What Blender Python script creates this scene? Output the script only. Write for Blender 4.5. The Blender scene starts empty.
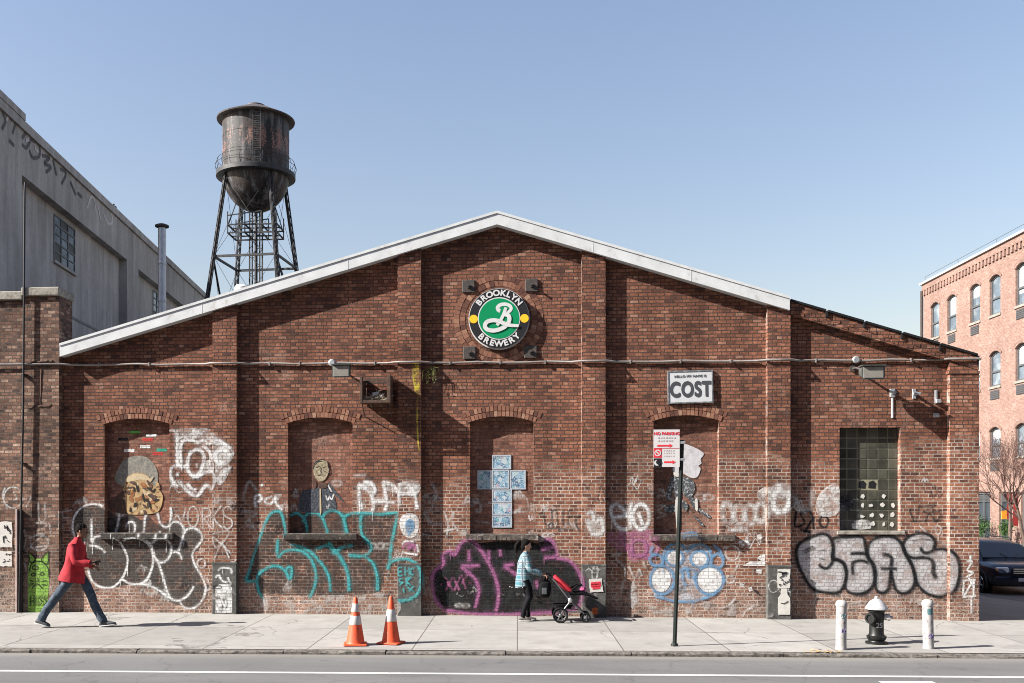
import bpy, bmesh, math, random
from mathutils import Vector, Matrix, geometry, noise as mnoise
random.seed(11)
sc = bpy.context.scene
col = sc.collection
PI = math.pi

# ------------------------------------------------------------------ camera survey
FPX, PX0, PY0 = 995.0, 441.0, 495.0
TH = math.atan(0.077)
CD, CH = 19.64, 2.38

def ray(px, py):
    a = (px - PX0) / FPX
    return Vector((a * math.cos(TH) - math.sin(TH), a * math.sin(TH) + math.cos(TH), (PY0 - py) / FPX))

def W(px, py, y=0.0):
    """survey: where a sight line meets the upright plane at depth y"""
    d = ray(px, py)
    t = (y + CD) / d.y
    return Vector((d.x * t, y, CH + d.z * t))

def WX(px, y=0.0):
    return W(px, 495, y).x

def GZ(px, py, z=0.0):
    d = ray(px, py)
    t = (z - CH) / d.z
    return Vector((d.x * t, -CD + d.y * t, z))

cam_d = bpy.data.cameras.new('camera')
cam = bpy.data.objects.new('camera', cam_d)
col.objects.link(cam)
cam.location = (0, -CD, CH)
cam.rotation_euler = (PI / 2, 0, TH)
cam_d.sensor_width = 36
cam_d.lens = FPX / 1024 * 36
cam_d.shift_x = (512 - PX0) / 1024
cam_d.shift_y = (PY0 - 341.5) / 1024
cam_d.clip_end = 3000
sc.camera = cam

# ------------------------------------------------------------------ light
SUN_D = Vector((1.0, 0.33, -0.68)).normalized()
sl = bpy.data.lights.new('sun', 'SUN')
sl.energy = 5.0
sl.angle = math.radians(0.5)
sl.color = (1.0, 0.955, 0.88)
so = bpy.data.objects.new('sun', sl)
col.objects.link(so)
so.location = (-30, -20, 30)
so.rotation_euler = SUN_D.to_track_quat('-Z', 'Y').to_euler()
wd = bpy.data.worlds.new('World')
sc.world = wd
wd.use_nodes = True
wn = wd.node_tree
bg = wn.nodes['Background']
sky = wn.nodes.new('ShaderNodeTexSky')
sky.sky_type = 'NISHITA'
sky.sun_disc = False
sky.sun_elevation = math.asin(-SUN_D.z)
sky.sun_rotation = math.atan2(-SUN_D.x, -SUN_D.y)
sky.air_density = 1.6
sky.dust_density = 1.4
sky.ozone_density = 2.0
tn = wn.nodes.new('ShaderNodeMix'); tn.data_type = 'RGBA'; tn.blend_type = 'MULTIPLY'
tn.inputs[0].default_value = 1.0
wn.links.new(sky.outputs[0], tn.inputs[6])
tn.inputs[7].default_value = (1.07, .965, 1.03, 1)
wn.links.new(tn.outputs[2], bg.inputs[0])
bg.inputs[1].default_value = 0.057
sc.view_settings.view_transform = 'Standard'
sc.view_settings.look = 'None'
sc.view_settings.gamma = 1.0
sc.view_settings.exposure = 1.62
sc.cycles.pixel_filter_type = 'BLACKMAN_HARRIS'
sc.cycles.filter_width = 1.0
sc.cycles.max_bounces = 6
sc.cycles.transparent_max_bounces = 24

# ------------------------------------------------------------------ mesh builder
class MB:
    def __init__(s):
        s.bm = bmesh.new()
        s.uv = s.bm.loops.layers.uv.new('UVMap')

    def poly(s, pts):
        vs = [s.bm.verts.new(p) for p in pts]
        return s.bm.faces.new(vs)

    def box(s, a, b, bev=0.0, seg=1, M=None):
        t = bmesh.new()
        bmesh.ops.create_cube(t, size=1)
        ax, ay, az = [min(a[i], b[i]) for i in range(3)]
        bx, by, bz = [max(a[i], b[i]) for i in range(3)]
        for v in t.verts:
            v.co = Vector((ax + (v.co.x + .5) * (bx - ax), ay + (v.co.y + .5) * (by - ay), az + (v.co.z + .5) * (bz - az)))
        if bev > 0:
            bmesh.ops.bevel(t, geom=list(t.edges), offset=bev, segments=seg, affect='EDGES', profile=.5)
        if M is not None:
            bmesh.ops.transform(t, matrix=M, verts=t.verts)
        s._merge(t)
        return s

    def _merge(s, t):
        me = bpy.data.meshes.new('tmp')
        t.to_mesh(me)
        t.free()
        s.bm.from_mesh(me)
        bpy.data.meshes.remove(me)

    def beam(s, p0, p1, w, h, up=Vector((0, 0, 1))):
        """square bar from p0 to p1"""
        p0, p1 = Vector(p0), Vector(p1)
        d = (p1 - p0).normalized()
        a = d.cross(up)
        if a.length < 1e-4:
            a = d.cross(Vector((0, 1, 0)))
        a.normalize()
        b = a.cross(d)
        r = []
        for p in (p0, p1):
            r.append([s.bm.verts.new(p + a * (w / 2 * i) + b * (h / 2 * j)) for i, j in ((-1, -1), (1, -1), (1, 1), (-1, 1))])
        for k in range(4):
            s.bm.faces.new((r[0][k], r[0][(k + 1) % 4], r[1][(k + 1) % 4], r[1][k]))
        s.bm.faces.new(r[0][::-1])
        s.bm.faces.new(r[1])
        return s

    def sweep(s, pts, rad, n=10, flat=1.0, closed=False, cap=True, side=None):
        """tube along a path; rad a number or one per point; flat squeezes it across `side`"""
        pts = [Vector(p) for p in pts]
        m = len(pts)
        if not hasattr(rad, '__len__'):
            rad = [rad] * m
        rings = []
        pa = None
        for i in range(m):
            if closed:
                d = pts[(i + 1) % m] - pts[i - 1]
            else:
                d = pts[min(i + 1, m - 1)] - pts[max(i - 1, 0)]
            d.normalize()
            if pa is None:
                ref = Vector(side) if side is not None else (Vector((0, 0, 1)) if abs(d.z) < .9 else Vector((0, 1, 0)))
                a = (ref - d * ref.dot(d)).normalized()
            else:
                a = (pa - d * pa.dot(d)).normalized()
            pa = a
            b = d.cross(a)
            rings.append([s.bm.verts.new(pts[i] + (a * math.cos(2 * PI * k / n) * flat + b * math.sin(2 * PI * k / n)) * rad[i]) for k in range(n)])
        for i in range(m if closed else m - 1):
            A, B = rings[i], rings[(i + 1) % m]
            for k in range(n):
                s.bm.faces.new((A[k], A[(k + 1) % n], B[(k + 1) % n], B[k]))
        if cap and not closed:
            s.bm.faces.new(rings[0][::-1])
            s.bm.faces.new(rings[-1])
        return s

    def tube(s, p0, p1, r0, r1=None, n=10):
        return s.sweep([p0, p1], [r0, r0 if r1 is None else r1], n)

    def loft(s, secs, n=16, cap=True):
        """secs: (centre, half axis a, half axis b) or plus a superellipse power"""
        rings = []
        for q in secs:
            c, a, b = Vector(q[0]), Vector(q[1]), Vector(q[2])
            pw = q[3] if len(q) > 3 else 1.0
            rr = []
            for k in range(n):
                t = 2 * PI * k / n
                ca, sa = math.cos(t), math.sin(t)
                ca = math.copysign(abs(ca) ** pw, ca)
                sa = math.copysign(abs(sa) ** pw, sa)
                rr.append(s.bm.verts.new(c + a * ca + b * sa))
            rings.append(rr)
        for A, B in zip(rings, rings[1:]):
            for k in range(n):
                s.bm.faces.new((A[k], A[(k + 1) % n], B[(k + 1) % n], B[k]))
        if cap:
            s.bm.faces.new(rings[0][::-1])
            s.bm.faces.new(rings[-1])
        return s

    def lathe(s, prof, c=(0, 0, 0), n=24, M=None):
        c = Vector(c)
        rings = []
        new = []
        for r, z in prof:
            if r < 1e-5:
                v = s.bm.verts.new((c.x, c.y, c.z + z))
                rings.append([v])
                new.append(v)
            else:
                rr = [s.bm.verts.new((c.x + r * math.cos(2 * PI * k / n), c.y + r * math.sin(2 * PI * k / n), c.z + z)) for k in range(n)]
                rings.append(rr)
                new += rr
        for A, B in zip(rings, rings[1:]):
            if len(A) == 1 and len(B) == 1:
                continue
            for k in range(n):
                if len(A) == 1:
                    s.bm.faces.new((A[0], B[(k + 1) % n], B[k]))
                elif len(B) == 1:
                    s.bm.faces.new((A[k], A[(k + 1) % n], B[0]))
                else:
                    s.bm.faces.new((A[k], A[(k + 1) % n], B[(k + 1) % n], B[k]))
        for Rg, f in ((rings[0], -1), (rings[-1], 1)):
            if len(Rg) > 1:
                s.bm.faces.new(Rg[::f])
        if M is not None:
            bmesh.ops.transform(s.bm, matrix=M, verts=new)
        return s

    def ell(s, c, r, n=14, m=9, M=None):
        prof = [(math.sin(PI * i / m), -math.cos(PI * i / m)) for i in range(m + 1)]
        MM = Matrix.Translation(Vector(c)) @ (M if M is not None else Matrix.Identity(4)) @ Matrix.Diagonal((r[0], r[1], r[2], 1))
        return s.lathe(prof, (0, 0, 0), n, MM)

    def prism(s, pts, y0, y1):
        """outline in X-Z pushed from y0 to y1"""
        a = [s.bm.verts.new((p[0], y0, p[1])) for p in pts]
        b = [s.bm.verts.new((p[0], y1, p[1])) for p in pts]
        n = len(pts)
        for k in range(n):
            s.bm.faces.new((a[k], a[(k + 1) % n], b[(k + 1) % n], b[k]))
        s.bm.faces.new(a[::-1])
        s.bm.faces.new(b)
        return s

    def crumple(s, amp, scale, cuts=1, stretch=(1, 1, 1)):
        bmesh.ops.subdivide_edges(s.bm, edges=s.bm.edges[:], cuts=cuts, use_grid_fill=True)
        s.bm.normal_update()
        for v in s.bm.verts:
            p = Vector((v.co.x * stretch[0], v.co.y * stretch[1], v.co.z * stretch[2])) * scale
            v.co += v.normal * amp * (mnoise.noise(p) + .6 * mnoise.noise(p * 2.3 + Vector((5, 3, 1))))
        return s

    def xform(s, M):
        bmesh.ops.transform(s.bm, matrix=M, verts=s.bm.verts)
        return s

    def build(s, name, mat, parent=None, smooth=False, label=None, kind=None, local=False):
        bmesh.ops.recalc_face_normals(s.bm, faces=s.bm.faces)
        if parent is not None and not local:
            p = wloc(parent)
            bmesh.ops.translate(s.bm, vec=-p, verts=s.bm.verts)
        me = bpy.data.meshes.new(name)
        s.bm.to_mesh(me)
        s.bm.free()
        if mat is not None:
            me.materials.append(mat)
        if smooth:
            for p in me.polygons:
                p.use_smooth = True
            try:
                me.set_sharp_from_angle(angle=math.radians(38 if smooth is True else smooth))
            except Exception:
                pass
        o = bpy.data.objects.new(name, me)
        col.objects.link(o)
        if parent is not None:
            o.parent = parent
        if label:
            o['label'] = label
        if kind:
            o['kind'] = kind
        return o

def wloc(o):
    v = Vector(o.location)
    while o.parent is not None:
        o = o.parent
        v += Vector(o.location)
    return v

def thing(name, label, cat, loc=(0, 0, 0), rz=0.0, group=None):
    o = bpy.data.objects.new(name, None)
    o.empty_display_size = .2
    col.objects.link(o)
    o.location = loc
    o.rotation_euler = (0, 0, rz)
    o['label'] = label
    o['category'] = cat
    if group:
        o['group'] = group
    return o

def tag(o, label, cat, group=None, kind=None):
    o['label'] = label
    o['category'] = cat
    if group:
        o['group'] = group
    if kind:
        o['kind'] = kind
    return o

def dup(root, loc, rz=0.0, label=None, sc_=None):
    def cp(o, par):
        c = o.copy()
        col.objects.link(c)
        if par is not None:
            c.parent = par
        for ch in list(o.children):
            cp(ch, c)
        return c
    r = cp(root, None)
    r.location = loc
    r.rotation_euler = (0, 0, rz)
    if sc_:
        r.scale = sc_
    if label:
        r['label'] = label
    return r

def text_mesh(s, body, size, bold=0.0, align='CENTER', space=1.0, sx=1.0):
    """lettering as flat 2D faces (x, y); returns list of polygons"""
    cu = bpy.data.curves.new('txt', 'FONT')
    cu.body = body
    cu.size = size
    cu.align_x = align
    cu.align_y = 'CENTER'
    cu.offset = bold
    cu.space_character = space
    cu.fill_mode = 'FRONT'
    ob = bpy.data.objects.new('txt', cu)
    col.objects.link(ob)
    dg = bpy.context.evaluated_depsgraph_get()
    me = bpy.data.meshes.new_from_object(ob.evaluated_get(dg))
    out = [[(me.vertices[i].co.x * sx, me.vertices[i].co.y) for i in p.vertices] for p in me.polygons]
    bpy.data.objects.remove(ob)
    bpy.data.curves.remove(cu)
    bpy.data.meshes.remove(me)
    return out

def add_text(mb, body, size, f, **k):
    """f maps (x, y) of the lettering to a 3D point"""
    b = k.pop('bold', 0.0)
    tri = text_mesh(None, body, size, **k)
    offs = [(0, 0)] if b < .0005 else [(b * math.cos(a), b * math.sin(a)) for a in [i * PI / 4 for i in range(8)]]
    for n_, (ox, oy) in enumerate(offs):
        for p in tri:
            pts = [Vector(f(x + ox, y + oy)) for x, y in p]
            for q_ in pts:
                q_.y -= .00025 * n_
            mb.poly(pts)

# ------------------------------------------------------------------ materials
def newmat(name):
    m = bpy.data.materials.new(name)
    m.use_nodes = True
    nt = m.node_tree
    nt.nodes.clear()
    out = nt.nodes.new('ShaderNodeOutputMaterial')
    return m, nt, out

def nd(nt, typ, ins=None, **props):
    n = nt.nodes.new('ShaderNode' + typ)
    for k, v in props.items():
        setattr(n, k, v)
    for k, v in (ins or {}).items():
        sk = n.inputs[k]
        if isinstance(v, bpy.types.NodeSocket):
            nt.links.new(v, sk)
        else:
            if isinstance(v, tuple) and len(v) == 3 and sk.type == 'RGBA':
                v = v + (1.0,)
            sk.default_value = v
    return n

def mth(nt, op, a, b=0.0, c=None, clamp=False):
    ins = {0: a, 1: b}
    if c is not None:
        ins[2] = c
    return nd(nt, 'Math', ins, operation=op, use_clamp=clamp).outputs[0]

def sstep(nt, v, lo, hi, a=0.0, b=1.0):
    return nd(nt, 'MapRange', {0: v, 1: lo, 2: hi, 3: a, 4: b}, interpolation_type='SMOOTHSTEP').outputs[0]

def mixc(nt, f, a, b, mode='MIX'):
    n = nt.nodes.new('ShaderNodeMix')
    n.data_type = 'RGBA'
    n.blend_type = mode
    n.clamp_result = False
    for i, v in ((0, f), (6, a), (7, b)):
        if isinstance(v, bpy.types.NodeSocket):
            nt.links.new(v, n.inputs[i])
        else:
            if isinstance(v, tuple) and len(v) == 3:
                v = v + (1.0,)
            n.inputs[i].default_value = v
    return n.outputs[2]

def noise(nt, vec, scale, detail=4.0, rough=.6):
    ins = {'Scale': scale, 'Detail': detail, 'Roughness': rough}
    if vec is not None:
        ins['Vector'] = vec
    return nd(nt, 'TexNoise', ins).outputs[0]

def ramp(nt, f, stops):
    n = nt.nodes.new('ShaderNodeValToRGB')
    e = n.color_ramp.elements
    while len(e) < len(stops):
        e.new(.5)
    for i, (p, c) in enumerate(stops):
        e[i].position = p
        e[i].color = tuple(c) + (1.0,) if len(c) == 3 else c
    nt.links.new(f, n.inputs[0])
    return n.outputs[0]

def bsdf(nt, out, ins):
    b = nd(nt, 'BsdfPrincipled', ins)
    nt.links.new(b.outputs[0], out.inputs[0])
    return b

def mat(name, c, rough=.7, metal=0.0, var=.25, scale=6.0, bump=.0, c2=None, thr=(.45, .65), spec=.4, world=False):
    """plain procedural material: colour with uneven tone, optional second colour in patches"""
    m, nt, out = newmat(name)
    if world:
        vec = nd(nt, 'NewGeometry').outputs['Position']
    else:
        vec = nd(nt, 'TexCoord').outputs['Object']
    n1 = noise(nt, vec, scale, 5.0)
    k = nd(nt, 'MapRange', {0: n1, 1: .25, 2: .75, 3: 1 - var, 4: 1 + var * .7}).outputs[0]
    base = nd(nt, 'RGB').outputs[0]
    base.default_value = tuple(c) + (1.0,)
    if c2 is not None:
        n2 = noise(nt, vec, scale * 1.7, 6.0, .7)
        base = mixc(nt, sstep(nt, n2, thr[0], thr[1]), base, tuple(c2))
    cm = nd(nt, 'CombineXYZ', {0: k, 1: k, 2: k}).outputs[0]
    base = mixc(nt, 1.0, base, cm, 'MULTIPLY')
    ins = {'Base Color': base, 'Roughness': rough, 'Metallic': metal, 'Specular IOR Level': spec}
    if bump > 0:
        ins['Normal'] = nd(nt, 'Bump', {'Height': n1, 'Strength': .6, 'Distance': bump}).outputs[0]
    bsdf(nt, out, ins)
    return m

def brick_core(nt, bw=.168, rh=.0687, ms=.009):
    g = nd(nt, 'NewGeometry')
    p = nd(nt, 'SeparateXYZ', {0: g.outputs['Position']})
    nn = nd(nt, 'SeparateXYZ', {0: g.outputs['True Normal']})
    side = mth(nt, 'GREATER_THAN', mth(nt, 'ABSOLUTE', nn.outputs[0]), .6)
    u = nd(nt, 'Mix', {0: side, 2: p.outputs[0], 3: p.outputs[1]}).outputs[0]
    wob = noise(nt, g.outputs['Position'], 1.3, 2.0)
    z = mth(nt, 'ADD', p.outputs[2], mth(nt, 'MULTIPLY', mth(nt, 'SUBTRACT', wob, .5), .03))
    vec = nd(nt, 'CombineXYZ', {0: u, 1: z, 2: 0.0}).outputs[0]
    br = nd(nt, 'TexBrick', {'Vector': vec, 'Color1': (0, 0, 0), 'Color2': (1, 1, 1), 'Mortar': (.5, .5, .5), 'Scale': 1.0,
                             'Mortar Size': ms, 'Mortar Smooth': .25, 'Bias': 0.0, 'Brick Width': bw, 'Row Height': rh},
            offset=.5, offset_frequency=2, squash=.62, squash_frequency=6)
    return g.outputs['Position'], p, vec, br.outputs['Color'], br.outputs['Fac']

def brick_mat(name, pal, mort_hi, mort_lo, zsplit=3.1, dirt=.35, chalk=.5, soot=None):
    m, nt, out = newmat(name)
    pos, p, vec, rnd, fac = brick_core(nt)
    c = ramp(nt, rnd, pal)
    fine = noise(nt, pos, 38.0, 5.0, .7)
    mott = noise(nt, pos, 13.0, 4.0, .7)
    c = mixc(nt, .85, c, ramp(nt, fine, [(.3, (.42, .40, .40)), (.7, (1.45, 1.42, 1.4))]), 'MULTIPLY')
    c = mixc(nt, .85, c, ramp(nt, mott, [(.3, (.55, .53, .53)), (.5, (.98, .97, .96)), (.7, (1.4, 1.38, 1.36))]), 'MULTIPLY')
    rnd_m = mth(nt, 'MULTIPLY', sstep(nt, mott, .36, .5, .45, 1.0), 1.0)
    big = noise(nt, pos, .55, 6.0, .62)
    mid = noise(nt, pos, 2.6, 5.0, .65)
    # repointed (pale) mortar low on the wall, old dark mortar above
    zz = mth(nt, 'ADD', p.outputs[2], mth(nt, 'MULTIPLY', mth(nt, 'SUBTRACT', big, .5), 2.6))
    zz = mth(nt, 'SUBTRACT', zz, mth(nt, 'MULTIPLY', p.outputs[0], .075))
    mlo = sstep(nt, zz, zsplit + .25, zsplit - .25)
    pres = mth(nt, 'MULTIPLY', mlo, sstep(nt, mid, .35, .6, .55, 1.0))
    mort = mixc(nt, pres, tuple(mort_hi), tuple(mort_lo))
    c = mixc(nt, mth(nt, 'MULTIPLY', fac, rnd_m), c, mort)
    # spalled and chalky bricks near the pavement
    zb = mth(nt, 'ADD', p.outputs[2], mth(nt, 'MULTIPLY', mth(nt, 'SUBTRACT', mid, .5), -2.2))
    ch = mth(nt, 'MULTIPLY', sstep(nt, zb, .95, .15), sstep(nt, fine, .42, .6))
    c = mixc(nt, mth(nt, 'MULTIPLY', ch, chalk), c, (.46, .40, .35))
    k = nd(nt, 'MapRange', {0: big, 1: .3, 2: .7, 3: 1 - dirt, 4: 1.18}).outputs[0]
    k2 = nd(nt, 'MapRange', {0: mid, 1: .3, 2: .7, 3: .82, 4: 1.12}).outputs[0]
    k = mth(nt, 'MULTIPLY', k, k2)
    stv = nd(nt, 'CombineXYZ', {0: mth(nt, 'MULTIPLY', p.outputs[0], 2.2), 1: mth(nt, 'MULTIPLY', p.outputs[1], 2.2), 2: mth(nt, 'MULTIPLY', p.outputs[2], .16)}).outputs[0]
    sn = noise(nt, stv, 1.0, 6.0, .68)
    k = mth(nt, 'MULTIPLY', k, nd(nt, 'MapRange', {0: sn, 1: .32, 2: .68, 3: .72, 4: 1.16}).outputs[0])
    bloom = mth(nt, 'MULTIPLY', sstep(nt, noise(nt, pos, .9, 7.0, .7), .56, .68), sstep(nt, fine, .40, .62))
    c = mixc(nt, mth(nt, 'MULTIPLY', bloom, .38), c, (.34, .27, .235))
    c = mixc(nt, 1.0, c, nd(nt, 'CombineXYZ', {0: k, 1: k, 2: k}).outputs[0], 'MULTIPLY')
    hgt = mth(nt, 'ADD', mth(nt, 'MULTIPLY', fac, -1.0), mth(nt, 'MULTIPLY', fine, .5))
    hgt = mth(nt, 'ADD', hgt, mth(nt, 'MULTIPLY', rnd, .35))
    nrm = nd(nt, 'Bump', {'Height': hgt, 'Strength': .7, 'Distance': .008}).outputs[0]
    bsdf(nt, out, {'Base Color': c, 'Roughness': .92, 'Specular IOR Level': .2, 'Normal': nrm})
    return m

def paint_mat(name, c, a=.9, soft=.5, grain=.5, mort=.45, c2=None):
    """spray paint on brick: soft edge across the stroke, worn away in places and thin in the joints"""
    m, nt, out = newmat(name)
    pos, p, vec, rnd, fac = brick_core(nt)
    uv = nd(nt, 'SeparateXYZ', {0: nd(nt, 'TexCoord').outputs['UV']})
    e = mth(nt, 'SUBTRACT', 1.0, mth(nt, 'ABSOLUTE', mth(nt, 'SUBTRACT', mth(nt, 'MULTIPLY', uv.outputs[1], 2.0), 1.0)))
    e = mth(nt, 'MINIMUM', e, uv.outputs[0])
    fine = noise(nt, pos, 30.0, 4.0, .7)
    mid = noise(nt, pos, 4.5, 5.0, .68)
    e = mth(nt, 'ADD', e, mth(nt, 'MULTIPLY', mth(nt, 'SUBTRACT', fine, .5), .35))
    al = sstep(nt, e, .02, max(soft, .05))
    wear = sstep(nt, mid, .32 + grain * .15, .46 + grain * .15, 1 - grain, 1.0)
    wear2 = sstep(nt, fine, .3, .46, 1 - grain * .8, 1.0)
    al = mth(nt, 'MULTIPLY', mth(nt, 'MULTIPLY', al, wear), wear2)
    al = mth(nt, 'MULTIPLY', al, mth(nt, 'SUBTRACT', 1.0, mth(nt, 'MULTIPLY', fac, mort)))
    al = mth(nt, 'MULTIPLY', al, mth(nt, 'ADD', .86, mth(nt, 'MULTIPLY', rnd, .14)))
    al = mth(nt, 'MULTIPLY', al, a)
    base = nd(nt, 'RGB').outputs[0]
    base.default_value = tuple(c) + (1.0,)
    if c2 is not None:
        base = mixc(nt, sstep(nt, mid, .42, .6), base, tuple(c2))
    k = nd(nt, 'MapRange', {0: fine, 1: .3, 2: .7, 3: .82, 4: 1.1}).outputs[0]
    base = mixc(nt, 1.0, base, nd(nt, 'CombineXYZ', {0: k, 1: k, 2: k}).outputs[0], 'MULTIPLY')
    hgt = mth(nt, 'ADD', mth(nt, 'MULTIPLY', fac, -1.0), mth(nt, 'MULTIPLY', fine, .4))
    nrm = nd(nt, 'Bump', {'Height': hgt, 'Strength': .6, 'Distance': .006}).outputs[0]
    bsdf(nt, out, {'Base Color': base, 'Roughness': .85, 'Alpha': al, 'Normal': nrm, 'Specular IOR Level': .12})
    return m

PAL = [(0.0, (.088, .043, .033)), (.12, (.142, .062, .042)), (.4, (.200, .084, .053)), (.7, (.228, .098, .061)), (.92, (.268, .124, .08)), (1.0, (.31, .175, .125))]
PAL_L = [(0.0, (.06, .042, .036)), (.2, (.11, .065, .05)), (.45, (.165, .09, .066)), (.7, (.205, .117, .083)), (1.0, (.30, .205, .155))]
PAL_A = [(0.0, (.14, .066, .050)), (.4, (.235, .106, .075)), (.7, (.27, .126, .09)), (1.0, (.33, .18, .13))]
M = {}
M['brick'] = brick_mat('warehouse_brick', PAL, (.052, .037, .031), (.38, .325, .285), zsplit=2.75)
M['brick_in'] = brick_mat('infill_brick', PAL_A, (.13, .08, .062), (.24, .19, .16), zsplit=2.0, dirt=.3, chalk=.0)
M['brick_n'] = brick_mat('neighbour_brick', PAL_L, (.085, .068, .058), (.23, .2, .17), zsplit=2.2, dirt=.4)

def wedge_mat(name, pal):
    m, nt, out = newmat(name)
    g = nd(nt, 'NewGeometry')
    c = ramp(nt, g.outputs['Random Per Island'], pal)
    f = noise(nt, g.outputs['Position'], 30, 4)
    k = nd(nt, 'MapRange', {0: f, 1: .3, 2: .7, 3: .75, 4: 1.2}).outputs[0]
    c = mixc(nt, 1.0, c, nd(nt, 'CombineXYZ', {0: k, 1: k, 2: k}).outputs[0], 'MULTIPLY')
    bsdf(nt, out, {'Base Color': c, 'Roughness': .9, 'Specular IOR Level': .2,
                   'Normal': nd(nt, 'Bump', {'Height': f, 'Strength': .5, 'Distance': .006}).outputs[0]})
    return m
M['wedge'] = wedge_mat('arch_brick', [(0, (.08, .036, .028)), (.4, (.165, .075, .05)), (.8, (.24, .12, .08)), (1, (.31, .19, .13))])
M['concrete_panel'] = mat('plinth_render', (.058, .057, .054), .9, var=.35, scale=5, bump=.006, c2=(.11, .105, .098), world=True)
M['stone'] = mat('sill_stone', (.055, .045, .04), .9, var=.4, scale=9, bump=.01, c2=(.14, .12, .1), world=True)
M['coping'] = mat('coping_stone', (.25, .23, .2), .9, var=.35, scale=7, bump=.01, c2=(.14, .125, .105), world=True)
M['white_metal'] = mat('white_flashing', (.50, .515, .525), .45, .0, var=.16, scale=3.5, c2=(.37, .355, .335), thr=(.54, .74), world=True)
M['roof'] = mat('roof_membrane', (.08, .08, .085), .9, var=.3, scale=2)
M['black_metal'] = mat('black_metal', (.018, .018, .02), .5, .3, var=.3, scale=12)
M['iron'] = mat('weathered_iron', (.05, .047, .047), .7, .2, var=.35, scale=14, bump=.003, c2=(.09, .06, .045))
M['rust'] = mat('rusty_steel', (.06, .04, .032), .8, .2, var=.4, scale=12, bump=.004, c2=(.13, .06, .035))
M['conduit'] = mat('conduit_paint', (.22, .2, .19), .6, .2, var=.25, scale=4, c2=(.2, .15, .13))
M['lamp_body'] = mat('lamp_housing', (.10, .105, .10), .5, .3, var=.25, scale=10)
M['lamp_glass'] = mat('lamp_lens', (.2, .19, .17), .3, .0, var=.2, scale=10)
M['galv'] = mat('galvanised', (.42, .44, .46), .45, .6, var=.2, scale=8)
M['white_paint'] = mat('white_paint', (.50, .50, .50), .5, var=.12, scale=8)
M['black_paint'] = mat('black_paint', (.010, .010, .012), .5, var=.2, scale=8)
M['sign_green'] = mat('sign_green', (.0, .2, .075), .4, var=.06, scale=3)
M['sign_yellow'] = mat('sign_yellow', (.75, .42, .02), .45, var=.08, scale=5)
M['red_paint'] = mat('red_paint', (.6, .03, .05), .5, var=.1, scale=8)
M['paper'] = mat('paper', (.47, .455, .43), .9, var=.2, scale=9, c2=(.3, .285, .26), thr=(.55, .8))
M['dark_glass'] = mat('dark_window', (.03, .04, .05), .12, .0, var=.5, scale=.7, spec=.6)
M['skin_dark'] = mat('skin_brown', (.16, .075, .048), .55, var=.12, scale=20)
M['skin_fair'] = mat('skin_tan', (.42, .24, .17), .55, var=.1, scale=20)
M['hair'] = mat('black_hair', (.005, .004, .0038), .85, spec=.12, var=.3, scale=60, bump=.003)
# ------------------------------------------------------------------ brick warehouse
XL = WX(59.5); XR = WX(975.5)
YF = -0.2                                   # face of the roof edge
ap = W(497, 213, YF); le = W(60, 345.5, YF); re_ = W(789.5, 297.6, YF); r2 = W(971, 351.5, YF)
def ztop(x):
    if x < ap.x:
        return ap.z + (le.z - ap.z) * (x - ap.x) / (le.x - ap.x)
    return ap.z + (r2.z - ap.z) * (x - ap.x) / (r2.x - ap.x)

PD = 0.14
pil = [(212.5, 236.5), (397.5, 421.0), (582.0, 605.5), (767.5, 790.5)]
PX = [(WX(a, -PD), WX(b, -PD)) for a, b in pil]
CORN = (WX(950, -PD), XR)
ZPB = W(400, 563.5, -PD).z                  # top of the plinths
ZSP = W(500, 422, 0).z                      # arch springing
ZCR = W(500, 416.5, 0).z
ZSI = W(500, 534.5, 0).z                    # sill
win = [(104.5, 169.5), (288, 352.5), (470, 533.5), (653.5, 719)]
WN = [(WX(a), WX(b)) for a, b in win]
GW = (WX(839.5), WX(900.5), W(870, 531, 0).z, W(870, 427.5, 0).z)
RD = 0.15                                   # depth of the openings

wh = thing('brick_warehouse', 'low red brick warehouse with a wide gable front, arched bricked-up windows and graffiti', 'building', ((XL + XR) / 2, 0, 0))

def arch_outline(x0, x1, z0, zs, zc, n=10):
    pts = [(x0, z0), (x1, z0), (x1, zs)]
    w = (x1 - x0) / 2; h = zc - zs
    r = (w * w + h * h) / (2 * h)
    cx, cz = (x0 + x1) / 2, zc - r
    a1 = math.asin(w / r)
    for i in range(1, n):
        a = a1 - 2 * a1 * i / n
        pts.append((cx + r * math.sin(a), cz + r * math.cos(a)))
    pts.append((x0, zs))
    return pts, (cx, cz, r, a1)

WD_ = 0.10                                   # drop of wall head under the roof edge
outer = [(XL, -.3), (XR, -.3), (XR, ztop(XR) - WD_), (ap.x, ap.z - WD_), (XL, ztop(XL) - WD_)]
holes = []
arcs = []
for a, b in WN:
    o_, arc = arch_outline(a, b, ZSI, ZSP, ZCR)
    holes.append(o_); arcs.append(arc)
holes.append([(GW[0], GW[2]), (GW[1], GW[2]), (GW[1], GW[3]), (GW[0], GW[3])])
fw = MB()
loops = [[Vector((x, z, 0)) for x, z in outer]] + [[Vector((x, z, 0)) for x, z in h[::-1]] for h in holes]
flat = [v for l in loops for v in l]
vs = [fw.bm.verts.new((v.x, 0, v.y)) for v in flat]
for t in geometry.tessellate_polygon(loops):
    try:
        fw.bm.faces.new([vs[i] for i in t])
    except ValueError:
        pass
for h in holes:                              # reveals
    n = len(h)
    for k in range(n):
        p, q = h[k], h[(k + 1) % n]
        fw.poly([(p[0], 0, p[1]), (q[0], 0, q[1]), (q[0], RD + .02, q[1]), (p[0], RD + .02, p[1])])
front = fw.build('front_wall', M['brick'], wh)
bk = MB()
DEPTH = 34.0
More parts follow.
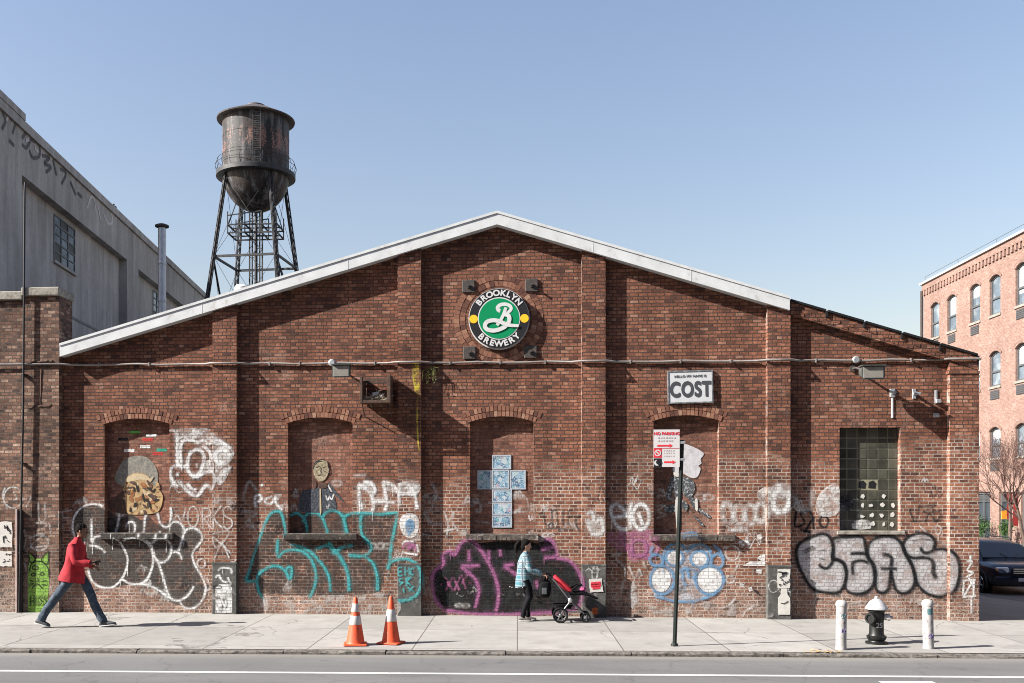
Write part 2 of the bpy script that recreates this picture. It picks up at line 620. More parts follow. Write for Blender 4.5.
for x0, x1 in ((XL, XL + .3), (XR - .3, XR)):
    zt = min(ztop(x0), ztop(x1)) - WD_ - .02
    bk.box((x0 + .004, RD + .25, -.3), (x1 - .004, DEPTH, zt))
bk.prism([(XL + .3, -.3), (XR - .3, -.3), (XR - .3, ztop(XR) - .2), (ap.x, ap.z - .2), (XL + .3, ztop(XL) - .2)], DEPTH - .3, DEPTH)
bk.prism([(XL + .31, -.28), (XR - .31, -.28), (XR - .31, ztop(XR) - .3), (ap.x, ap.z - .3), (XL + .31, ztop(XL) - .3)], RD + .2, RD + .24)
bk.build('side_wall', M['brick'], wh)
# roof
rf = MB()
rf.prism([(XL - .05, ztop(XL - .05) - .1), (ap.x, ap.z - .1), (XR + .01, ztop(XR + .01) - .1), (XR + .01, ztop(XR + .01) - .02), (ap.x, ap.z - .02), (XL - .05, ztop(XL - .05) - .02)], -.07, DEPTH + .2)
roof = rf.build('roof', M['roof'], wh)
# white roof edge: left run, right run
FH = .225
def fascia(xa, xb):
    f = MB()
    za, zb = ztop(xa), ztop(xb)
    f.prism([(xa, za - FH), (xb, zb - FH), (xb, zb + .025), (xa, za + .025)], YF - .02, YF + .10)
    f.prism([(xa, za - .01), (xb, zb - .01), (xb, zb + .04), (xa, za + .04)], YF - .035, YF + .45)
    n = 3                                     # seams
    for k in range(1, n):
        x = xa + (xb - xa) * k / n
        z = ztop(x)
        f.prism([(x - .007, z - FH - .003), (x + .007, z - FH - .003), (x + .007, z + .03), (x - .007, z + .03)], YF - .023, YF + .05)
    # soffit
    f.prism([(xa, za - FH + .005), (xb, zb - FH + .005), (xb, zb - FH + .03), (xa, za - FH + .03)], YF + .1, -.001)
    return f.build('roof_edge', M['white_metal'], wh)
fascia(le.x, ap.x)
fascia(ap.x, re_.x)
# brick corbel and flashing on the right run
cb = MB()
xa, xb = re_.x + .03, XR + .004
for y0, lo, hi in ((-.05, .36, .285), (-.135, .285, .035)):
    cb.prism([(xa, ztop(xa) - lo), (xb, ztop(xb) - lo), (xb, ztop(xb) - hi), (xa, ztop(xa) - hi)], y0, -.001)
for k in range(26):                          # uneven bricks under the flashing
    x = xa + (xb - xa) * (k + .5) / 26
    z = ztop(x) - .15 + random.choice((0, -.075))
    cb.prism([(x - .06, z - .03 + .018), (x + .06, z - .03 - .018), (x + .06, z + .03 - .018), (x - .06, z + .03 + .018)], -.139 - .007 * random.random(), -.12)
cb.build('corbel', M['wedge'] if False else M['brick'], wh)
fl = MB()
for k in range(5):
    u0, u1 = xa + (xb - xa) * k / 5 + .01, xa + (xb - xa) * (k + 1) / 5 - .03
    fl.prism([(u0, ztop(u0) - .03), (u1, ztop(u1) - .03), (u1, ztop(u1) + .012), (u0, ztop(u0) + .012)], -.165 - .008 * (k % 2), .2)
    fl.box((u1 - .01, -.17, ztop(u1) - .13), (u1 + .025, -.1351, ztop(u1) - .03))
fl.build('roof_flashing', M['black_metal'], wh)

# pilasters and plinths
for i, (a, b) in enumerate(PX):
    pb = MB()
    c = (a + b) / 2
    pts = [(a, ZPB), (b, ZPB), (b, ztop(b) - FH + .02), ]
    if a < ap.x < b:
        pts.append((ap.x, ap.z - FH + .02))
    pts.append((a, ztop(a) - FH + .02))
    pb.prism(pts, -PD, -.001)
    po = pb.build('pilaster', M['brick'], wh)
    q = MB()
    q.box((a - .004, -PD - .03, -.05), (b + .012, -.001, ZPB), bev=.012)
    q.box((a - .008, -PD - .036, ZPB - .03), (b + .016, -PD + .02, ZPB + .012), bev=.008)
    q.build('plinth', M['concrete_panel'], po)
pb = MB()
a, b = CORN
pb.prism([(a, -.05), (b + .004, -.05), (b + .004, ztop(b) - .30), (a, ztop(a) - .30)], -PD, -.001)
pb.box((a - .02, -PD - .015, ztop(b) - .36), (b + .012, .3, ztop(b) - .302))
pb.build('corner_pier', M['brick'], wh)

# bricked-up windows
sills = []
wlab = ['bricked-up window with a gold paste-up face', 'bricked-up window with a suited paste-up figure', 'bricked-up window with a tiled cross', 'bricked-up window with a paper-headed paste-up figure']
for i, (a, b) in enumerate(WN):
    w = MB()
    w.prism(arch_outline(a - .01, b + .01, ZSI - .02, ZSP, ZCR + .02)[0], RD, RD + .1)
    wo = w.build('bricked_window', M['brick_in'], wh, label=wlab[i])
    # rowlock arch of two rings
    ar = MB()
    cx, cz, r, a1 = arcs[i]
    for ring in range(2):
        r0 = r + .004 + ring * .112
        r1 = r0 + .105
        a_ = a1 * 1.06 + ring * .03
        nb = int(2 * a_ * r0 / .075)
        for k in range(nb):
            t0 = -a_ + 2 * a_ * k / nb + .003; t1 = -a_ + 2 * a_ * (k + 1) / nb - .003
            dy = -.004 - random.random() * .008
            rr = r1 - random.random() * .012
            ar.prism([(cx + r0 * math.sin(t0), cz + r0 * math.cos(t0)), (cx + r0 * math.sin(t1), cz + r0 * math.cos(t1)),
                      (cx + rr * math.sin(t1), cz + rr * math.cos(t1)), (cx + rr * math.sin(t0), cz + rr * math.cos(t0))], dy, -.0005)
    ar.build('arch', M['wedge'], wo)
    s = MB()
    sx0, sx1 = a - .08, b + (.1 if i != 3 else .30)
    s.box((sx0, -.10, ZSI - .115), (sx1, RD - .003, ZSI + .012), bev=.012)
    for k in range(7):
        x = sx0 + (sx1 - sx0) * random.random() * .95
        s.box((x, -.103 - random.random() * .004, ZSI - .11), (x + .05 + .1 * random.random(), -.08, ZSI - .06 + .05 * random.random()), bev=.008)
    s.build('sill', M['stone'], wo)
    sills.append((sx0, sx1))

# glass block window
m, nt, out = newmat('glass_block')
tc = nd(nt, 'TexCoord').outputs['Object']
nz = noise(nt, tc, 2.2, 3)
gi = nd(nt, 'NewGeometry').outputs['Random Per Island']
cc = ramp(nt, mth(nt, 'ADD', mth(nt, 'MULTIPLY', gi, .28), mth(nt, 'MULTIPLY', nz, .72)), [(.25, (.025, .026, .021)), (.5, (.054, .053, .042)), (.75, (.093, .090, .070))])
bsdf(nt, out, {'Base Color': cc, 'Roughness': .22, 'Specular IOR Level': .5})
M['glass_block'] = m
M['mortar'] = mat('pale_mortar', (.20, .19, .13), .9, var=.25, scale=10)
gb = MB(); gm = MB()
nc, nr = 6, 10
gx0, gx1, gz0, gz1 = GW
cw, chh = (gx1 - gx0) / nc, (gz1 - gz0) / nr
gm.box((gx0 - .01, RD, gz0 - .02), (gx1 + .01, RD + .08, gz1 + .02))
broken = {(2, 4), (3, 4)}
flak = MB(); hole = MB()
for i in range(nc):
    for j in range(nr):
        x, z = gx0 + i * cw, gz0 + j * chh
        if (i, j) in broken:
            hole.poly([(x + .02, RD - .004, z + .03), (x + cw - .04, RD - .004, z + .02), (x + cw - .02, RD - .004, z + chh * .6), (x + cw * .6, RD - .004, z + chh - .02), (x + .03, RD - .004, z + chh - .05)])
            continue
        # pillowed face
        g0 = .006
        e = [(x + g0, RD - .004, z + g0), (x + cw - g0, RD - .004, z + g0), (x + cw - g0, RD - .004, z + chh - g0), (x + g0, RD - .004, z + chh - g0)]
        ins = .016
        f = [(x + ins, RD - .010, z + ins), (x + cw - ins, RD - .010, z + ins), (x + cw - ins, RD - .010, z + chh - ins), (x + ins, RD - .010, z + chh - ins)]
        ev = [gb.bm.verts.new(p) for p in e]; fv = [gb.bm.verts.new(p) for p in f]
        gb.bm.faces.new(fv)
        for k in range(4):
            gb.bm.faces.new((ev[k], ev[(k + 1) % 4], fv[(k + 1) % 4], fv[k]))
        if (j < 3 and i >= 2 and random.random() < .8) or (j == 3 and i in (2, 4)):
            n = 5
            cxx, czz = x + cw / 2 + random.uniform(-.03, .03), z + chh / 2 + random.uniform(-.03, .03)
            flak.poly([(cxx + random.uniform(.35, .9) * cw * .38 * math.cos(2 * PI * k / n), RD - .019, czz + random.uniform(.35, .9) * chh * .38 * math.sin(2 * PI * k / n)) for k in range(n)])
gwin = gm.build('glass_block_window', M['mortar'], wh, label='grimy glass block window spattered with white paint')
gb.build('glass_block', M['glass_block'], gwin)
hole.build('broken_block', M['black_paint'], gwin)
flak.build('paint_flake', M['paper'], gwin)
s = MB()
s.box((gx0 - .05, -.03, gz0 - .07), (gx1 + .08, RD - .005, gz0 + .004), bev=.01)
s.build('sill', M['coping'], gwin)

# bricked-in roundel behind the sign
sc_c = W(498.5, 319.5, 0)
ar = MB()
for ring in range(2):
    r0 = .66 + ring * .118
    nb = int(2 * PI * r0 / .08)
    for k in range(nb):
        t0 = 2 * PI * k / nb + .004; t1 = 2 * PI * (k + 1) / nb - .004
        r1 = r0 + .108 - random.random() * .012
        ar.prism([(sc_c.x + r0 * math.sin(t0), sc_c.z + r0 * math.cos(t0)), (sc_c.x + r0 * math.sin(t1), sc_c.z + r0 * math.cos(t1)),
                  (sc_c.x + r1 * math.sin(t1), sc_c.z + r1 * math.cos(t1)), (sc_c.x + r1 * math.sin(t0), sc_c.z + r1 * math.cos(t0))], -.003 - random.random() * .006, -.0005)
ar.build('roundel', M['wedge'], wh)

# ------------------------------------------------------------------ neighbouring wall on the left
NX = WX(59.0, -.15)
nb_ = thing('brick_wall', 'old brown brick boundary wall with stone coping, left of the warehouse', 'wall', ((NX - 4), 0, 0))
ND_ = -.15
q = MB()
xs = WX(23.5, ND_)
zt1 = W(12, 300, ND_).z; zt2 = W(45, 296, ND_).z
q.box((-24, ND_ + .03, -.3), (xs, .35, zt1))
q.build('wall_face', M['brick_n'], nb_)
q = MB()
q.box((xs, ND_, -.3), (NX, .45, zt2))
q.box((xs + .1, .45, -.3), (NX - .1, 6, zt2 - .9))
pier = q.build('pier', M['brick_n'], nb_)
q = MB()
q.box((-24, ND_ - .05, zt1), (xs - .004, .4, zt1 + .17), bev=.015)
q.box((xs - .02, ND_ - .07, zt2), (NX + .03, .5, zt2 + .17), bev=.015)
q.build('coping', M['coping'], nb_)
# the iron tie that shows as a crack shaped like an I
q = MB()
def crk(x, y): return W(x, y, ND_)
for a, b, r in (((31, 361.5), (53, 361), .02), ((42, 361), (40.5, 404), .011), ((29, 408), (51, 405), .02)):
    p, p2 = crk(*a), crk(*b)
    pts = []
    for k in range(9):
        t = k / 8
        pts.append(p.lerp(p2, t) + Vector((random.uniform(-.012, .012), ND_ * 0 - .002, random.uniform(-.015, .015))))
    q.sweep(pts, [r * (.5 + random.random() * .7) for _ in pts], 6)
q.build('wall_tie', M['rust'], nb_)

# ------------------------------------------------------------------ paint on the walls
zones = []      # x0, x1, z0, z1, depth
zones.append((-30, xs, -1, 20, ND_ + .03))
zones.append((xs, NX, -1, 20, ND_))
for a, b in PX:
    zones.append((a, b, ZPB + .014, 20, -PD))
    zones.append((a, b, -1, ZPB - .035, -PD - .03))
zones.append((CORN[0], XR, -1, 20, -PD))
for (a, b), (s0, s1) in zip(WN, sills):
    zones.append((a, b, ZSI + .013, ZCR + .02, RD))
    zones.append((s0 + .01, s1 - .01, ZSI - .105, ZSI, -.102))
zones.append((gx0, gx1, gz0, gz1, RD - .016))
def depth_at(x, z):
    for x0, x1, z0, z1, d in zones:
        if x0 < x < x1 and z0 < z < z1:
            return d
    return 0.0
XCUT = sorted({round(v, 4) for zq in zones for v in zq[:2] if -20 < v < 20})
ZCUT = sorted({round(v, 4) for zq in zones for v in zq[2:4] if -.5 < v < 9})

def smooth_path(pts, closed=False, step=.04):
    P = [Vector((p.x, p.z)) for p in pts]
    n = len(P)
    out_ = []
    segs = n if closed else n - 1
    for i in range(segs):
        if closed:
            p0, p1, p2, p3 = P[i - 1], P[i], P[(i + 1) % n], P[(i + 2) % n]
        else:
            p1, p2 = P[i], P[i + 1]
            p0 = P[i - 1] if i > 0 else p1 * 2 - p2
            p3 = P[i + 2] if i + 2 < n else p2 * 2 - p1
        k = max(2, int((p2 - p1).length / step))
        for j in range(k):
            t = j / k
            out_.append(.5 * ((2 * p1) + (p2 - p0) * t + (2 * p0 - 5 * p1 + 4 * p2 - p3) * t * t + (3 * p1 - p0 - 3 * p2 + p3) * t ** 3))
    if not closed:
        out_.append(P[-1])
    return out_

def lay_on_wall(bm, name, mat_, parent, off, label=None):
    """cut a flat X-Z drawing at every step of the wall and push each piece onto its own face"""
    xsv = [v.co.x for v in bm.verts]; zsv = [v.co.z for v in bm.verts]
    for x in XCUT:
        if min(xsv) < x < max(xsv):
            bmesh.ops.bisect_plane(bm, geom=bm.verts[:] + bm.edges[:] + bm.faces[:], plane_co=(x, 0, 0), plane_no=(1, 0, 0))
    for z in ZCUT:
        if min(zsv) < z < max(zsv):
            bmesh.ops.bisect_plane(bm, geom=bm.verts[:] + bm.edges[:] + bm.faces[:], plane_co=(0, 0, z), plane_no=(0, 0, 1))
    bmesh.ops.split_edges(bm, edges=bm.edges[:])
    p = wloc(parent)
    for f in bm.faces:
        c = f.calc_center_median()
        d = depth_at(c.x, c.z)
        for v in f.verts:
            v.co.y += d - off
    bmesh.ops.translate(bm, vec=-p, verts=bm.verts)
    for f in bm.faces:
        f.normal_update()
        if f.normal.y > 0:
            f.normal_flip()
    me = bpy.data.meshes.new(name)
    bm.to_mesh(me); bm.free()
    me.materials.append(mat_)
    o = bpy.data.objects.new(name, me)
    col.objects.link(o)
    o.parent = parent
    if label:
        o['label'] = label
    return o

def fill_mesh(polys, px2w, smooth=True):
    bm = bmesh.new()
    uv = bm.loops.layers.uv.new('UVMap')
    for k, pl in enumerate(polys):
        pts = [px2w(*p) for p in pl]
        c2 = smooth_path(pts, True, .12) if smooth else [Vector((p.x, p.z)) for p in pts]
        v3 = [Vector((p.x, p.y, 0)) for p in c2]
        vv = [bm.verts.new((p.x, -k * .0004, p.y)) for p in c2]
        for t in geometry.tessellate_polygon([v3]):
            try:
                f = bm.faces.new([vv[i] for i in t])
            except ValueError:
                continue
            for l in f.loops:
                l[uv].uv = (1, .5)
    return bm

def line_mesh(strokes, px2w, width, closed=False):
    """strokes: lists of photo points; width in metres"""
    bm = bmesh.new()
    uv = bm.loops.layers.uv.new('UVMap')
    for k, st in enumerate(strokes):
        cl = closed
        if isinstance(st, dict):
            cl = st.get('closed', False); pts0 = st.get('raw') or st['p']; w = st.get('w', width)
        else:
            pts0, w = st, width
        P = smooth_path(pts0 if isinstance(st, dict) and 'raw' in st else [px2w(*p) for p in pts0], cl, max(.03, w * .5))
        n = len(P)
        L = [0.0]
        for i in range(1, n):
            L.append(L[-1] + (P[i] - P[i - 1]).length)
        rows = []
        for i in range(n):
            d = (P[(i + 1) % n] - P[i - 1]) if cl else (P[min(i + 1, n - 1)] - P[max(i - 1, 0)])
            if d.length < 1e-6:
                d = Vector((1, 0))
            d.normalize()
            nn = Vector((-d.y, d.x))
            ext = Vector((0, 0))
            if not cl and i == 0: ext = -d * w * .3
            if not cl and i == n - 1: ext = d * w * .3
            wob = 1 + .18 * mnoise.noise(Vector((P[i].x * 5, P[i].y * 5, k)))
            y = -k * .0005 - .00025 * L[i] / max(L[-1], .1)
            e = 1.0 if cl else min(1.0, min(L[i], L[-1] - L[i]) / (w * .5) + .05)
            a_ = P[i] + ext + nn * w * .62 * wob; b_ = P[i] + ext - nn * w * .62 * wob
            rows.append((bm.verts.new((a_.x, y, a_.y)), bm.verts.new((b_.x, y, b_.y)), e))
        for i in range(n if cl else n - 1):
            A, B = rows[i], rows[(i + 1) % n]
            try:
                f = bm.faces.new((A[0], A[1], B[1], B[0]))
            except ValueError:
                continue
            for l, u, v in zip(f.loops, (A[2], A[2], B[2], B[2]), (0, 1, 1, 0)):
                l[uv].uv = (u, v)
    return bm

P_ = {}
def pm(key, *a, **k):
    P_[key] = paint_mat('spray_' + key, *a, **k)
pm('white', (.66, .66, .66), a=.95, grain=.5, soft=.75)
pm('white_thin', (.60, .59, .58), a=.8, grain=.7, soft=1.0)
pm('white_faint', (.6, .58, .57), a=.42, grain=.6, soft=1.0)
pm('chalk', (.46, .43, .41), a=.6, grain=1.0, soft=.3, mort=.2)
pm('charcoal', (.042, .042, .042), a=.88, grain=.5, mort=.25, c2=(.07, .064, .06))
pm('soot', (.03, .027, .026), a=.74, grain=.6, mort=.3, c2=(.06, .05, .045))
pm('black', (.009, .010, .012), a=.97, grain=.22, mort=.1, c2=(.02, .023, .024))
pm('black_line', (.011, .012, .014), a=.95, grain=.25, soft=.85, mort=.15)
pm('black_thin', (.03, .028, .028), a=.7, grain=.5, soft=.8)
pm('teal', (.065, .34, .36), a=.92, grain=.45, mort=.35, soft=.8)
pm('pink', (.40, .15, .30), a=.9, grain=.5, mort=.35, soft=.8, c2=(.29, .10, .22))
pm('pink_soft', (.45, .14, .29), a=.55, grain=.75, mort=.4, soft=.8)
pm('blue', (.13, .26, .42), a=.9, grain=.5, mort=.3)
pm('pale_blue', (.44, .46, .52), a=.85, grain=.75, mort=.4)
pm('silver', (.52, .52, .545), a=.95, grain=.6, mort=.5, c2=(.43, .42, .43))
pm('green', (.20, .37, .07), a=.95, grain=.45, mort=.4)
pm('yellow', (.55, .44, .06), a=.8, grain=.85, mort=.3)
pm('orange', (.65, .16, .05), a=.9, grain=.3)
pm('grey_haze', (.30, .30, .32), a=.30, grain=.9, soft=1.0)
for k_, c_ in (('red', (.5, .05, .05)), ('leaf', (.12, .42, .08)), ('jade', (.02, .38, .27)), ('ink', (.02, .02, .025)), ('chalkwhite', (.75, .75, .75))):
    pm('brick_' + k_, c_, a=1.0, grain=.1, mort=.6)

def crop(ox, oy, s_):
    return lambda x, y: W(ox + x / s_, oy + y / s_, 0)

drip = random.Random(41)
for k_, c_ in (('white', (.62, .62, .62)), ('teal', (.07, .30, .32)), ('pink', (.36, .14, .28)), ('black_line', (.03, .032, .035)), ('blue', (.2, .3, .44))):
    pm(k_ + '_mist', c_, a=.30, grain=.75, soft=1.0)

def graffiti(label, px2w, parent, layers):
    """layers: ('fill', colour, polys) / ('line', colour, width m, strokes); the first becomes the part, the rest sub-parts"""
    root = None
    for i, L in enumerate(layers):
        if L[0] == 'fill':
            bm = fill_mesh(L[2], px2w, smooth=(len(L) < 4))
            nm = 'paint_fill'
        else:
            strokes = list(L[3])
            if L[2] >= .05 and L[1] in ('white', 'teal', 'pink', 'blue', 'white_thin'):
                for st in L[3]:                  # a few runs of paint
                    pl = st['p'] if isinstance(st, dict) else st
                    if len(pl) > 2 and drip.random() < .45:
                        p = px2w(*pl[drip.randrange(len(pl))])
                        ln = drip.uniform(.08, .34)
                        strokes.append({'raw': [Vector((p.x, 0, p.z)), Vector((p.x + .004, 0, p.z - ln * .5)), Vector((p.x, 0, p.z - ln))], 'w': drip.uniform(.010, .018)})
            bm = line_mesh(strokes, px2w, L[2])
            nm = 'paint_outline'
        off = .004 + i * .003
        if root is None:
            root = lay_on_wall(bm, 'graffiti', P_[L[1]], parent, off, label)
        else:
            lay_on_wall(bm, nm, P_[L[1]], root, off)
        if L[0] == 'line' and L[1] + '_mist' in P_ and L[2] >= .05:
            lay_on_wall(line_mesh(L[3], px2w, L[2] * 2.3), 'overspray', P_[L[1] + '_mist'], root, off - .0015)
    return root

def ring(cx, cy, rx, ry, n=12, a0=0):
    return [(cx + rx * math.cos(a0 + 2 * PI * k / n), cy + ry * math.sin(a0 + 2 * PI * k / n)) for k in range(n)]
def C(pts, w=None):
    d = {'closed': True, 'p': pts}
    if w: d['w'] = w
    return d

# --- bay one: charcoal bubble letters with a white line
c3 = crop(0, 400, 2.732)
c4 = crop(60, 500, 5.69)
c5 = crop(140, 500, 5.69)
def m45(x, y):    # strokes written in crop 4, or in crop 5 when x is given + 1000
    return c5(x - 1000, y) if x > 800 else c4(x, y)
def s5(*p): return [(x + 1000, y) for x, y in p]
graffiti('charcoal bubble letters outlined in white, below the leftmost window', c3, wh, [
    ('fill', 'charcoal', [[(200, 350), (200, 310), (225, 288), (260, 288), (285, 300), (310, 318), (330, 318), (350, 312), (380, 330), (400, 318), (420, 340), (450, 335), (480, 330), (497, 345), (520, 347), (545, 357), (553, 380), (530, 420), (525, 440), (545, 475), (558, 520), (550, 555), (530, 568), (495, 562), (450, 543), (400, 503), (340, 506), (295, 513), (255, 493), (240, 450), (225, 400)]])])
graffiti('white outline of the charcoal bubble letters', m45, wh, [
    ('line', 'white', .055, [
        [(310, 215), (340, 240), (370, 290), (385, 340), (375, 400), (350, 450), (310, 490), (270, 500), (220, 490), (180, 455), (160, 400)],
        [(360, 235), (380, 222), (440, 218), (490, 240), (520, 280), (530, 340), (520, 400), (490, 455), (450, 478), (400, 475), (360, 455), (345, 448)],
        [(85, 215), (72, 150), (85, 90), (120, 45), (170, 25), (220, 25), (245, 38)],
        [(180, 105), (180, 240)], [(165, 258), (200, 262), (240, 280), (258, 298)], [(185, 240), (200, 212), (245, 203)],
        [(300, 190), (315, 130), (322, 75)], [(360, 165), (362, 145), (378, 126), (400, 127), (412, 150), (408, 185)], [(455, 210), (465, 160), (468, 110), (480, 75)],
        s5((85, 75), (100, 130), (125, 155), (150, 150), (172, 110), (180, 80), (175, 40)),
        s5((155, 225), (165, 160), (182, 130), (215, 124), (245, 150), (250, 190), (235, 240), (220, 290)),
        s5((250, 190), (270, 166), (310, 160), (345, 185), (355, 220), (335, 255), (305, 290), (300, 330), (320, 380), (355, 440), (375, 500), (360, 560), (330, 600), (290, 618), (250, 608), (225, 575)),
        s5((75, 240), (100, 222), (150, 226), (178, 260), (175, 310), (150, 345), (115, 355), (88, 330), (75, 290), (60, 250), (30, 228)),
        s5((85, 330), (110, 370), (130, 430), (160, 530), (175, 555)),
        s5((190, 295), (220, 300), (240, 338)),
        s5((-60, 480), (0, 480), (50, 485), (110, 515), (160, 550), (210, 572), (260, 555), (295, 515), (305, 490)),
        s5((0, 478), (40, 455), (65, 400), (78, 345)),
        s5((100, 175), (98, 215), (70, 240))])])
graffiti('white hand-painted letters ending in WORKS', m45, wh, [
    ('line', 'white_thin', .05, [
        [(15, 62), (15, 165)], [(15, 64), (70, 58)], [(15, 102), (52, 100)],
        s5((165, 45), (185, 115), (212, 88), (238, 118), (262, 42)), {'closed': True, 'p': s5(*ring(302, 95, 30, 58))},
        s5((355, 45), (358, 165)), s5((355, 45), (393, 52), (400, 82), (360, 105)), s5((366, 105), (410, 165)),
        s5((425, 30), (430, 165)), s5((476, 30), (434, 98), (484, 162)), s5((535, 55), (512, 36), (487, 55), (497, 90), (530, 110), (535, 142), (510, 163), (486, 148)),
        s5((425, 190), (520, 180), (450, 270), (430, 210), (530, 300)), s5((430, 340), (480, 250), (520, 330)),
        s5((340, 280), (365, 290), (330, 300)), {'closed': True, 'p': s5(*ring(350, 360, 22, 26))}, s5((380, 440), (400, 500), (370, 520))])])
# big white cartoon head beside the window
c6 = crop(150, 410, 6.21)
graffiti('white line drawing of a grinning cartoon head, right of the leftmost window', c6, wh, [
    ('fill', 'white_thin', [[(330, 325), (400, 310), (410, 380), (320, 385)], [(130, 118), (350, 112), (360, 138), (130, 136)], [(180, 140), (400, 140), (420, 190), (330, 185), (200, 175), (170, 200)], [(390, 170), (440, 190), (530, 240), (530, 300), (505, 330), (500, 400), (450, 470), (420, 430), (420, 330), (390, 250)]]),
    ('line', 'white', .085, [
        [(165, 130), (172, 200), (170, 270), (172, 330), (200, 352), (230, 345)], [(175, 480), (145, 450), (127, 400), (132, 362), (165, 345), (200, 350)],
        C([(300, 245), (335, 280), (328, 340), (305, 395), (270, 410), (240, 380), (235, 320), (250, 270)]),
        [(180, 440), (220, 490), (260, 522), (290, 535), (312, 515), (350, 468), (390, 495)], [(390, 495), (412, 455), (408, 400), (385, 385), (330, 392), (300, 412), (262, 412)],
        [(205, 190), (225, 185), (270, 190), (300, 200), (330, 190), (365, 210), (400, 190), (420, 210)],
        C(ring(462, 290, 45, 42), .12), [(400, 178), (445, 192), (485, 222), (520, 245)], [(470, 380), (500, 370), (510, 350)],
        [(230, 455), (260, 490), (290, 500)], [(285, 345), (296, 345)], [(165, 400), (182, 400)], [(205, 190), (190, 240), (195, 330)], [(330, 220), (370, 260), (390, 310)]])])
# bottle stencil and loop on the first plinth
graffiti('white stencilled can lettered N on a grey plinth', lambda x, y: W(140 + x / 5.69, 500 + y / 5.69, -PD - .03), wh, [
    ('fill', 'white', [[(430, 500), (450, 480), (510, 480), (525, 500), (525, 640), (430, 645)]], 1),
    ('fill', 'charcoal', [[(455, 560), (495, 560), (495, 615), (455, 615)]], 1),
    ('line', 'white', .05, [[(445, 400), (470, 385), (520, 395), (520, 420)], [(430, 440), (450, 430), (470, 460), (500, 470)], [(500, 440), (520, 480)], [(462, 610), (462, 568), (488, 608), (488, 566)]])])
# --- bay two: teal letters
c7 = crop(240, 500, 5.69)
c8 = crop(330, 500, 4.41)
def m78(x, y):
    return c8(x - 1000, y) if x > 800 else c7(x, y)
graffiti('dark throw-up letters with a teal outline behind the traffic cones', crop(230, 470, 3.2), wh, [
    ('fill', 'soot', [[(135, 132), (180, 132), (215, 142), (260, 130), (330, 132), (400, 142), (430, 140), (535, 140), (520, 215), (512, 290), (490, 330), (475, 390), (270, 400), (90, 392), (90, 362), (55, 352), (95, 230)]])])
tealroot = graffiti('teal outline of the dark throw-up letters', m78, wh, [
    ('line', 'teal', .075, [
        [(190, 65), (165, 90), (140, 140), (115, 210), (80, 310), (45, 430), (35, 460), (70, 462), (100, 460)],
        [(190, 65), (225, 65), (240, 90), (255, 150), (262, 198)], [(275, 90), (310, 76), (340, 90), (365, 130), (375, 190)],
        [(352, 130), (365, 90), (400, 70), (440, 80), (470, 120), (490, 190)], [(465, 92), (490, 66), (530, 62), (560, 75), (585, 110), (600, 190)],
        [(215, 225), (212, 280), (216, 325), (250, 295), (300, 282), (350, 290), (390, 320), (420, 370), (432, 430), (425, 490), (405, 540), (392, 555)],
        [(285, 250), (340, 265), (400, 295), (450, 345), (490, 400), (510, 460), (515, 520)],
        [(125, 560), (105, 510), (96, 460), (105, 425), (140, 395), (190, 375), (230, 380), (260, 405), (282, 450), (293, 420), (290, 380), (268, 388), (258, 405)],
        [(430, 280), (470, 265), (500, 260), (540, 285), (580, 270), (640, 258)], [(500, 240), (520, 255), (540, 285), (580, 335), (610, 400), (620, 470), (618, 515)],
        [(1055, 80), (1080, 62), (1140, 58), (1220, 62), (1300, 55)], [(1300, 55), (1286, 120), (1270, 200), (1265, 260), (1255, 305)],
        [(1140, 58), (1134, 100), (1140, 150), (1168, 185), (1182, 212), (1165, 240), (1130, 247), (1080, 243)],
        [(1010, 225), (1050, 260), (1078, 330), (1085, 400)], [(1150, 247), (1190, 280), (1208, 340), (1210, 400)],
        [(1255, 305), (1266, 275), (1300, 262), (1340, 258), (1380, 275), (1402, 310), (1405, 360), (1388, 410), (1350, 435), (1305, 440)],
        [(1055, 85), (1065, 120), (1072, 150)]]),
    ('line', 'teal', .045, [
        [(1325, 295), (1306, 296), (1308, 330), (1325, 328)], [(1307, 312), (1322, 312)], [(1335, 292), (1337, 330)], [(1352, 290), (1354, 328)], [(1336, 311), (1353, 309)], [(1376, 300), (1362, 300), (1360, 322), (1374, 326)],
        [(1325, 345), (1310, 345), (1312, 357), (1326, 360), (1310, 372)], [(1340, 340), (1342, 375)], [(1358, 340), (1344, 357), (1362, 374)], [(1340, 340), (1366, 338)],
        [(1328, 385), (1330, 405)], [(1345, 380), (1375, 402)], [(1372, 375), (1352, 400)]])])
graffiti('white drippy block letters right of the second window', crop(340, 460, 7.59), wh, [
    ('fill', 'white_thin', [[(130, 185), (240, 170), (280, 240), (240, 280), (200, 230), (165, 225)], [(310, 165), (370, 170), (430, 235), (440, 260), (380, 240), (330, 225)], [(440, 180), (600, 160), (600, 260), (450, 265)]]),
    ('line', 'white', .085, [
        [(165, 375), (148, 290), (140, 185)], [(140, 185), (200, 215), (240, 262)], [(180, 170), (235, 175), (268, 230), (240, 262)], [(240, 262), (255, 330), (245, 390)], [(250, 312), (330, 312), (420, 322)],
        [(330, 170), (345, 260), (355, 330), (340, 385)], [(330, 170), (400, 190), (440, 245)], [(458, 345), (452, 240), (480, 180), (540, 200), (575, 270), (590, 370)], [(460, 255), (590, 255)], [(560, 190), (600, 210)]]),
    ('line', 'white_faint', .09, [[(690, 170), (730, 240), (715, 320), (690, 380), (640, 400), (660, 440), (700, 480), (770, 490)], [(735, 372), (750, 380)], [(100, 120), (200, 115)]])])
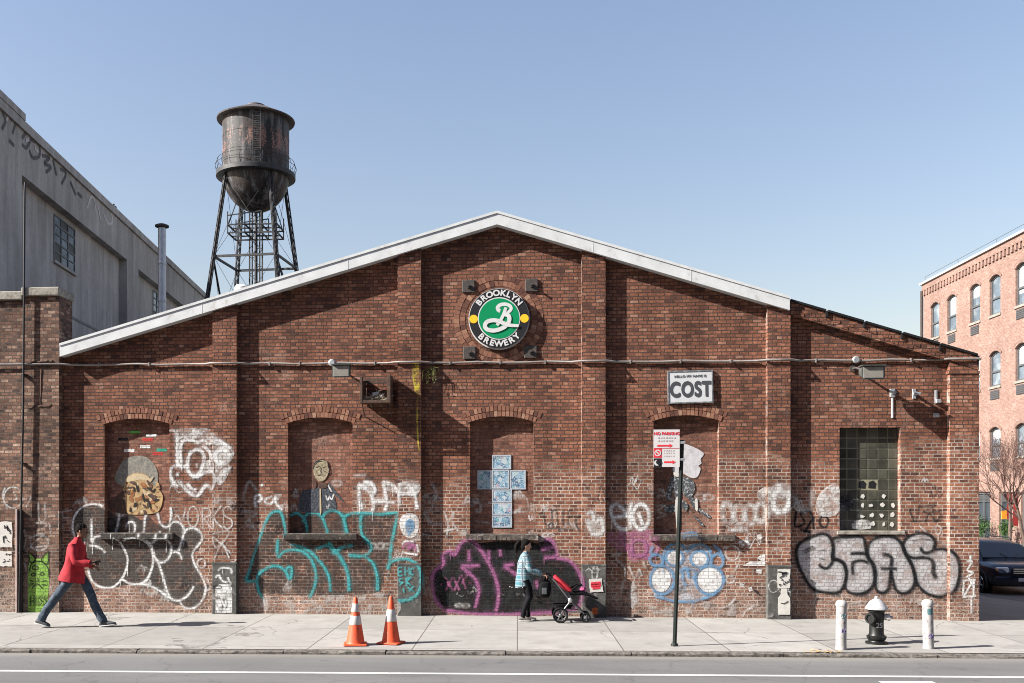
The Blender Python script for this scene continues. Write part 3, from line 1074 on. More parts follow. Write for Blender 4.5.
graffiti('scrawled white tag left of the second window', crop(240, 450, 6.83), wh, [
    ('line', 'white', .06, [[(105, 390), (105, 320), (140, 308), (146, 342), (112, 352)], [(145, 235), (155, 245)], [(220, 318), (182, 332), (175, 362), (215, 366), (240, 320), (245, 362), (290, 412)]]),
    ('line', 'white_faint', .09, [[(20, 350), (40, 260), (65, 215), (90, 240), (115, 280)], [(10, 420), (110, 430), (40, 500), (110, 520)], [(60, 460), (100, 550)]])])
graffiti('worn white paint along the foot of the wall behind the cones', crop(230, 470, 3.2), wh, [
    ('fill', 'chalk', [[(290, 402), (360, 392), (470, 392), (540, 400), (540, 460), (440, 464), (330, 462), (280, 440)], [(150, 425), (280, 420), (285, 460), (150, 464)]])])
# stickers and plinth paint on the second pilaster
graffiti('white flower paste-up with a blue face on a pilaster', lambda x, y: W(340 + x / 7.59, 460 + y / 7.59, -PD), wh, [
    ('fill', 'white', [[(450, 480), (465, 430), (500, 408), (545, 405), (585, 425), (600, 470), (595, 530), (570, 580), (520, 590), (475, 560)]]),
    ('fill', 'blue', [[(500, 470), (530, 445), (562, 470), (566, 520), (545, 550), (520, 575), (505, 545), (494, 510)]]),
    ('line', 'black_thin', .025, [[(500, 500), (560, 498)], [(512, 520), (550, 520)], [(515, 470), (550, 470)], [(520, 545), (545, 545)]]),
    ('line', 'pink', .06, [[(470, 670), (500, 640), (540, 620), (520, 680), (560, 640), (580, 690)]]),
    ('line', 'white', .05, [[(470, 640), (500, 615), (560, 620)], [(470, 700), (590, 720)], [(585, 640), (595, 700)]])])
# --- bay three: black and pink
c9 = crop(410, 500, 3.733)
c10 = crop(425, 520, 6.83)
def m90(x, y):
    return c10(x - 1000, y) if x > 800 else c9(x, y)
def sA(*p): return [(x + 1000, y) for x, y in p]
graffiti('black bubble letters edged in pink behind the woman and stroller', m90, wh, [
    ('fill', 'black', [[(130, 412), (95, 372), (84, 315), (92, 268), (125, 235), (120, 205), (150, 190), (165, 205), (188, 162), (220, 152), (260, 160), (330, 155), (480, 158), (520, 145), (545, 180), (550, 216), (592, 226), (622, 255), (642, 300), (645, 350), (630, 400), (560, 418), (400, 424), (250, 424)]]),
    ('line', 'pink', .085, [
        [(130, 412), (95, 372), (82, 310), (92, 266), (125, 236), (118, 207), (150, 190), (166, 207), (190, 162), (220, 150), (250, 165), (290, 230), (315, 280), (330, 340), (325, 400), (318, 415)],
        [(130, 412), (250, 426), (400, 426), (530, 420), (620, 410)],
        sA((297, 205), (302, 280)), sA((245, 316), (375, 312)), sA((245, 318), (310, 370), (352, 420), (367, 490), (350, 570), (340, 600)), sA((436, 205), (434, 290)), sA((512, 200), (516, 250)),
        [(352, 246), (388, 240)], [(352, 246), (402, 282)], [(500, 216), (545, 210), (546, 180), (525, 148), (500, 150)], [(545, 218), (592, 226), (625, 260), (644, 310), (640, 370), (620, 410)], [(490, 184), (532, 176)], [(470, 300), (480, 330)]]),
    ('line', 'pink_soft', .06, [sA((135, 390), (190, 480)), sA((190, 390), (140, 480)), sA((195, 390), (235, 480)), sA((240, 390), (200, 480)), sA((250, 375), (280, 470)), sA((290, 370), (250, 440)), sA((298, 430), (318, 430)), sA((105, 438), (118, 438)), [(125, 238), (118, 250), (92, 268)]]),
    ('line', 'chalk', .05, [sA((270, 490), (330, 485)), sA((330, 460), (355, 485)), sA((220, 500), (260, 520)), [(330, 356), (350, 354)], [(400, 352), (430, 355)], [(200, 340), (230, 346)]])])
graffiti('white scribbled tag left of the cross window', crop(410, 400, 4.876), wh, [
    ('line', 'white_thin', .055, [[(165, 540), (185, 600), (180, 660)], [(185, 600), (215, 550), (205, 590), (235, 640)], [(165, 640), (230, 625)], [(205, 545), (215, 560)]]),
    ('line', 'white_faint', .06, [[(300, 520), (330, 500), (345, 540), (320, 545), (360, 510), (400, 500)], [(310, 590), (390, 600)], [(500, 480), (560, 470), (575, 540), (510, 540)]])])
graffiti('faded black tag right of the cross window', crop(410, 400, 4.876), wh, [
    ('line', 'black_thin', .05, [[(650, 540), (660, 610), (690, 600)], [(625, 560), (650, 545)], [(690, 530), (695, 620)], [(690, 540), (730, 530)], [(715, 535), (720, 620)], [(745, 530), (745, 615)], [(770, 535), (770, 610)], [(770, 540), (800, 535)], [(770, 570), (800, 565)], [(830, 560), (805, 590), (825, 640)], [(620, 640), (680, 625), (800, 630)]])])
graffiti('flaking white paint on the pilaster right of the cross window', lambda x, y: W(410 + x / 4.876, 400 + y / 4.876, -PD), wh, [
    ('line', 'white', .08, [[(860, 560), (885, 545), (895, 590), (860, 600)], [(870, 610), (880, 640)], [(900, 600), (930, 580), (940, 640), (900, 655)], [(880, 655), (935, 650)]]),
    ('fill', 'chalk', [[(855, 570), (900, 550), (940, 580), (940, 655), (890, 658), (858, 610)]])])
# --- bay four: rings, pink, blue characters
c11 = crop(600, 490, 5.25)
graffiti('white looping tag of an e and an O over a pink patch', c11, wh, [
    ('fill', 'pink_soft', [[(152, 225), (265, 205), (310, 250), (325, 300), (280, 355), (215, 372), (152, 370)], [(40, 230), (150, 220), (150, 320), (90, 315), (45, 280)]]),
    ('line', 'white', .085, [[(142, 205), (100, 200), (68, 150), (56, 100), (82, 76), (118, 98), (142, 145)], [(60, 150), (100, 140), (142, 135)], [(163, 65), (156, 140), (160, 205)], C(ring(215, 140, 42, 66)), [(200, 118), (212, 150), (225, 185)]]),
    ('line', 'pink', .05, [C(ring(205, 305, 42, 45)), [(165, 250), (170, 350)], [(240, 350), (290, 340), (310, 290)]]),
    ('line', 'white_thin', .06, [[(150, 400), (182, 462), (205, 415), (218, 452)], [(225, 375), (240, 410)]]),
    ('line', 'white_faint', .06, [[(110, 330), (85, 360), (130, 420), (110, 540)], [(60, 340), (110, 330)], [(300, 85), (345, 80), (310, 110), (350, 130), (300, 150)]])])
c12 = crop(640, 500, 5.69)
graffiti('pale blue twin-eyed cartoon face behind the sign pole', c12, wh, [
    ('fill', 'pale_blue', [[(55, 470), (65, 405), (115, 375), (140, 290), (200, 245), (270, 255), (345, 240), (400, 275), (410, 365), (460, 395), (480, 455), (455, 520), (400, 545), (330, 570), (220, 575), (110, 555), (65, 515)]]),
    ('fill', 'white', [ring(195, 328, 48, 42), ring(337, 335, 48, 44), ring(120, 455, 55, 68), ring(397, 455, 70, 72)]),
    ('line', 'blue', .055, [C(ring(195, 328, 50, 45)), C(ring(337, 335, 50, 46)), [(130, 372), (135, 310), (160, 265), (210, 248), (250, 270), (272, 300), (290, 270), (340, 250), (390, 275), (406, 320), (402, 372)],
        C(ring(125, 455, 68, 80)), C(ring(395, 455, 80, 80)), [(62, 362), (55, 330), (90, 308), (125, 330), (125, 362), (95, 375), (62, 362)], [(405, 330), (440, 305), (472, 340), (456, 382), (410, 372)], [(420, 260), (455, 290), (475, 340)],
        [(225, 402), (262, 388), (312, 402), (300, 450)], [(240, 400), (245, 470), (265, 480)], [(265, 395), (280, 440)], [(80, 545), (200, 575), (300, 575), (400, 545), (462, 500)], [(75, 260), (60, 300), (95, 310)]]),
    ('line', 'blue', .09, [[(240, 200), (285, 192), (330, 195)]]),
    ('fill', 'brick_ink', [[(325, 200), (360, 182), (360, 240), (330, 225)]])])
graffiti('chipped white paint and rings right of the blue cartoon face', c12, wh, [
    ('line', 'white_thin', .06, [C(ring(525, 302, 40, 40)), [(572, 338), (545, 390), (515, 440)], C(ring(512, 452, 24, 20)), [(560, 240), (600, 225)], [(600, 250), (625, 225)], [(470, 270), (500, 265)]]),
    ('fill', 'white', [[(585, 374), (625, 350), (712, 345), (712, 376)], [(665, 330), (690, 310), (712, 310), (712, 345), (690, 346)], [(665, 200), (690, 190), (690, 225), (668, 225)], [(660, 395), (695, 395), (690, 420), (662, 415)], [(615, 500), (636, 492), (640, 515), (622, 522)], [(565, 470), (590, 478), (595, 500), (568, 490)]], 1),
    ('fill', 'brick_ink', [[(640, 508), (655, 505), (682, 540), (668, 538)]], 1),
    ('fill', 'chalk', [[(60, 560), (180, 590), (360, 575), (520, 590), (735, 600), (735, 660), (420, 655), (80, 655)]]),
    ('line', 'white_thin', .06, [[(540, 560), (500, 600), (440, 620)], [(640, 610), (600, 630), (580, 660)]])])
c13 = crop(715, 470, 4.55)
graffiti('fuzzy white ring letters beside the fourth pilaster', c13, wh, [
    ('line', 'white_thin', .14, [C([(60, 150), (85, 190), (75, 240), (45, 240), (32, 195), (38, 160)]), C(ring(110, 203, 26, 40)), C(ring(158, 203, 26, 42)), C(ring(208, 193, 24, 42)), [(60, 272), (150, 268)]]),
    ('fill', 'white_thin', [[(190, 100), (245, 75), (245, 140), (225, 150), (200, 140)]]),
    ('line', 'white', .06, [[(195, 300), (212, 310)], [(140, 322), (155, 340)], [(110, 325), (130, 345)]])])
graffiti('white round face sprayed on the fourth pilaster', lambda x, y: W(715 + x / 4.55, 470 + y / 4.55, -PD), wh, [
    ('line', 'white', .13, [[(270, 100), (265, 160), (285, 190), (320, 185), (340, 140), (335, 90)], [(290, 60), (300, 100), (330, 110)]]),
    ('fill', 'white_thin', [[(255, 75), (300, 60), (345, 70), (345, 120), (300, 130), (258, 110)]]),
    ('line', 'chalk', .05, [[(258, 238), (345, 240)], [(258, 300), (320, 290)], [(258, 330), (345, 335)], [(270, 360), (335, 365)]])])
# --- right bay: silver letters
c14 = crop(770, 470, 3.205)
c16 = crop(790, 525, 5.69)
LC = [(38, 140), (60, 100), (140, 60), (190, 50), (225, 70), (243, 130), (240, 193), (270, 196), (305, 220), (320, 280), (302, 350), (265, 385), (180, 380), (120, 355), (62, 262), (38, 190)]
LE = [(250, 76), (330, 68), (412, 70), (424, 110), (432, 150), (445, 188), (475, 225), (485, 290), (465, 350), (420, 386), (350, 388), (312, 355), (320, 280), (305, 222), (266, 197), (243, 185), (247, 130)]
LA = [(440, 130), (465, 85), (530, 65), (600, 75), (640, 120), (665, 180), (700, 250), (712, 310), (690, 365), (645, 388), (603, 370), (582, 310), (572, 262), (566, 310), (556, 365), (525, 385), (490, 368), (482, 300), (470, 235), (443, 180)]
LS = [(640, 120), (652, 85), (690, 57), (750, 46), (800, 62), (824, 100), (817, 138), (870, 136), (920, 165), (942, 220), (940, 300), (915, 368), (860, 406), (790, 395), (740, 360), (713, 310), (690, 222), (665, 180), (645, 150)]
graffiti('big silver bubble letters outlined in black behind the hydrant', c16, wh, [
    ('fill', 'grey_haze', [[(10, 150), (100, 40), (220, 30), (430, 40), (540, 40), (760, 22), (850, 80), (960, 150), (965, 320), (900, 420), (800, 420), (420, 410), (180, 405), (70, 330)]]),
    ('fill', 'silver', [LC, LE, LA, LS]),
    ('line', 'black_line', .075, [C(LC), C(LE), C(LA), C(LS), [(163, 222), (180, 240), (210, 245), (236, 215), (243, 185)], [(343, 162), (390, 160), (440, 163)], [(355, 208), (353, 245), (355, 282)], [(355, 212), (400, 201), (445, 214)],
        [(515, 248), (605, 248)], {'p': [(524, 168), (556, 170), (577, 192), (570, 238)], 'w': .1}, [(740, 122), (750, 150), (780, 158), (817, 140)], [(655, 170), (700, 186), (750, 184), (798, 190)], {'p': [(800, 190), (813, 225), (812, 270), (828, 305)], 'w': .1}]),
    ('line', 'black_thin', .04, [[(70, 150), (130, 120), (90, 145)], [(80, 160), (145, 130)], [(160, 150), (200, 140)], [(165, 190), (200, 195)], [(255, 95), (290, 85)], [(690, 90), (760, 80), (800, 85)]])])
graffiti('black scribble left of the glass block window', crop(770, 470, 3.205), wh, [
    ('line', 'black_line', .05, [[(85, 130), (80, 180), (110, 170), (100, 140), (130, 135), (140, 190)], [(110, 200), (140, 150)], C(ring(172, 165, 14, 18)), [(95, 190), (130, 200)]]),
    ('line', 'white_faint', .16, [[(80, 80), (90, 120), (125, 125), (138, 60)]]),
    ('fill', 'white_thin', [[(150, 90), (180, 55), (218, 45), (222, 130), (190, 150), (150, 140)]]),
    ('fill', 'brick_ink', [[(228, 105), (245, 80), (268, 85), (275, 110), (260, 130), (235, 128)]]),
    ('fill', 'grey_haze', [[(224, 60), (285, 80), (300, 190), (224, 192)]]),
    ('fill', 'white_thin', [[(275, 165), (320, 160), (330, 188), (272, 190)]])])
graffiti('black scrawl right of the glass block window', crop(770, 470, 3.205), wh, [
    ('line', 'black_thin', .05, [[(445, 125), (465, 165), (480, 110)], [(470, 120), (530, 112), (490, 135), (550, 130)], [(495, 170), (510, 140), (530, 165), (550, 140)], [(450, 165), (555, 160)], [(520, 115), (525, 160)]]),
    ('line', 'white_thin', .05, [C(ring(538, 192, 9, 13)), [(480, 180), (500, 200)]]),
    ('line', 'chalk', .12, [[(250, 440), (300, 425), (420, 430)], [(330, 465), (430, 445)], [(430, 420), (560, 430)]])])
graffiti('white scribbled tag on the right corner pier', lambda x, y: W(870 + x / 4.27, 500 + y / 4.27, -PD), wh, [
    ('line', 'white', .045, [[(410, 262), (436, 262), (415, 300), (440, 310), (410, 330)], [(428, 235), (428, 270)], [(400, 350), (400, 410), (440, 345), (440, 415)], [(395, 345), (450, 340)], [(420, 330), (440, 370)], [(432, 415), (432, 485)], [(395, 415), (452, 408)]])])
# paint on the neighbour's pier
graffiti('green cartoon cat with black lines, lettered HISS', lambda x, y: W(20 + x / 4.88, 510 + y / 4.88, ND_), nb_, [
    ('fill', 'green', [[(38, 502), (40, 275), (48, 250), (42, 202), (75, 238), (102, 238), (140, 198), (140, 262), (142, 330), (138, 420), (132, 502)]], 1),
    ('line', 'black_line', .028, [[(42, 202), (52, 258), (75, 238), (42, 202)], [(140, 198), (105, 242), (135, 262), (140, 198)], [(45, 300), (60, 260), (100, 250), (135, 280), (142, 330)], C(ring(75, 282, 14, 10)), C(ring(65, 315, 10, 7)), C(ring(108, 312, 10, 7)), [(85, 330), (92, 345), (80, 348)], [(45, 340), (70, 350)], [(45, 362), (70, 360)], [(105, 350), (132, 342)], [(105, 362), (132, 366)], [(60, 380), (85, 360), (112, 385)],
        [(52, 420), (52, 470)], [(70, 415), (70, 468)], [(52, 445), (70, 442)], [(84, 415), (84, 468)], [(108, 418), (96, 430), (110, 448), (96, 466)], [(130, 418), (118, 430), (132, 448), (116, 466)]])])
graffiti('faint white scribbles and a ring on the boundary wall', lambda x, y: W(x / 4.557, 470 + y / 4.557, ND_), nb_, [
    ('line', 'white_thin', .05, [C(ring(57, 125, 42, 48)), [(60, 100), (75, 130), (55, 135)], [(20, 80), (10, 120), (30, 180)], [(120, 170), (145, 120)]]),
    ('line', 'white_faint', .06, [[(175, 150), (180, 230), (205, 225), (205, 150)], [(160, 240), (215, 250), (170, 280)], C(ring(180, 330, 42, 36)), [(110, 270), (120, 320), (105, 370)], [(225, 240), (235, 300)], [(130, 310), (200, 290), (140, 350), (215, 345)], [(115, 420), (120, 460)]])])
# painted bricks inside the leftmost window
bp = lambda x, y: W(60 + x / 6.21, 410 + y / 6.21, RD)
for key, xx, yy in (('leaf', 432, 130), ('ink', 360, 174), ('chalkwhite', 535, 150), ('red', 512, 176), ('chalkwhite', 497, 220), ('jade', 600, 240), ('red', 575, 262), ('chalkwhite', 398, 242)):
    graffiti(None, bp, wh, [('fill', 'brick_' + key, [[(xx, yy), (xx + 64, yy), (xx + 64, yy + 17), (xx, yy + 17)]], 1)]).name = 'painted_brick'
graffiti('yellow paint streak on the second pilaster', lambda x, y: W(230 + x / 4.655, 340 + y / 4.655, -PD), wh, [
    ('fill', 'yellow', [[(848, 95), (880, 92), (884, 270), (866, 275), (850, 180)]], 1),
    ('line', 'yellow', .035, [[(872, 270), (872, 380), (876, 480), (882, 520)]])])

# ------------------------------------------------------------------ small scattered tags and buffed patches
rt_ = random.Random(77)
def scrib(cx, cz, w, h):
    n = rt_.randint(4, 8)
    out_ = []
    kind = rt_.random()
    for k in range(rt_.randint(1, 3)):
        if kind < .3:
            out_.append(C([(cx + w * .5 * math.cos(2 * PI * i / 8) * rt_.uniform(.8, 1.1), cz + h * .5 * math.sin(2 * PI * i / 8) * rt_.uniform(.8, 1.1)) for i in range(8)]))
            cx += w * .8
        else:
            out_.append([(cx - w + 2 * w * (i + rt_.uniform(-.6, .6)) / n, cz + (h * .5 if i % 2 else -h * .5) * rt_.uniform(.3, 1.1)) for i in range(n)])
            cz += h * rt_.uniform(.2, .9); w *= .7
    return out_
raw = lambda x, z: Vector((x, 0, z))
for key, wd_, cnt in (('white_thin', .034, 22), ('white_faint', .075, 20), ('black_thin', .03, 15)):
    for k in range(cnt):
        x = rt_.uniform(XL + .3, XR - .3)
        z = rt_.choice((rt_.uniform(.15, .6), rt_.uniform(1.5, 2.7), rt_.uniform(1.7, 2.6), rt_.uniform(.5, 1.6)))
        st = scrib(x, z, rt_.uniform(.06, .22), rt_.uniform(.06, .24))
        if GW[0] - .2 < x < GW[1] + .2: continue
        graffiti(None, raw, wh, [('line', key, wd_, st)])
for k in range(30):
    x, z = rt_.uniform(XL + .4, XR - .5), rt_.choice((rt_.uniform(.1, .7), rt_.uniform(1.5, 2.6)))
    w, h = rt_.uniform(.08, .4), rt_.uniform(.05, .22)
    pl = [(x + w * math.cos(2 * PI * i / 9) * rt_.uniform(.5, 1.1), z + h * math.sin(2 * PI * i / 9) * rt_.uniform(.5, 1.1)) for i in range(9)]
    if GW[0] - .4 < x < GW[1] + .4: continue
    graffiti(None, raw, wh, [('fill', 'chalk', [pl])]).name = 'paint_patch'

# whitewash plus painted-in sun brightness on the narrow side faces
def side_sun_wash(x, y0, y1, z0, z1):
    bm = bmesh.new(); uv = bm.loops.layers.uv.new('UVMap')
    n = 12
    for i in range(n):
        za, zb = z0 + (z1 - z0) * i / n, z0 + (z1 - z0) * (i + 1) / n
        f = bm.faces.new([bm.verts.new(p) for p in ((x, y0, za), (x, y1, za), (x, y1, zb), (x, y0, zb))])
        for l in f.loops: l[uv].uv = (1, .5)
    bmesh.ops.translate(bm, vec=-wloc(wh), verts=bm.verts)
    me = bpy.data.meshes.new('chalk_sun_wash'); bm.to_mesh(me); bm.free()
    me.materials.append(P_['sun_wash'])
    o = bpy.data.objects.new('chalk_sun_wash', me); col.objects.link(o); o.parent = wh
pm('sun_wash', (.46, .39, .35), a=.62, grain=1.0, mort=.1)
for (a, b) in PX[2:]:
    side_sun_wash(a - .003, -PD, -.004, ZPB + .02, ztop(a) - FH)
side_sun_wash(CORN[0] - .003, -PD, -.004, 0.02, ztop(CORN[0]) - .4)
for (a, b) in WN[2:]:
    side_sun_wash(b - .003, .001, RD - .002, ZSI + .02, ZSP)
side_sun_wash(GW[1] - .003, .001, RD - .02, GW[2] + .01, GW[3] - .01)
# ------------------------------------------------------------------ ground, road, pavement
KA = GZ(0, 649.3, 0.0); KB = GZ(1024, 655.0, 0.0)       # kerb line, front top edge
def kerb_y(x): return KA.y + (KB.y - KA.y) * (x - KA.x) / (KB.x - KA.x)
RZ = -.055
SX = 12.7                                                # kerb of the side street
def side_z(y): return 0.0 if y < 0 else -.35 * min(1, y / 8) ** 1.0

m, nt, out = newmat('asphalt')
pos = nd(nt, 'NewGeometry').outputs['Position']
sp = nd(nt, 'SeparateXYZ', {0: pos})
st = nd(nt, 'CombineXYZ', {0: mth(nt, 'MULTIPLY', sp.outputs[0], .12), 1: sp.outputs[1], 2: 0.0}).outputs[0]
streak = noise(nt, st, 1.6, 5, .6)
fine = noise(nt, pos, 70, 4, .75)
big = noise(nt, pos, .5, 4)
c = ramp(nt, fine, [(.3, (.075, .075, .076)), (.5, (.11, .11, .111)), (.75, (.17, .168, .166))])
k = nd(nt, 'MapRange', {0: streak, 1: .3, 2: .7, 3: .84, 4: 1.14}).outputs[0]
k = mth(nt, 'MULTIPLY', k, nd(nt, 'MapRange', {0: big, 1: .3, 2: .7, 3: .9, 4: 1.08}).outputs[0])
c = mixc(nt, 1.0, c, nd(nt, 'CombineXYZ', {0: k, 1: k, 2: k}).outputs[0], 'MULTIPLY')
wp_ = nd(nt, 'VectorMath', {0: pos, 1: nd(nt, 'VectorMath', {0: nd(nt, 'TexNoise', {'Vector': pos, 'Scale': 1.2, 'Detail': 5.0}).outputs['Color'], 'Scale': .7}, operation='SCALE').outputs[0]}, operation='ADD').outputs[0]
vc = nd(nt, 'TexVoronoi', {'Vector': wp_, 'Scale': .5, 'Randomness': 1.0}, feature='DISTANCE_TO_EDGE')
c = mixc(nt, mth(nt, 'MULTIPLY', sstep(nt, vc.outputs['Distance'], .010, .003), .22), c, (.03, .03, .03))
vo2 = nd(nt, 'TexVoronoi', {'Vector': wp_, 'Scale': 1.7, 'Randomness': 1.0}, feature='F1')
c = mixc(nt, mth(nt, 'MULTIPLY', sstep(nt, vo2.outputs['Distance'], .16, .06), .35), c, (.04, .04, .04))
gut = mth(nt, 'SUBTRACT', sp.outputs[1], mth(nt, 'ADD', KA.y - .02, mth(nt, 'MULTIPLY', mth(nt, 'SUBTRACT', sp.outputs[0], KA.x), (KB.y - KA.y) / (KB.x - KA.x))))
gut = sstep(nt, mth(nt, 'ADD', gut, mth(nt, 'MULTIPLY', mth(nt, 'SUBTRACT', streak, .5), .35)), -.42, -.10)
c = mixc(nt, mth(nt, 'MULTIPLY', gut, .55), c, (.20, .185, .165))
bsdf(nt, out, {'Base Color': c, 'Roughness': .9, 'Specular IOR Level': .3, 'Normal': nd(nt, 'Bump', {'Height': fine, 'Strength': .4, 'Distance': .006}).outputs[0]})
M['asphalt'] = m

m, nt, out = newmat('pavement_slabs')
pos = nd(nt, 'NewGeometry').outputs['Position']
sp = nd(nt, 'SeparateXYZ', {0: pos})
wv = noise(nt, pos, 1.2, 2)
wx = mth(nt, 'ADD', sp.outputs[0], mth(nt, 'MULTIPLY', mth(nt, 'SUBTRACT', wv, .5), .02))
vec = nd(nt, 'CombineXYZ', {0: wx, 1: mth(nt, 'SUBTRACT', sp.outputs[1], .05), 2: 0.0}).outputs[0]
br = nd(nt, 'TexBrick', {'Vector': vec, 'Color1': (0, 0, 0), 'Color2': (1, 1, 1), 'Mortar': (.5, .5, .5), 'Scale': 1.0, 'Mortar Size': .011, 'Mortar Smooth': .3, 'Bias': 0.0, 'Brick Width': 1.62, 'Row Height': 2.15}, offset=0.0, offset_frequency=2, squash=1.0, squash_frequency=2)
fine = noise(nt, pos, 55, 5, .7)
mid = noise(nt, pos, 3.0, 6, .65)
big = noise(nt, pos, .45, 4)
c = mixc(nt, br.outputs['Color'], (.222, .215, .203), (.278, .270, .256))
k = mth(nt, 'MULTIPLY', nd(nt, 'MapRange', {0: mid, 1: .3, 2: .7, 3: .88, 4: 1.08}).outputs[0], nd(nt, 'MapRange', {0: fine, 1: .3, 2: .7, 3: .88, 4: 1.1}).outputs[0])
k = mth(nt, 'MULTIPLY', k, nd(nt, 'MapRange', {0: big, 1: .3, 2: .7, 3: .9, 4: 1.06}).outputs[0])
c = mixc(nt, 1.0, c, nd(nt, 'CombineXYZ', {0: k, 1: k, 2: k}).outputs[0], 'MULTIPLY')
vo = nd(nt, 'TexVoronoi', {'Vector': pos, 'Scale': 2.6, 'Randomness': 1.0}, feature='F1')
gum = sstep(nt, vo.outputs['Distance'], .085, .05)
c = mixc(nt, mth(nt, 'MULTIPLY', gum, .45), c, (.12, .11, .10))
stn = sstep(nt, noise(nt, pos, 1.1, 7, .7), .52, .68)
c = mixc(nt, mth(nt, 'MULTIPLY', stn, .42), c, (.13, .12, .11))
vo2 = nd(nt, 'TexVoronoi', {'Vector': pos, 'Scale': 6.5, 'Randomness': 1.0}, feature='F1')
c = mixc(nt, mth(nt, 'MULTIPLY', sstep(nt, vo2.outputs['Distance'], .075, .04), .35), c, (.10, .095, .09))
wp_ = nd(nt, 'VectorMath', {0: pos, 1: nd(nt, 'VectorMath', {0: nd(nt, 'TexNoise', {'Vector': pos, 'Scale': 1.5, 'Detail': 4.0}).outputs['Color'], 'Scale': .5}, operation='SCALE').outputs[0]}, operation='ADD').outputs[0]
vc = nd(nt, 'TexVoronoi', {'Vector': wp_, 'Scale': .38, 'Randomness': 1.0}, feature='DISTANCE_TO_EDGE')
crk_ = mth(nt, 'MULTIPLY', sstep(nt, vc.outputs['Distance'], .006, .002), sstep(nt, big, .45, .55))
c = mixc(nt, mth(nt, 'MULTIPLY', crk_, .7), c, (.07, .065, .06))
# grit against the wall and at the kerb
edge = sstep(nt, mth(nt, 'ADD', sp.outputs[1], mth(nt, 'MULTIPLY', mid, .5)), .02, .28)
c = mixc(nt, mth(nt, 'MULTIPLY', edge, .5), c, (.2, .17, .13))
c = mixc(nt, mth(nt, 'MULTIPLY', br.outputs['Fac'], .85), c, (.085, .078, .07))
hg = mth(nt, 'ADD', mth(nt, 'MULTIPLY', br.outputs['Fac'], -1.0), mth(nt, 'MULTIPLY', fine, .2))
bsdf(nt, out, {'Base Color': c, 'Roughness': .9, 'Specular IOR Level': .25, 'Normal': nd(nt, 'Bump', {'Height': hg, 'Strength': .6, 'Distance': .01}).outputs[0]})
M['pave'] = m
M['kerb'] = mat('kerb_stone', (.13, .118, .105), .9, var=.5, scale=9, bump=.02, c2=(.04, .036, .032), world=True)
M['ground'] = mat('ground_dirt', (.16, .15, .135), .95, var=.3, scale=.3, world=True)
M['lane'] = mat('road_paint', (.42, .42, .41), .7, var=.2, scale=14, c2=(.16, .16, .16), thr=(.58, .7), world=True)

g = MB(); g.poly([(-900, -900, -.62), (900, -900, -.62), (900, 900, -.62), (-900, 900, -.62)])
tag(g.build('ground', M['ground'], kind='structure'), 'bare ground reaching to the horizon', 'ground')
g = MB(); g.poly([(-300, -60, RZ), (300, -60, RZ), (300, -.0, RZ), (-300, -.0, RZ)])
tag(g.build('road', M['asphalt'], kind='structure'), 'grey asphalt street along the warehouse', 'road')
# side street going back
g = MB()
for y0, y1, z0, z1 in ((0, 8, RZ, RZ - .35), (8, 140, RZ - .35, RZ - .35)):
    g.poly([(SX, y0, z0), (24, y0, z0), (24, y1, z1), (SX, y1, z1)])
tag(g.build('side_street', M['asphalt'], kind='structure'), 'side street sloping back past the warehouse corner', 'road')
KW = .16
g = MB()
x0, x1 = -60, SX - KW
n = 40
def top(xa, xb):
    g.poly([(xa, kerb_y(xa) + KW, 0), (xb, kerb_y(xb) + KW, 0), (xb, .3, 0), (xa, .3, 0)])
top(x0, XR)
g.poly([(XR, kerb_y(XR) + KW, 0), (x1, kerb_y(x1) + KW, 0), (x1, 0, 0), (XR, 0, 0)])
g.poly([(XR, 0, 0), (x1, 0, 0), (x1, 8, -.35), (XR, 8, -.35)])
g.poly([(XR, 8, -.35), (x1, 8, -.35), (x1, 140, -.35), (XR, 140, -.35)])
tag(g.build('sidewalk', M['pave'], kind='structure'), 'pale concrete sidewalk in front of the warehouse', 'sidewalk')
# kerb stones, chipped
g = MB()
x = -40.0
while x < SX - .02:
    L = random.uniform(1.3, 2.4)
    xb = min(x + L, SX)
    ya, yb = kerb_y(x), kerb_y(xb)
    t = bmesh.new()
    nseg = max(3, int((xb - x) / .12))
    rows = []
    dz = random.uniform(-.012, .006); dy = random.uniform(-.012, .012)
    for i in range(nseg + 1):
        u = i / nseg
        xx = x + .008 + (xb - x - .016) * u
        yy = kerb_y(xx) + dy
        ch = max(0, mnoise.noise(Vector((xx * 2.1, 3.7, 0)))) * .05 + max(0, mnoise.noise(Vector((xx * 9.0, 1.7, 0)))) * .025
        rows.append([t.verts.new(p) for p in ((xx, yy + KW, dz), (xx, yy + .012 + ch * 1.3, dz), (xx, yy - .004, dz - .012 - ch), (xx, yy - .012, -.5), (xx, yy + KW, -.5))])
    for A, B in zip(rows, rows[1:]):
        for k in range(4):
            t.faces.new((A[k], B[k], B[k + 1], A[k + 1]))
    t.faces.new(rows[0]); t.faces.new(rows[-1][::-1])
    g._merge(t)
    x = xb
for y0, y1, z0, z1 in ((kerb_y(SX) + KW + .1, 0, 0, 0), (0, 8, 0, -.35), (8, 140, -.35, -.35)):
    vs = []
    for y, z in ((y0, z0), (y1, z1)):
        vs.append([g.bm.verts.new(p) for p in ((SX - KW, y, z + .002), (SX, y, z + .002), (SX, y, z - .4), (SX - KW, y, z - .4))])
    for k in range(4):
        g.bm.faces.new((vs[0][k], vs[0][(k + 1) % 4], vs[1][(k + 1) % 4], vs[1][k]))
tag(g.build('kerb', M['kerb'], kind='structure'), 'worn stone kerb along the street', 'kerb')
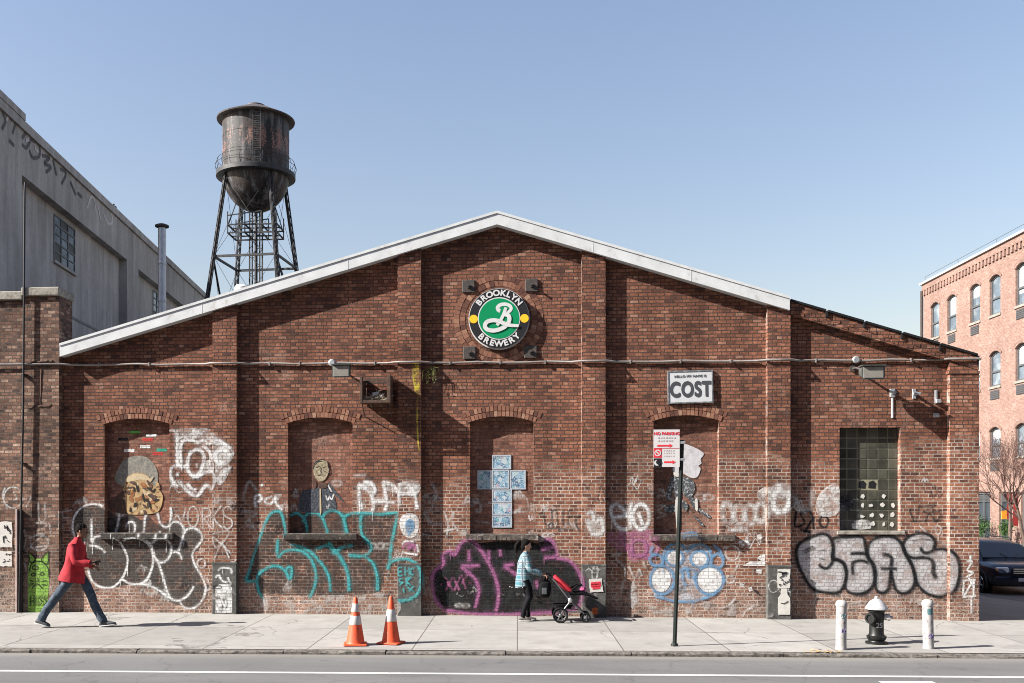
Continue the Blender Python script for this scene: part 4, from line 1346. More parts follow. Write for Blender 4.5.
# gutter seam: a strip of newer asphalt at the kerb
g = MB()
a, b = GZ(0, 671, RZ), GZ(1024, 677.5, RZ)
def ly(x): return a.y + (b.y - a.y) * (x - a.x) / (b.x - a.x)
g.poly([(-60, ly(-60) - .06, RZ + .004), (60, ly(60) - .06, RZ + .004), (60, ly(60) + .06, RZ + .004), (-60, ly(-60) + .06, RZ + .004)])
tag(g.build('road_line', M['lane'], kind='structure'), 'long white line painted along the street', 'road marking')
g = MB()
p0, p1 = GZ(878, 681.5, RZ), GZ(932, 681.5, RZ)
g.poly([(p0.x, p0.y - .9, RZ + .004), (p1.x, p1.y - .9, RZ + .004), (p1.x, p1.y, RZ + .004), (p0.x, p0.y, RZ + .004)])
tag(g.build('road_marking', M['lane'], kind='structure'), 'white painted block at the edge of the street', 'road marking')
# far pavement of the side street
g = MB(); g.box((22.6, -2, -.6), (26.0, 140, -.33))
tag(g.build('far_sidewalk', M['pave'], kind='structure'), 'sidewalk at the foot of the pink brick building', 'sidewalk')

# ------------------------------------------------------------------ things fixed to the warehouse
def disc(mb, c, r, y, n=48, r0=None):
    if r0 is None:
        mb.poly([(c.x + r * math.cos(2 * PI * k / n), y, c.z + r * math.sin(2 * PI * k / n)) for k in range(n)])
    else:
        for k in range(n):
            a, b = 2 * PI * k / n, 2 * PI * (k + 1) / n
            mb.poly([(c.x + q * math.cos(t), y, c.z + q * math.sin(t)) for q, t in ((r0, a), (r, a), (r, b), (r0, b))])

# round brewery sign
sgc = W(499, 319, -.06)
sg = thing('round_sign', 'round green and black sign with a white letter B and the words BROOKLYN BREWERY', 'sign', (sgc.x, 0, sgc.z))
SR = .60
q = MB()
q.lathe([(SR - .012, -.055), (SR, -.045), (SR, .0), (SR, .0001)], (0, 0, 0), 56, Matrix.Translation(sgc) @ Matrix.Rotation(PI / 2, 4, 'X') @ Matrix.Rotation(PI, 4, 'X') @ Matrix.Rotation(PI, 4, 'X'))
q.build('backing_disc', M['white_paint'], sg)
ys = -.06 - .006
zf = -.06 - .055
def front_y(k): return -.06 - .0585 - .003 * k
yb = []
# find which way the lathe went: sign face is at y = -.06 - .0 .. ; build a flat face plate to be certain
q = MB(); disc(q, sgc, SR - .018, front_y(0), 56); q.build('black_band', M['black_paint'], sg)
q = MB(); disc(q, sgc, .415, front_y(1), 56); q.build('white_ring', M['white_paint'], sg)
q = MB(); disc(q, sgc, .395, front_y(2), 56); q.build('green_field', M['sign_green'], sg)
for s_ in (-1, 1):
    q = MB()
    disc(q, sgc + Vector((s_ * .497, 0, -.005)), .083, front_y(1.5), 24)
    q.build('yellow_dot', M['sign_yellow'], sg)
q = MB()
def arc_text(mb, word, r, a_mid, span, size, top=True, bold=.007, y=front_y(1.6)):
    n = len(word)
    wts = {'I': .5, 'W': 1.3, 'M': 1.25, 'L': .85, 'E': .9, 'R': 1.02, 'K': 1.02, 'O': 1.12, 'N': 1.08, 'Y': 1.0, 'B': 1.0}
    ws = [wts.get(ch, 1) for ch in word]
    tot = sum(ws)
    acc = 0
    for ch, w in zip(word, ws):
        u = (acc + w / 2) / tot - .5
        acc += w
        a = a_mid - u * span if top else a_mid + u * span
        rot = a - PI / 2 if top else a + PI / 2
        cx, cz = sgc.x + r * math.cos(a), sgc.z + r * math.sin(a)
        cr, sr_ = math.cos(rot), math.sin(rot)
        add_text(mb, ch, size, lambda x, yy: (cx + x * cr - yy * sr_, y, cz + x * sr_ + yy * cr), bold=bold, sx=1.08)
arc_text(q, 'BROOKLYN', .497, PI / 2, 2.02, .158, True)
arc_text(q, 'BREWERY', .497, -PI / 2, 1.80, .158, False)
q.build('lettering', M['white_paint'], sg)
# swash B
def sgp(x, y): return W(460 + x / 8.54, 280 + y / 8.54, -.06)
def flat_stroke(mb, pts, w, y, closed=False, px2=sgp, wf=None):
    P = smooth_path([px2(*p) for p in pts], closed, .015)
    n = len(P)
    rows = []
    for i in range(n):
        d = (P[(i + 1) % n] - P[i - 1]) if closed else (P[min(i + 1, n - 1)] - P[max(i - 1, 0)])
        d.normalize()
        nn = Vector((-d.y, d.x))
        ww = w if wf is None else w * wf(i / (n - 1))
        rows.append((P[i] + nn * ww / 2, P[i] - nn * ww / 2))
    for i in range(n if closed else n - 1):
        A, B = rows[i], rows[(i + 1) % n]
        yy = y - .004 * i / n
        mb.poly([(A[0].x, yy, A[0].y), (A[1].x, yy, A[1].y), (B[1].x, yy - .004 / n, B[1].y), (B[0].x, yy - .004 / n, B[0].y)])
q = MB()
flat_stroke(q, [(345, 268), (328, 262), (322, 240), (345, 218), (390, 212), (428, 228), (436, 255), (412, 280), (376, 298)], .075, front_y(2.6), wf=lambda t: 1 - .25 * t)
flat_stroke(q, [(392, 240), (372, 300), (345, 352), (316, 392)], .062, front_y(4.2))
flat_stroke(q, [(376, 298), (410, 306), (422, 335), (410, 375), (370, 412), (300, 436), (240, 430), (214, 402), (228, 366), (276, 350), (330, 356), (380, 378), (430, 392), (500, 396)], .08, front_y(5.8), wf=lambda t: 1 if t < .8 else 1 - (t - .8) * 1.6)
q.build('letter_b', M['white_paint'], sg)

# tie plates round the sign
tp = thing('tie_plate', 'square iron wall plate above left of the round sign', 'wall plate', tuple(W(468.5, 286.5, 0)), 0, 'iron tie plates around the round sign')
q = MB(); q.box((-.125, -.035, -.125), (.125, -.001, .125), bev=.01); q.build('plate', M['iron'], tp, local=True)
q = MB()
q.sweep([(0, -.03, 0), (0, -.13, 0)], .022, 10)
q.lathe([(.045, 0), (.045, .03)], (0, 0, 0), 6, Matrix.Translation((0, -.035, 0)) @ Matrix.Rotation(PI / 2, 4, 'X'))
q.build('bolt', M['iron'], tp, local=True)
for (px, py), lb in (((531.5, 285.5), 'square iron wall plate above right of the round sign'), ((469.5, 353), 'square iron wall plate below left of the round sign'), ((530.5, 352), 'square iron wall plate below right of the round sign')):
    dup(tp, tuple(W(px, py, 0)), 0, lb)

# conduit that steps out round every pilaster
cz0, cz1 = W(62, 364.5, -.1), W(968, 359.2, -.1)
def cz(x): return cz0.z + (cz1.z - cz0.z) * (x - cz0.x) / (cz1.x - cz0.x)
cd = thing('wall_conduit', 'long thin conduit pipe crossing the warehouse front below the roof', 'pipe', (0, 0, 0))
pts = [(-23.5, ND_ - .03), (NX + .02, ND_ - .03), (NX + .2, -.04)]
for a, b in PX + [CORN]:
    pts += [(a - .2, -.04), (a - .02, -PD - .04), (b + .02, -PD - .04), (b + .2, -.04)]
pts = pts[:-1]
pp = []
for i, (x, y) in enumerate(pts):
    pp.append((x, y, cz(x)))
    if i + 1 < len(pts) and pts[i + 1][0] - x > 1:
        for k in range(1, 6):
            xx = x + (pts[i + 1][0] - x) * k / 6
            pp.append((xx, y, cz(xx) + .012 * math.sin(k * 2.1 + i)))
q = MB(); q.sweep(pp, .022, 8); q.build('pipe', M['conduit'], cd, smooth=60)
for k, (px) in enumerate((332, 862)):
    x = WX(px - (0 if k == 0 else 6), -.05)
    q = MB()
    q.lathe([(.055, 0), (.07, .01), (.07, .05), (.05, .065)], (0, 0, 0), 14, Matrix.Translation((x, -.02, cz(x) + .01)) @ Matrix.Rotation(PI / 2, 4, 'X'))
    q.build('junction_box', M['galv'], cd)
for px in (100, 150, 270, 300, 375, 450, 500, 545, 630, 680, 730, 815, 910):
    x = WX(px, 0)
    MB().box((x - .012, -.07, cz(x) - .04), (x + .012, -.001, cz(x) + .035)).build('clamp', M['conduit'], cd)

# wall floodlights on arms
def floodlight(px, py, w, lab):
    c = W(px, py, -.42)
    t = thing('wall_floodlight', lab, 'floodlight', (c.x, 0, c.z), 0, 'floodlights on the warehouse front')
    h = .23
    q = MB()
    q.loft([((0, -.30, .045), (w / 2 - .02, 0, 0), (0, 0, .06), .5), ((0, -.34, .02), (w / 2, 0, 0), (0, 0, .10), .5), ((0, -.52, -.0), (w / 2, 0, 0), (0, 0, .12), .35), ((0, -.545, -.005), (w / 2 + .012, 0, 0), (0, 0, .13), .3)], 20)
    q.build('housing', M['lamp_body'], t, local=True, smooth=True)
    q = MB(); q.box((-w / 2 + .02, -.556, -.11), (w / 2 - .02, -.547, .10), bev=.004); q.build('lens', M['lamp_glass'], t, local=True)
    q = MB(); q.box((-w / 2 - .015, -.60, .115), (w / 2 + .015, -.36, .13)); q.build('visor', M['lamp_body'], t, local=True)
    q = MB()
    q.sweep([(-w / 2 + .0, -.02, .13), (-w / 2 + .03, -.12, .13), (-.05, -.28, .06), (-.02, -.33, .03)], .022, 8)
    q.lathe([(.06, 0), (.06, .03)], (0, 0, 0), 12, Matrix.Translation((-w / 2, -.001, .13)) @ Matrix.Rotation(PI / 2, 4, 'X'))
    q.build('arm', M['iron'], t, local=True, smooth=True)
    return t
floodlight(342.2, 371.5, .34, 'grey wall floodlight above the second window, left of the rusty cage')
floodlight(871, 372.8, .40, 'grey wall floodlight above the glass block window')

# rusty cage with an old nest
c = W(375.5, 389.5, -.45)
cg = thing('wall_cage', 'rusty open steel cage bracket fixed high on the wall', 'wall bracket', (c.x, 0, c.z))
hw, hh = .30, .25
q = MB()
q.box((-hw, -.50, -hh), (-hw + .05, -.02, hh), bev=.004)
q.build('side_plate', M['rust'], cg, local=True)
q = MB(); q.box((hw - .07, -.50, -hh), (hw, -.02, hh + .03), bev=.004)
q.build('side_plate', M['rust'], cg, local=True)
q = MB()
for z in (hh - .06, -hh + .02):
    q.beam((-hw, -.48, z), (hw, -.48, z), .03, .045)
    q.beam((-hw, -.1, z), (hw, -.1, z), .03, .045)
q.build('frame', M['rust'], cg, local=True)
q = MB()
for k in range(6):
    q.beam((-hw, -.1 - k * .075, -hh + .0), (hw, -.1 - k * .075, -hh + .0), .045, .015)
q.build('floor_slats', M['rust'], cg, local=True)
q = MB()
for x in (-hw + .03, hw - .03):
    q.sweep([(x, -.46, -hh), (x, -.25, -hh - .14), (x, -.01, -hh - .24)], .012, 6)
q.build('brace', M['rust'], cg, local=True)
ns = thing('bird_nest', 'untidy pale nest of twigs and scraps inside the rusty wall cage', 'nest', (c.x, -.28, c.z - hh + .02))
q = MB(); rr = random.Random(3)
for k in range(90):
    a = rr.uniform(0, 2 * PI); r = rr.uniform(0, .22)
    p = Vector((r * math.cos(a), r * .7 * math.sin(a), rr.uniform(0, .15) * (1 - r * 2.4) + .02))
    d = Vector((rr.uniform(-1, 1), rr.uniform(-.7, .7), rr.uniform(-.25, .45))).normalized() * rr.uniform(.05, .15)
    q.sweep([p - d, p, p + d + Vector((0, 0, rr.uniform(-.02, .03)))], .006, 4)
q.build('twigs', mat('straw', (.34, .29, .22), .9, var=.4, scale=20), ns, local=True)
q = MB()
for k in range(7):
    p = Vector((rr.uniform(-.16, .16), rr.uniform(-.15, .05), rr.uniform(.05, .2)))
    q.poly([p + Vector((rr.uniform(-.09, .09), rr.uniform(-.05, .05), rr.uniform(-.05, .05))) for _ in range(4)])
q.build('scraps', M['paper'], ns, local=True)

# small plant growing from the conduit
wp = thing('wall_weed', 'small straggling yellow-green weed growing beside the second pilaster', 'weed', tuple(W(431, 367, -.03)))
q = MB(); rr = random.Random(5)
for k in range(14):
    a = rr.uniform(-PI, 0.3); L = rr.uniform(.06, .34)
    e = Vector((math.cos(a) * .22 * rr.random(), -.05 - .1 * rr.random(), -L))
    mid = e * .5 + Vector((e.x * .4, -.05, .05))
    q.sweep([(0, 0, 0), mid, e], [.004, .003, .002], 4)
    for t in (.5, .75, 1.0):
        p = e * t
        d = Vector((rr.uniform(-1, 1), rr.uniform(-1, 0), rr.uniform(-1, 1))) * .035
        s_ = d.cross(Vector((0, 1, .3))).normalized() * .014
        q.poly([p, p + d * .5 + s_, p + d, p + d * .5 - s_])
q.build('stems', mat('weed_green', (.11, .115, .03), .8, var=.35, scale=12), wp, local=True)

# lettered board
sc0 = W(690.3, 387, -.03)
bd = thing('name_board', 'white framed board lettered COST in heavy dark capitals', 'sign', (sc0.x, 0, sc0.z))
bw_, bh_ = .87, .64
RR = Matrix.Rotation(math.radians(-1.2), 4, 'Y')
q = MB(); q.box((-bw_ / 2 + .02, -.045, -bh_ / 2 + .02), (bw_ / 2 - .02, -.002, bh_ / 2 - .02)); q.xform(RR); q.build('panel', mat('board_white', (.46, .47, .485), .6, var=.1, scale=5), bd, local=True)
q = MB()
for a, b in (((-bw_ / 2, -bh_ / 2), (bw_ / 2, -bh_ / 2 + .03)), ((-bw_ / 2, bh_ / 2 - .03), (bw_ / 2, bh_ / 2)), ((-bw_ / 2, -bh_ / 2 + .03), (-bw_ / 2 + .03, bh_ / 2 - .03)), ((bw_ / 2 - .03, -bh_ / 2 + .03), (bw_ / 2, bh_ / 2 - .03))):
    q.box((a[0], -.053, a[1]), (b[0], -.001, b[1]), bev=.004)
q.xform(RR); q.build('frame', mat('board_frame', (.085, .09, .10), .6, var=.2, scale=8, c2=(.2, .2, .21)), bd, local=True)
q = MB()
add_text(q, 'COST', .40, lambda x, y: RR @ Vector((x * .72, -.049, y - .06)), bold=.018, space=1.1)
add_text(q, 'HELLO MY NAME IS', .062, lambda x, y: RR @ Vector((x, -.049, y + .205)), bold=.003, space=1.15)
q.build('lettering', mat('board_ink', (.045, .048, .055), .6), bd, local=True)

# small brackets on the right bay
def bracket(px, py, lab, parts):
    p = W(px, py, -.02)
    t = thing('wall_bracket', lab, 'wall bracket', (p.x, 0, p.z), 0, 'small metal brackets beside the right floodlight')
    for nm, bxs in parts:
        q = MB()
        for a, b in bxs:
            q.box(a, b, bev=.006)
        q.build(nm, M['white_paint'] if nm == 'strip' else M['galv'], t, local=True)
bracket(892.5, 394, 'pale metal bracket with a long white strip hanging below it', [('bracket_plate', [((-.05, -.03, -.06), (.05, -.001, .1)), ((-.03, -.14, .0), (.03, -.03, .05))]), ('strip', [((-.018, -.02, -.46), (.018, -.001, -.06))])])
bracket(914, 394, 'small pale metal bracket nearest the right floodlight', [('bracket_plate', [((-.03, -.02, -.09), (.04, -.001, .1)), ((-.02, -.16, -.02), (.02, -.02, .03))]), ('hook', [((-.05, -.17, -.03), (.07, -.14, .02))])])
bracket(936, 397, 'tall narrow pale bracket, upper one of the pair near the corner', [('bracket_plate', [((-.02, -.02, -.13), (.03, -.001, .13)), ((-.03, -.12, -.12), (.05, -.02, -.05))])])
bracket(936.5, 415.5, 'short pale bracket, lower one of the pair near the corner', [('bracket_plate', [((-.05, -.02, -.035), (.05, -.001, .045))]), ('hook', [((-.03, -.10, -.03), (.03, -.0205, .01))])])

# black standpipe on the boundary wall
vx = W(24, 300, ND_ - .05)
vp = thing('standpipe', 'tall thin black pipe running up past the boundary wall coping', 'pipe', (vx.x, ND_ - .05, 0))
ztp = W(26.5, 183, ND_ - .05).z
bx_ = W(20, 600, ND_ - .05).x
q = MB(); q.sweep([(bx_, ND_ - .08, 0), (vx.x, ND_ - .08, 4.2), (vx.x + .03, ND_ - .08, ztp - .2), (vx.x + .04, ND_ - .08, ztp)], .021, 8); q.build('pipe', M['black_metal'], vp, smooth=60)
q = MB(); 
for z in (1.2, 3.0, 4.8):
    x = bx_ + (vx.x - bx_) * min(1, z / 4.2)
    q.box((x - .05, ND_ - .085, z), (x + .05, ND_ - .001, z + .03))
q.build('clamp', M['black_metal'], vp)
gd = thing('pipe_guard', 'pale steel channel guard standing on the sidewalk beside the black pipe', 'pipe', (W(17.5, 610, ND_ - .1).x, ND_ - .1, 0))
xx = gd.location.x
zt_ = W(18, 509, ND_).z
q = MB(); q.box((xx - .05, ND_ - .09, 0), (xx - .015, ND_ + .03, zt_), bev=.006); q.build('pale_edge', mat('guard_pale', (.36, .28, .26), .6, var=.3, scale=6), gd)
q = MB(); q.box((xx - .012, ND_ - .06, 0), (xx + .05, ND_ + .03, zt_ - .02), bev=.006); q.build('channel', M['iron'], gd)

# pasted papers on the boundary wall
def pposter(px0, py0, px1, py1, y, lab, name='poster', rot=0, c='paper', ink=7, seed=1):
    a, b = W(px0, py1, y), W(px1, py0, y)
    cx, cz_ = (a.x + b.x) / 2, (a.z + b.z) / 2
    t = thing(name, lab, 'poster', (cx, y, cz_))
    w, h = (b.x - a.x) / 2, (b.z - a.z) / 2
    rr = random.Random(seed)
    q = MB()
    Rm = Matrix.Rotation(rot, 4, 'Y')
    pts = []
    for k in range(20):
        s_ = k / 20 * 4
        e = int(s_); f = s_ - e
        p = [(-w + 2 * w * f, -h), (w, -h + 2 * h * f), (w - 2 * w * f, h), (-w, h - 2 * h * f)][e]
        pts.append((p[0] + rr.uniform(-.012, .006), p[1] + rr.uniform(-.012, .006)))
    q.prism(pts, -.012, -.006); q.xform(Rm)
    q.build('sheet', M[c], t, local=True)
    return t, w, h, Rm, rr
t, w, h, Rm, rr = pposter(-2, 521.5, 12.5, 547, ND_ + .03, 'larger white paper with black scrawl pasted beside the pipe guard', seed=2)
q = MB()
for k in range(9):
    x, z = rr.uniform(-w * .7, w * .7), rr.uniform(-h * .7, h * .7)
    q.sweep([(x, -.015, z), (x + rr.uniform(-.06, .06), -.015, z + rr.uniform(-.08, .08)), (x + rr.uniform(-.06, .06), -.015, z + rr.uniform(-.08, .08))], .008, 4)
q.build('drawing', M['black_paint'], t, local=True)
t, w, h, Rm, rr = pposter(-2, 551, 12, 566, ND_ + .03, 'smaller white paper pasted below the larger one beside the pipe guard', seed=3)
q = MB()
for k in range(7):
    x, z = rr.uniform(-w * .7, w * .7), rr.uniform(-h * .6, h * .6)
    q.sweep([(x, -.015, z), (x + rr.uniform(-.08, .08), -.015, z + rr.uniform(-.04, .04))], .008, 4)
q.build('drawing', M['black_paint'], t, local=True)
# small posters and stencils on plinths
t, w, h, Rm, rr = pposter(589.5, 578.5, 602.5, 592, -PD - .03, 'small tilted red and white poster on the grey plinth behind the stroller', rot=math.radians(-6), seed=5)
q = MB()
for z, ww in ((.3, .75), (0, .8), (-.35, .6)):
    n = 8
    for k in range(n):
        x = -w * ww + 2 * w * ww * k / n
        q.box((x, -.016, h * z - .03), (x + w * ww * 1.5 / n, -.013, h * z + .03))
q.xform(Rm); q.build('printing', M['red_paint'], t, local=True)
t, w, h, Rm, rr = pposter(777.5, 569, 790, 588, -PD - .03, 'small white poster with dark scribbles on the plinth, above the bottle cutout', seed=6)
q = MB()
for k in range(12):
    x, z = rr.uniform(-w * .6, w * .6), rr.uniform(-h * .7, h * .7)
    q.sweep([(x, -.015, z), (x + rr.uniform(-.07, .07), -.015, z + rr.uniform(-.05, .07)), (x + rr.uniform(-.07, .07), -.015, z + rr.uniform(-.05, .05))], .009, 4)
q.build('drawing', M['black_paint'], t, local=True)
bp = W(784, 601, -PD - .03)
bt = thing('bottle_cutout', 'white bottle-shaped paper cutout on the plinth, below the scribbled poster', 'poster', (bp.x, bp.y, bp.z))
q = MB()
prof = [(-.11, -.26), (.11, -.26), (.115, -.1), (.11, .06), (.06, .13), (.055, .24), (-.055, .24), (-.06, .13), (-.11, .06), (-.115, -.1)]
q.prism(prof, -.012, -.005); q.build('sheet', M['paper'], bt, local=True)
q = MB(); q.sweep([(-.06, -.014, -.04), (-.02, -.014, -.05), (.02, -.014, -.035), (.07, -.014, .0)], .008, 4); q.build('drawing', M['black_paint'], bt, local=True)
graffiti('white loop and orange blob sprayed on the plinth behind the stroller', lambda x, y: W(500 + x / 6.21, 530 + y / 6.21, -PD - .03), wh, [
    ('line', 'white_thin', .05, [[(575, 310), (572, 260), (590, 225), (608, 240), (600, 300), (585, 320)], [(590, 390), (600, 420)]]),
    ('fill', 'orange', [[(572, 488), (600, 480), (608, 515), (590, 528), (570, 515)]])])

# ------------------------------------------------------------------ paste-ups in the blind windows
def cut(mb, pts, y, px2, thick=.004):
    P = smooth_path([px2(*p) for p in pts], True, .03)
    mb.prism([(p.x, p.y) for p in P], y - thick, y)
# gold face
f1 = crop(60, 410, 6.21)
def wy(f): return lambda x, y: f(x, y)
pa = W(138, 485, RD)
pf = thing('paste_up', 'paste-up of a gold patchy face under a grey dome above the charcoal bubble letters', 'poster', (pa.x, RD, pa.z))
fr = lambda x, y: W(60 + x / 6.21, 410 + y / 6.21, RD)
M['pu_grey'] = mat('pasteup_grey', (.15, .145, .13), .9, var=.35, scale=9, c2=(.26, .24, .2))
M['pu_tan'] = mat('pasteup_tan', (.36, .245, .12), .9, var=.45, scale=7, c2=(.12, .05, .03), thr=(.54, .6))
M['pu_dark'] = mat('pasteup_dark', (.05, .032, .025), .9, var=.4, scale=12, c2=(.14, .06, .04))
M['pu_cream'] = mat('pasteup_cream', (.42, .34, .22), .9, var=.25, scale=9)
q = MB(); cut(q, [(345, 440), (360, 370), (400, 310), (470, 285), (540, 295), (590, 345), (610, 410), (600, 470), (570, 500), (420, 480)], RD - .002, fr); q.build('dome', M['pu_grey'], pf)
q = MB(); cut(q, [(405, 440), (440, 400), (500, 390), (550, 410), (575, 460), (620, 500), (640, 540), (625, 610), (590, 640), (520, 648), (430, 645), (410, 600), (402, 520)], RD - .008, fr); q.build('face', M['pu_tan'], pf)
q = MB(); cut(q, [(300, 600), (312, 560), (360, 528), (400, 500), (412, 560), (415, 642), (330, 628)], RD - .0055, fr); q.build('shoulder', M['pu_dark'], pf)
rr = random.Random(8)
face_pal = {'pu_tan': 16, 'pu_cream': 12, 'pu_rust': 12, 'pu_dark': 15, 'pu_black': 9}
M['pu_rust'] = mat('pasteup_rust', (.20, .075, .03), .9, var=.4, scale=14, c2=(.30, .15, .05))
M['pu_black'] = mat('pasteup_black', (.014, .011, .01), .9, var=.4, scale=14)
lay = 0
for nm, cnt in face_pal.items():
    q = MB()
    spots = []
    for k in range(cnt):
        spots.append((rr.uniform(395, 610), rr.uniform(425, 640)))
    if nm == 'pu_black':
        spots = [(462, 492), (482, 486), (560, 492), (585, 500), (520, 545), (540, 560), (470, 590), (560, 590), (440, 620), (600, 560)]
    for x, y in spots:
        if (x - 510) ** 2 / 120 ** 2 + (y - 530) ** 2 / 115 ** 2 > 1: continue
        a0_ = rr.uniform(0, PI); w, h = rr.uniform(14, 38), rr.uniform(6, 16)
        pts = []
        for i in range(7):
            t = 2 * PI * i / 7
            u, v = w * math.cos(t) * rr.uniform(.6, 1.1), h * math.sin(t) * rr.uniform(.6, 1.1)
            pts.append((x + u * math.cos(a0_) - v * math.sin(a0_), y + u * math.sin(a0_) + v * math.cos(a0_)))
        cut(q, pts, RD - .0125 - lay * .0012 - .0001 * rr.random(), fr, .001)
    if nm == 'pu_cream':
        cut(q, [(410, 440), (440, 405), (500, 395), (552, 415), (560, 445), (500, 432), (440, 448)], RD - .0142, fr, .001)
    q.build('torn_patch', M[nm], pf)
    lay += 1
# suited figure
fr2 = lambda x, y: W(240 + x / 6.83, 450 + y / 6.83, RD)
pb_ = W(320, 490, RD)
pf = thing('paste_up', 'paste-up of a suited figure with a pale drawn head in the second window', 'poster', (pb_.x, RD, pb_.z))
q = MB(); cut(q, [(420, 420), (405, 340), (430, 280), (500, 265), (540, 255), (600, 260), (630, 300), (650, 340), (640, 420)], RD - .002, fr2)
cut(q, [(600, 225), (620, 240), (705, 345), (700, 352), (640, 300), (615, 290)], RD - .002, fr2); q.build('suit', mat('pasteup_navy', (.03, .036, .05), .9, var=.5, scale=18, c2=(.10, .105, .115), thr=(.5, .6)), pf)
q = MB(); cut(q, [(500, 130), (515, 80), (555, 62), (595, 80), (608, 130), (590, 190), (555, 215), (515, 190)], RD - .008, fr2); q.build('head', mat('pasteup_bone', (.33, .28, .19), .9, var=.5, scale=22, c2=(.17, .135, .09), thr=(.48, .58)), pf)
q = MB(); cut(q, [(535, 225), (560, 220), (590, 225), (595, 255), (545, 262)], RD - .0085, fr2)
cut(q, [(500, 200), (520, 215), (520, 255), (500, 258)], RD - .0085, fr2); q.build('collar', M['pu_dark'], pf)
q = MB(); cut(q, [(545, 265), (552, 265), (556, 425), (546, 425)], RD - .0085, fr2); q.build('tie', M['pu_cream'], pf)
q = MB()
def ink(pts, px2, y, w=.004):
    P = smooth_path([px2(*p) for p in pts], False, .03)
    q.sweep([(p.x, y, p.y) for p in P], w, 4)
for pts in ([(520, 120), (540, 110), (550, 125)], [(565, 120), (585, 112)], [(555, 125), (550, 150), (562, 155)], [(530, 175), (555, 168), (580, 172)], [(510, 100), (530, 80), (560, 75)], [(600, 110), (612, 140), (600, 165)], [(520, 145), (530, 160)], [(570, 140), (590, 150)], [(498, 130), (515, 82), (555, 64), (595, 80), (608, 130)]):
    ink(pts, fr2, RD - .015)
q.build('ink_line', M['black_paint'], pf)
graffiti('pale blue scribble over the suited paste-up', lambda x, y: W(240 + x / 6.83, 450 + y / 6.83, RD - .012), wh, [
    ('line', 'blue', .03, [[(500, 320), (505, 360), (520, 330), (520, 400)], [(490, 380), (520, 410)]]),
    ('line', 'white', .035, [[(585, 310), (600, 345), (610, 315), (625, 340), (640, 300)], [(590, 380), (600, 400), (610, 365)], [(600, 240), (625, 285)]])])
# tiled cross
m, nt, out = newmat('mosaic_blue')
pos = nd(nt, 'NewGeometry').outputs['Position']
sp = nd(nt, 'SeparateXYZ', {0: pos})
v2 = nd(nt, 'CombineXYZ', {0: sp.outputs[0], 1: sp.outputs[2], 2: 0.0}).outputs[0]
vo = nd(nt, 'TexVoronoi', {'Vector': v2, 'Scale': 13.0, 'Randomness': .9})
cc = ramp(nt, nd(nt, 'SeparateColor', {0: vo.outputs['Color']}).outputs[0], [(0, (.035, .08, .15)), (.25, (.08, .2, .30)), (.5, (.22, .33, .40)), (.7, (.38, .40, .43)), (.88, (.07, .24, .25)), (1, (.30, .20, .26))])
n2 = noise(nt, v2, 40, 4)
cc = mixc(nt, sstep(nt, n2, .5, .62), cc, (.42, .44, .47))
bsdf(nt, out, {'Base Color': cc, 'Roughness': .6})
M['mosaic'] = m
f4 = lambda x, y: W(410 + x / 4.876, 400 + y / 4.876, RD)
pc = W(501, 492, RD)
cr = thing('paste_up', 'pasted cross of blue and white patterned squares in the window above the woman', 'poster', (pc.x, RD, pc.z))
q = MB(); q2 = MB()
for x0, y0, x1, y1 in ((400, 268, 493, 338), (328, 342, 397, 436), (400, 340, 484, 432), (487, 342, 564, 436), (400, 436, 497, 498), (400, 500, 497, 560), (400, 563, 497, 622)):
    a, b = f4(x0, y1), f4(x1, y0)
    q.box((a.x, RD - .012, a.z), (b.x, RD - .002, b.z), bev=.003)
    for u, v, u2, v2_ in ((a.x, a.z, b.x, a.z + .025), (a.x, b.z - .025, b.x, b.z), (a.x, a.z + .025, a.x + .025, b.z - .025), (b.x - .025, a.z + .025, b.x, b.z - .025)):
        q2.box((u, RD - .0155, v), (u2, RD - .0125, v2_))
q.build('square', M['mosaic'], cr)
q2.build('border', mat('pasteup_border', (.36, .37, .40), .8, var=.3, scale=30, c2=(.2, .28, .36)), cr)
# paper-headed figure
f5 = lambda x, y: W(640 + x / 5.69, 430 + y / 5.69, RD)
pd_ = W(689, 495, RD)
pf = thing('paste_up', 'torn paste-up figure with a big blank paper head behind the parking sign', 'poster', (pd_.x, RD, pd_.z))
q = MB(); cut(q, [(185, 225), (235, 120), (245, 80), (300, 95), (362, 132), (345, 165), (350, 190), (330, 205), (345, 220), (325, 268), (290, 272), (250, 250), (220, 240)], RD - .003, f5); q.build('paper_head', mat('pasteup_lilac', (.44, .43, .45), .9, var=.15, scale=6, c2=(.34, .33, .35)), pf)
q = MB()
for pts in ([(180, 270), (200, 265), (235, 290), (230, 400), (205, 400), (190, 330), (170, 400), (150, 390), (160, 320)], [(240, 265), (300, 290), (312, 340), (295, 380), (322, 400), (325, 450), (300, 440), (280, 395), (250, 370), (240, 330)], [(225, 400), (270, 420), (265, 460), (235, 440)], [(140, 440), (200, 425), (205, 460), (150, 470)], [(305, 490), (315, 490), (362, 540), (350, 545)], [(330, 440), (400, 490), (385, 500), (335, 460)]):
    cut(q, pts, RD - .008, f5)
q.build('body', mat('pasteup_body', (.05, .055, .06), .9, var=.5, scale=14, c2=(.33, .34, .35), thr=(.52, .6)), pf)
q = MB()
for pts in ([(200, 400), (222, 395), (222, 560), (208, 560)], [(312, 400), (325, 390), (328, 455), (315, 455)], [(190, 240), (215, 235), (220, 265), (195, 262)]):
    cut(q, pts, RD - .0135, f5)
q.build('torn_edge', M['paper'], pf)

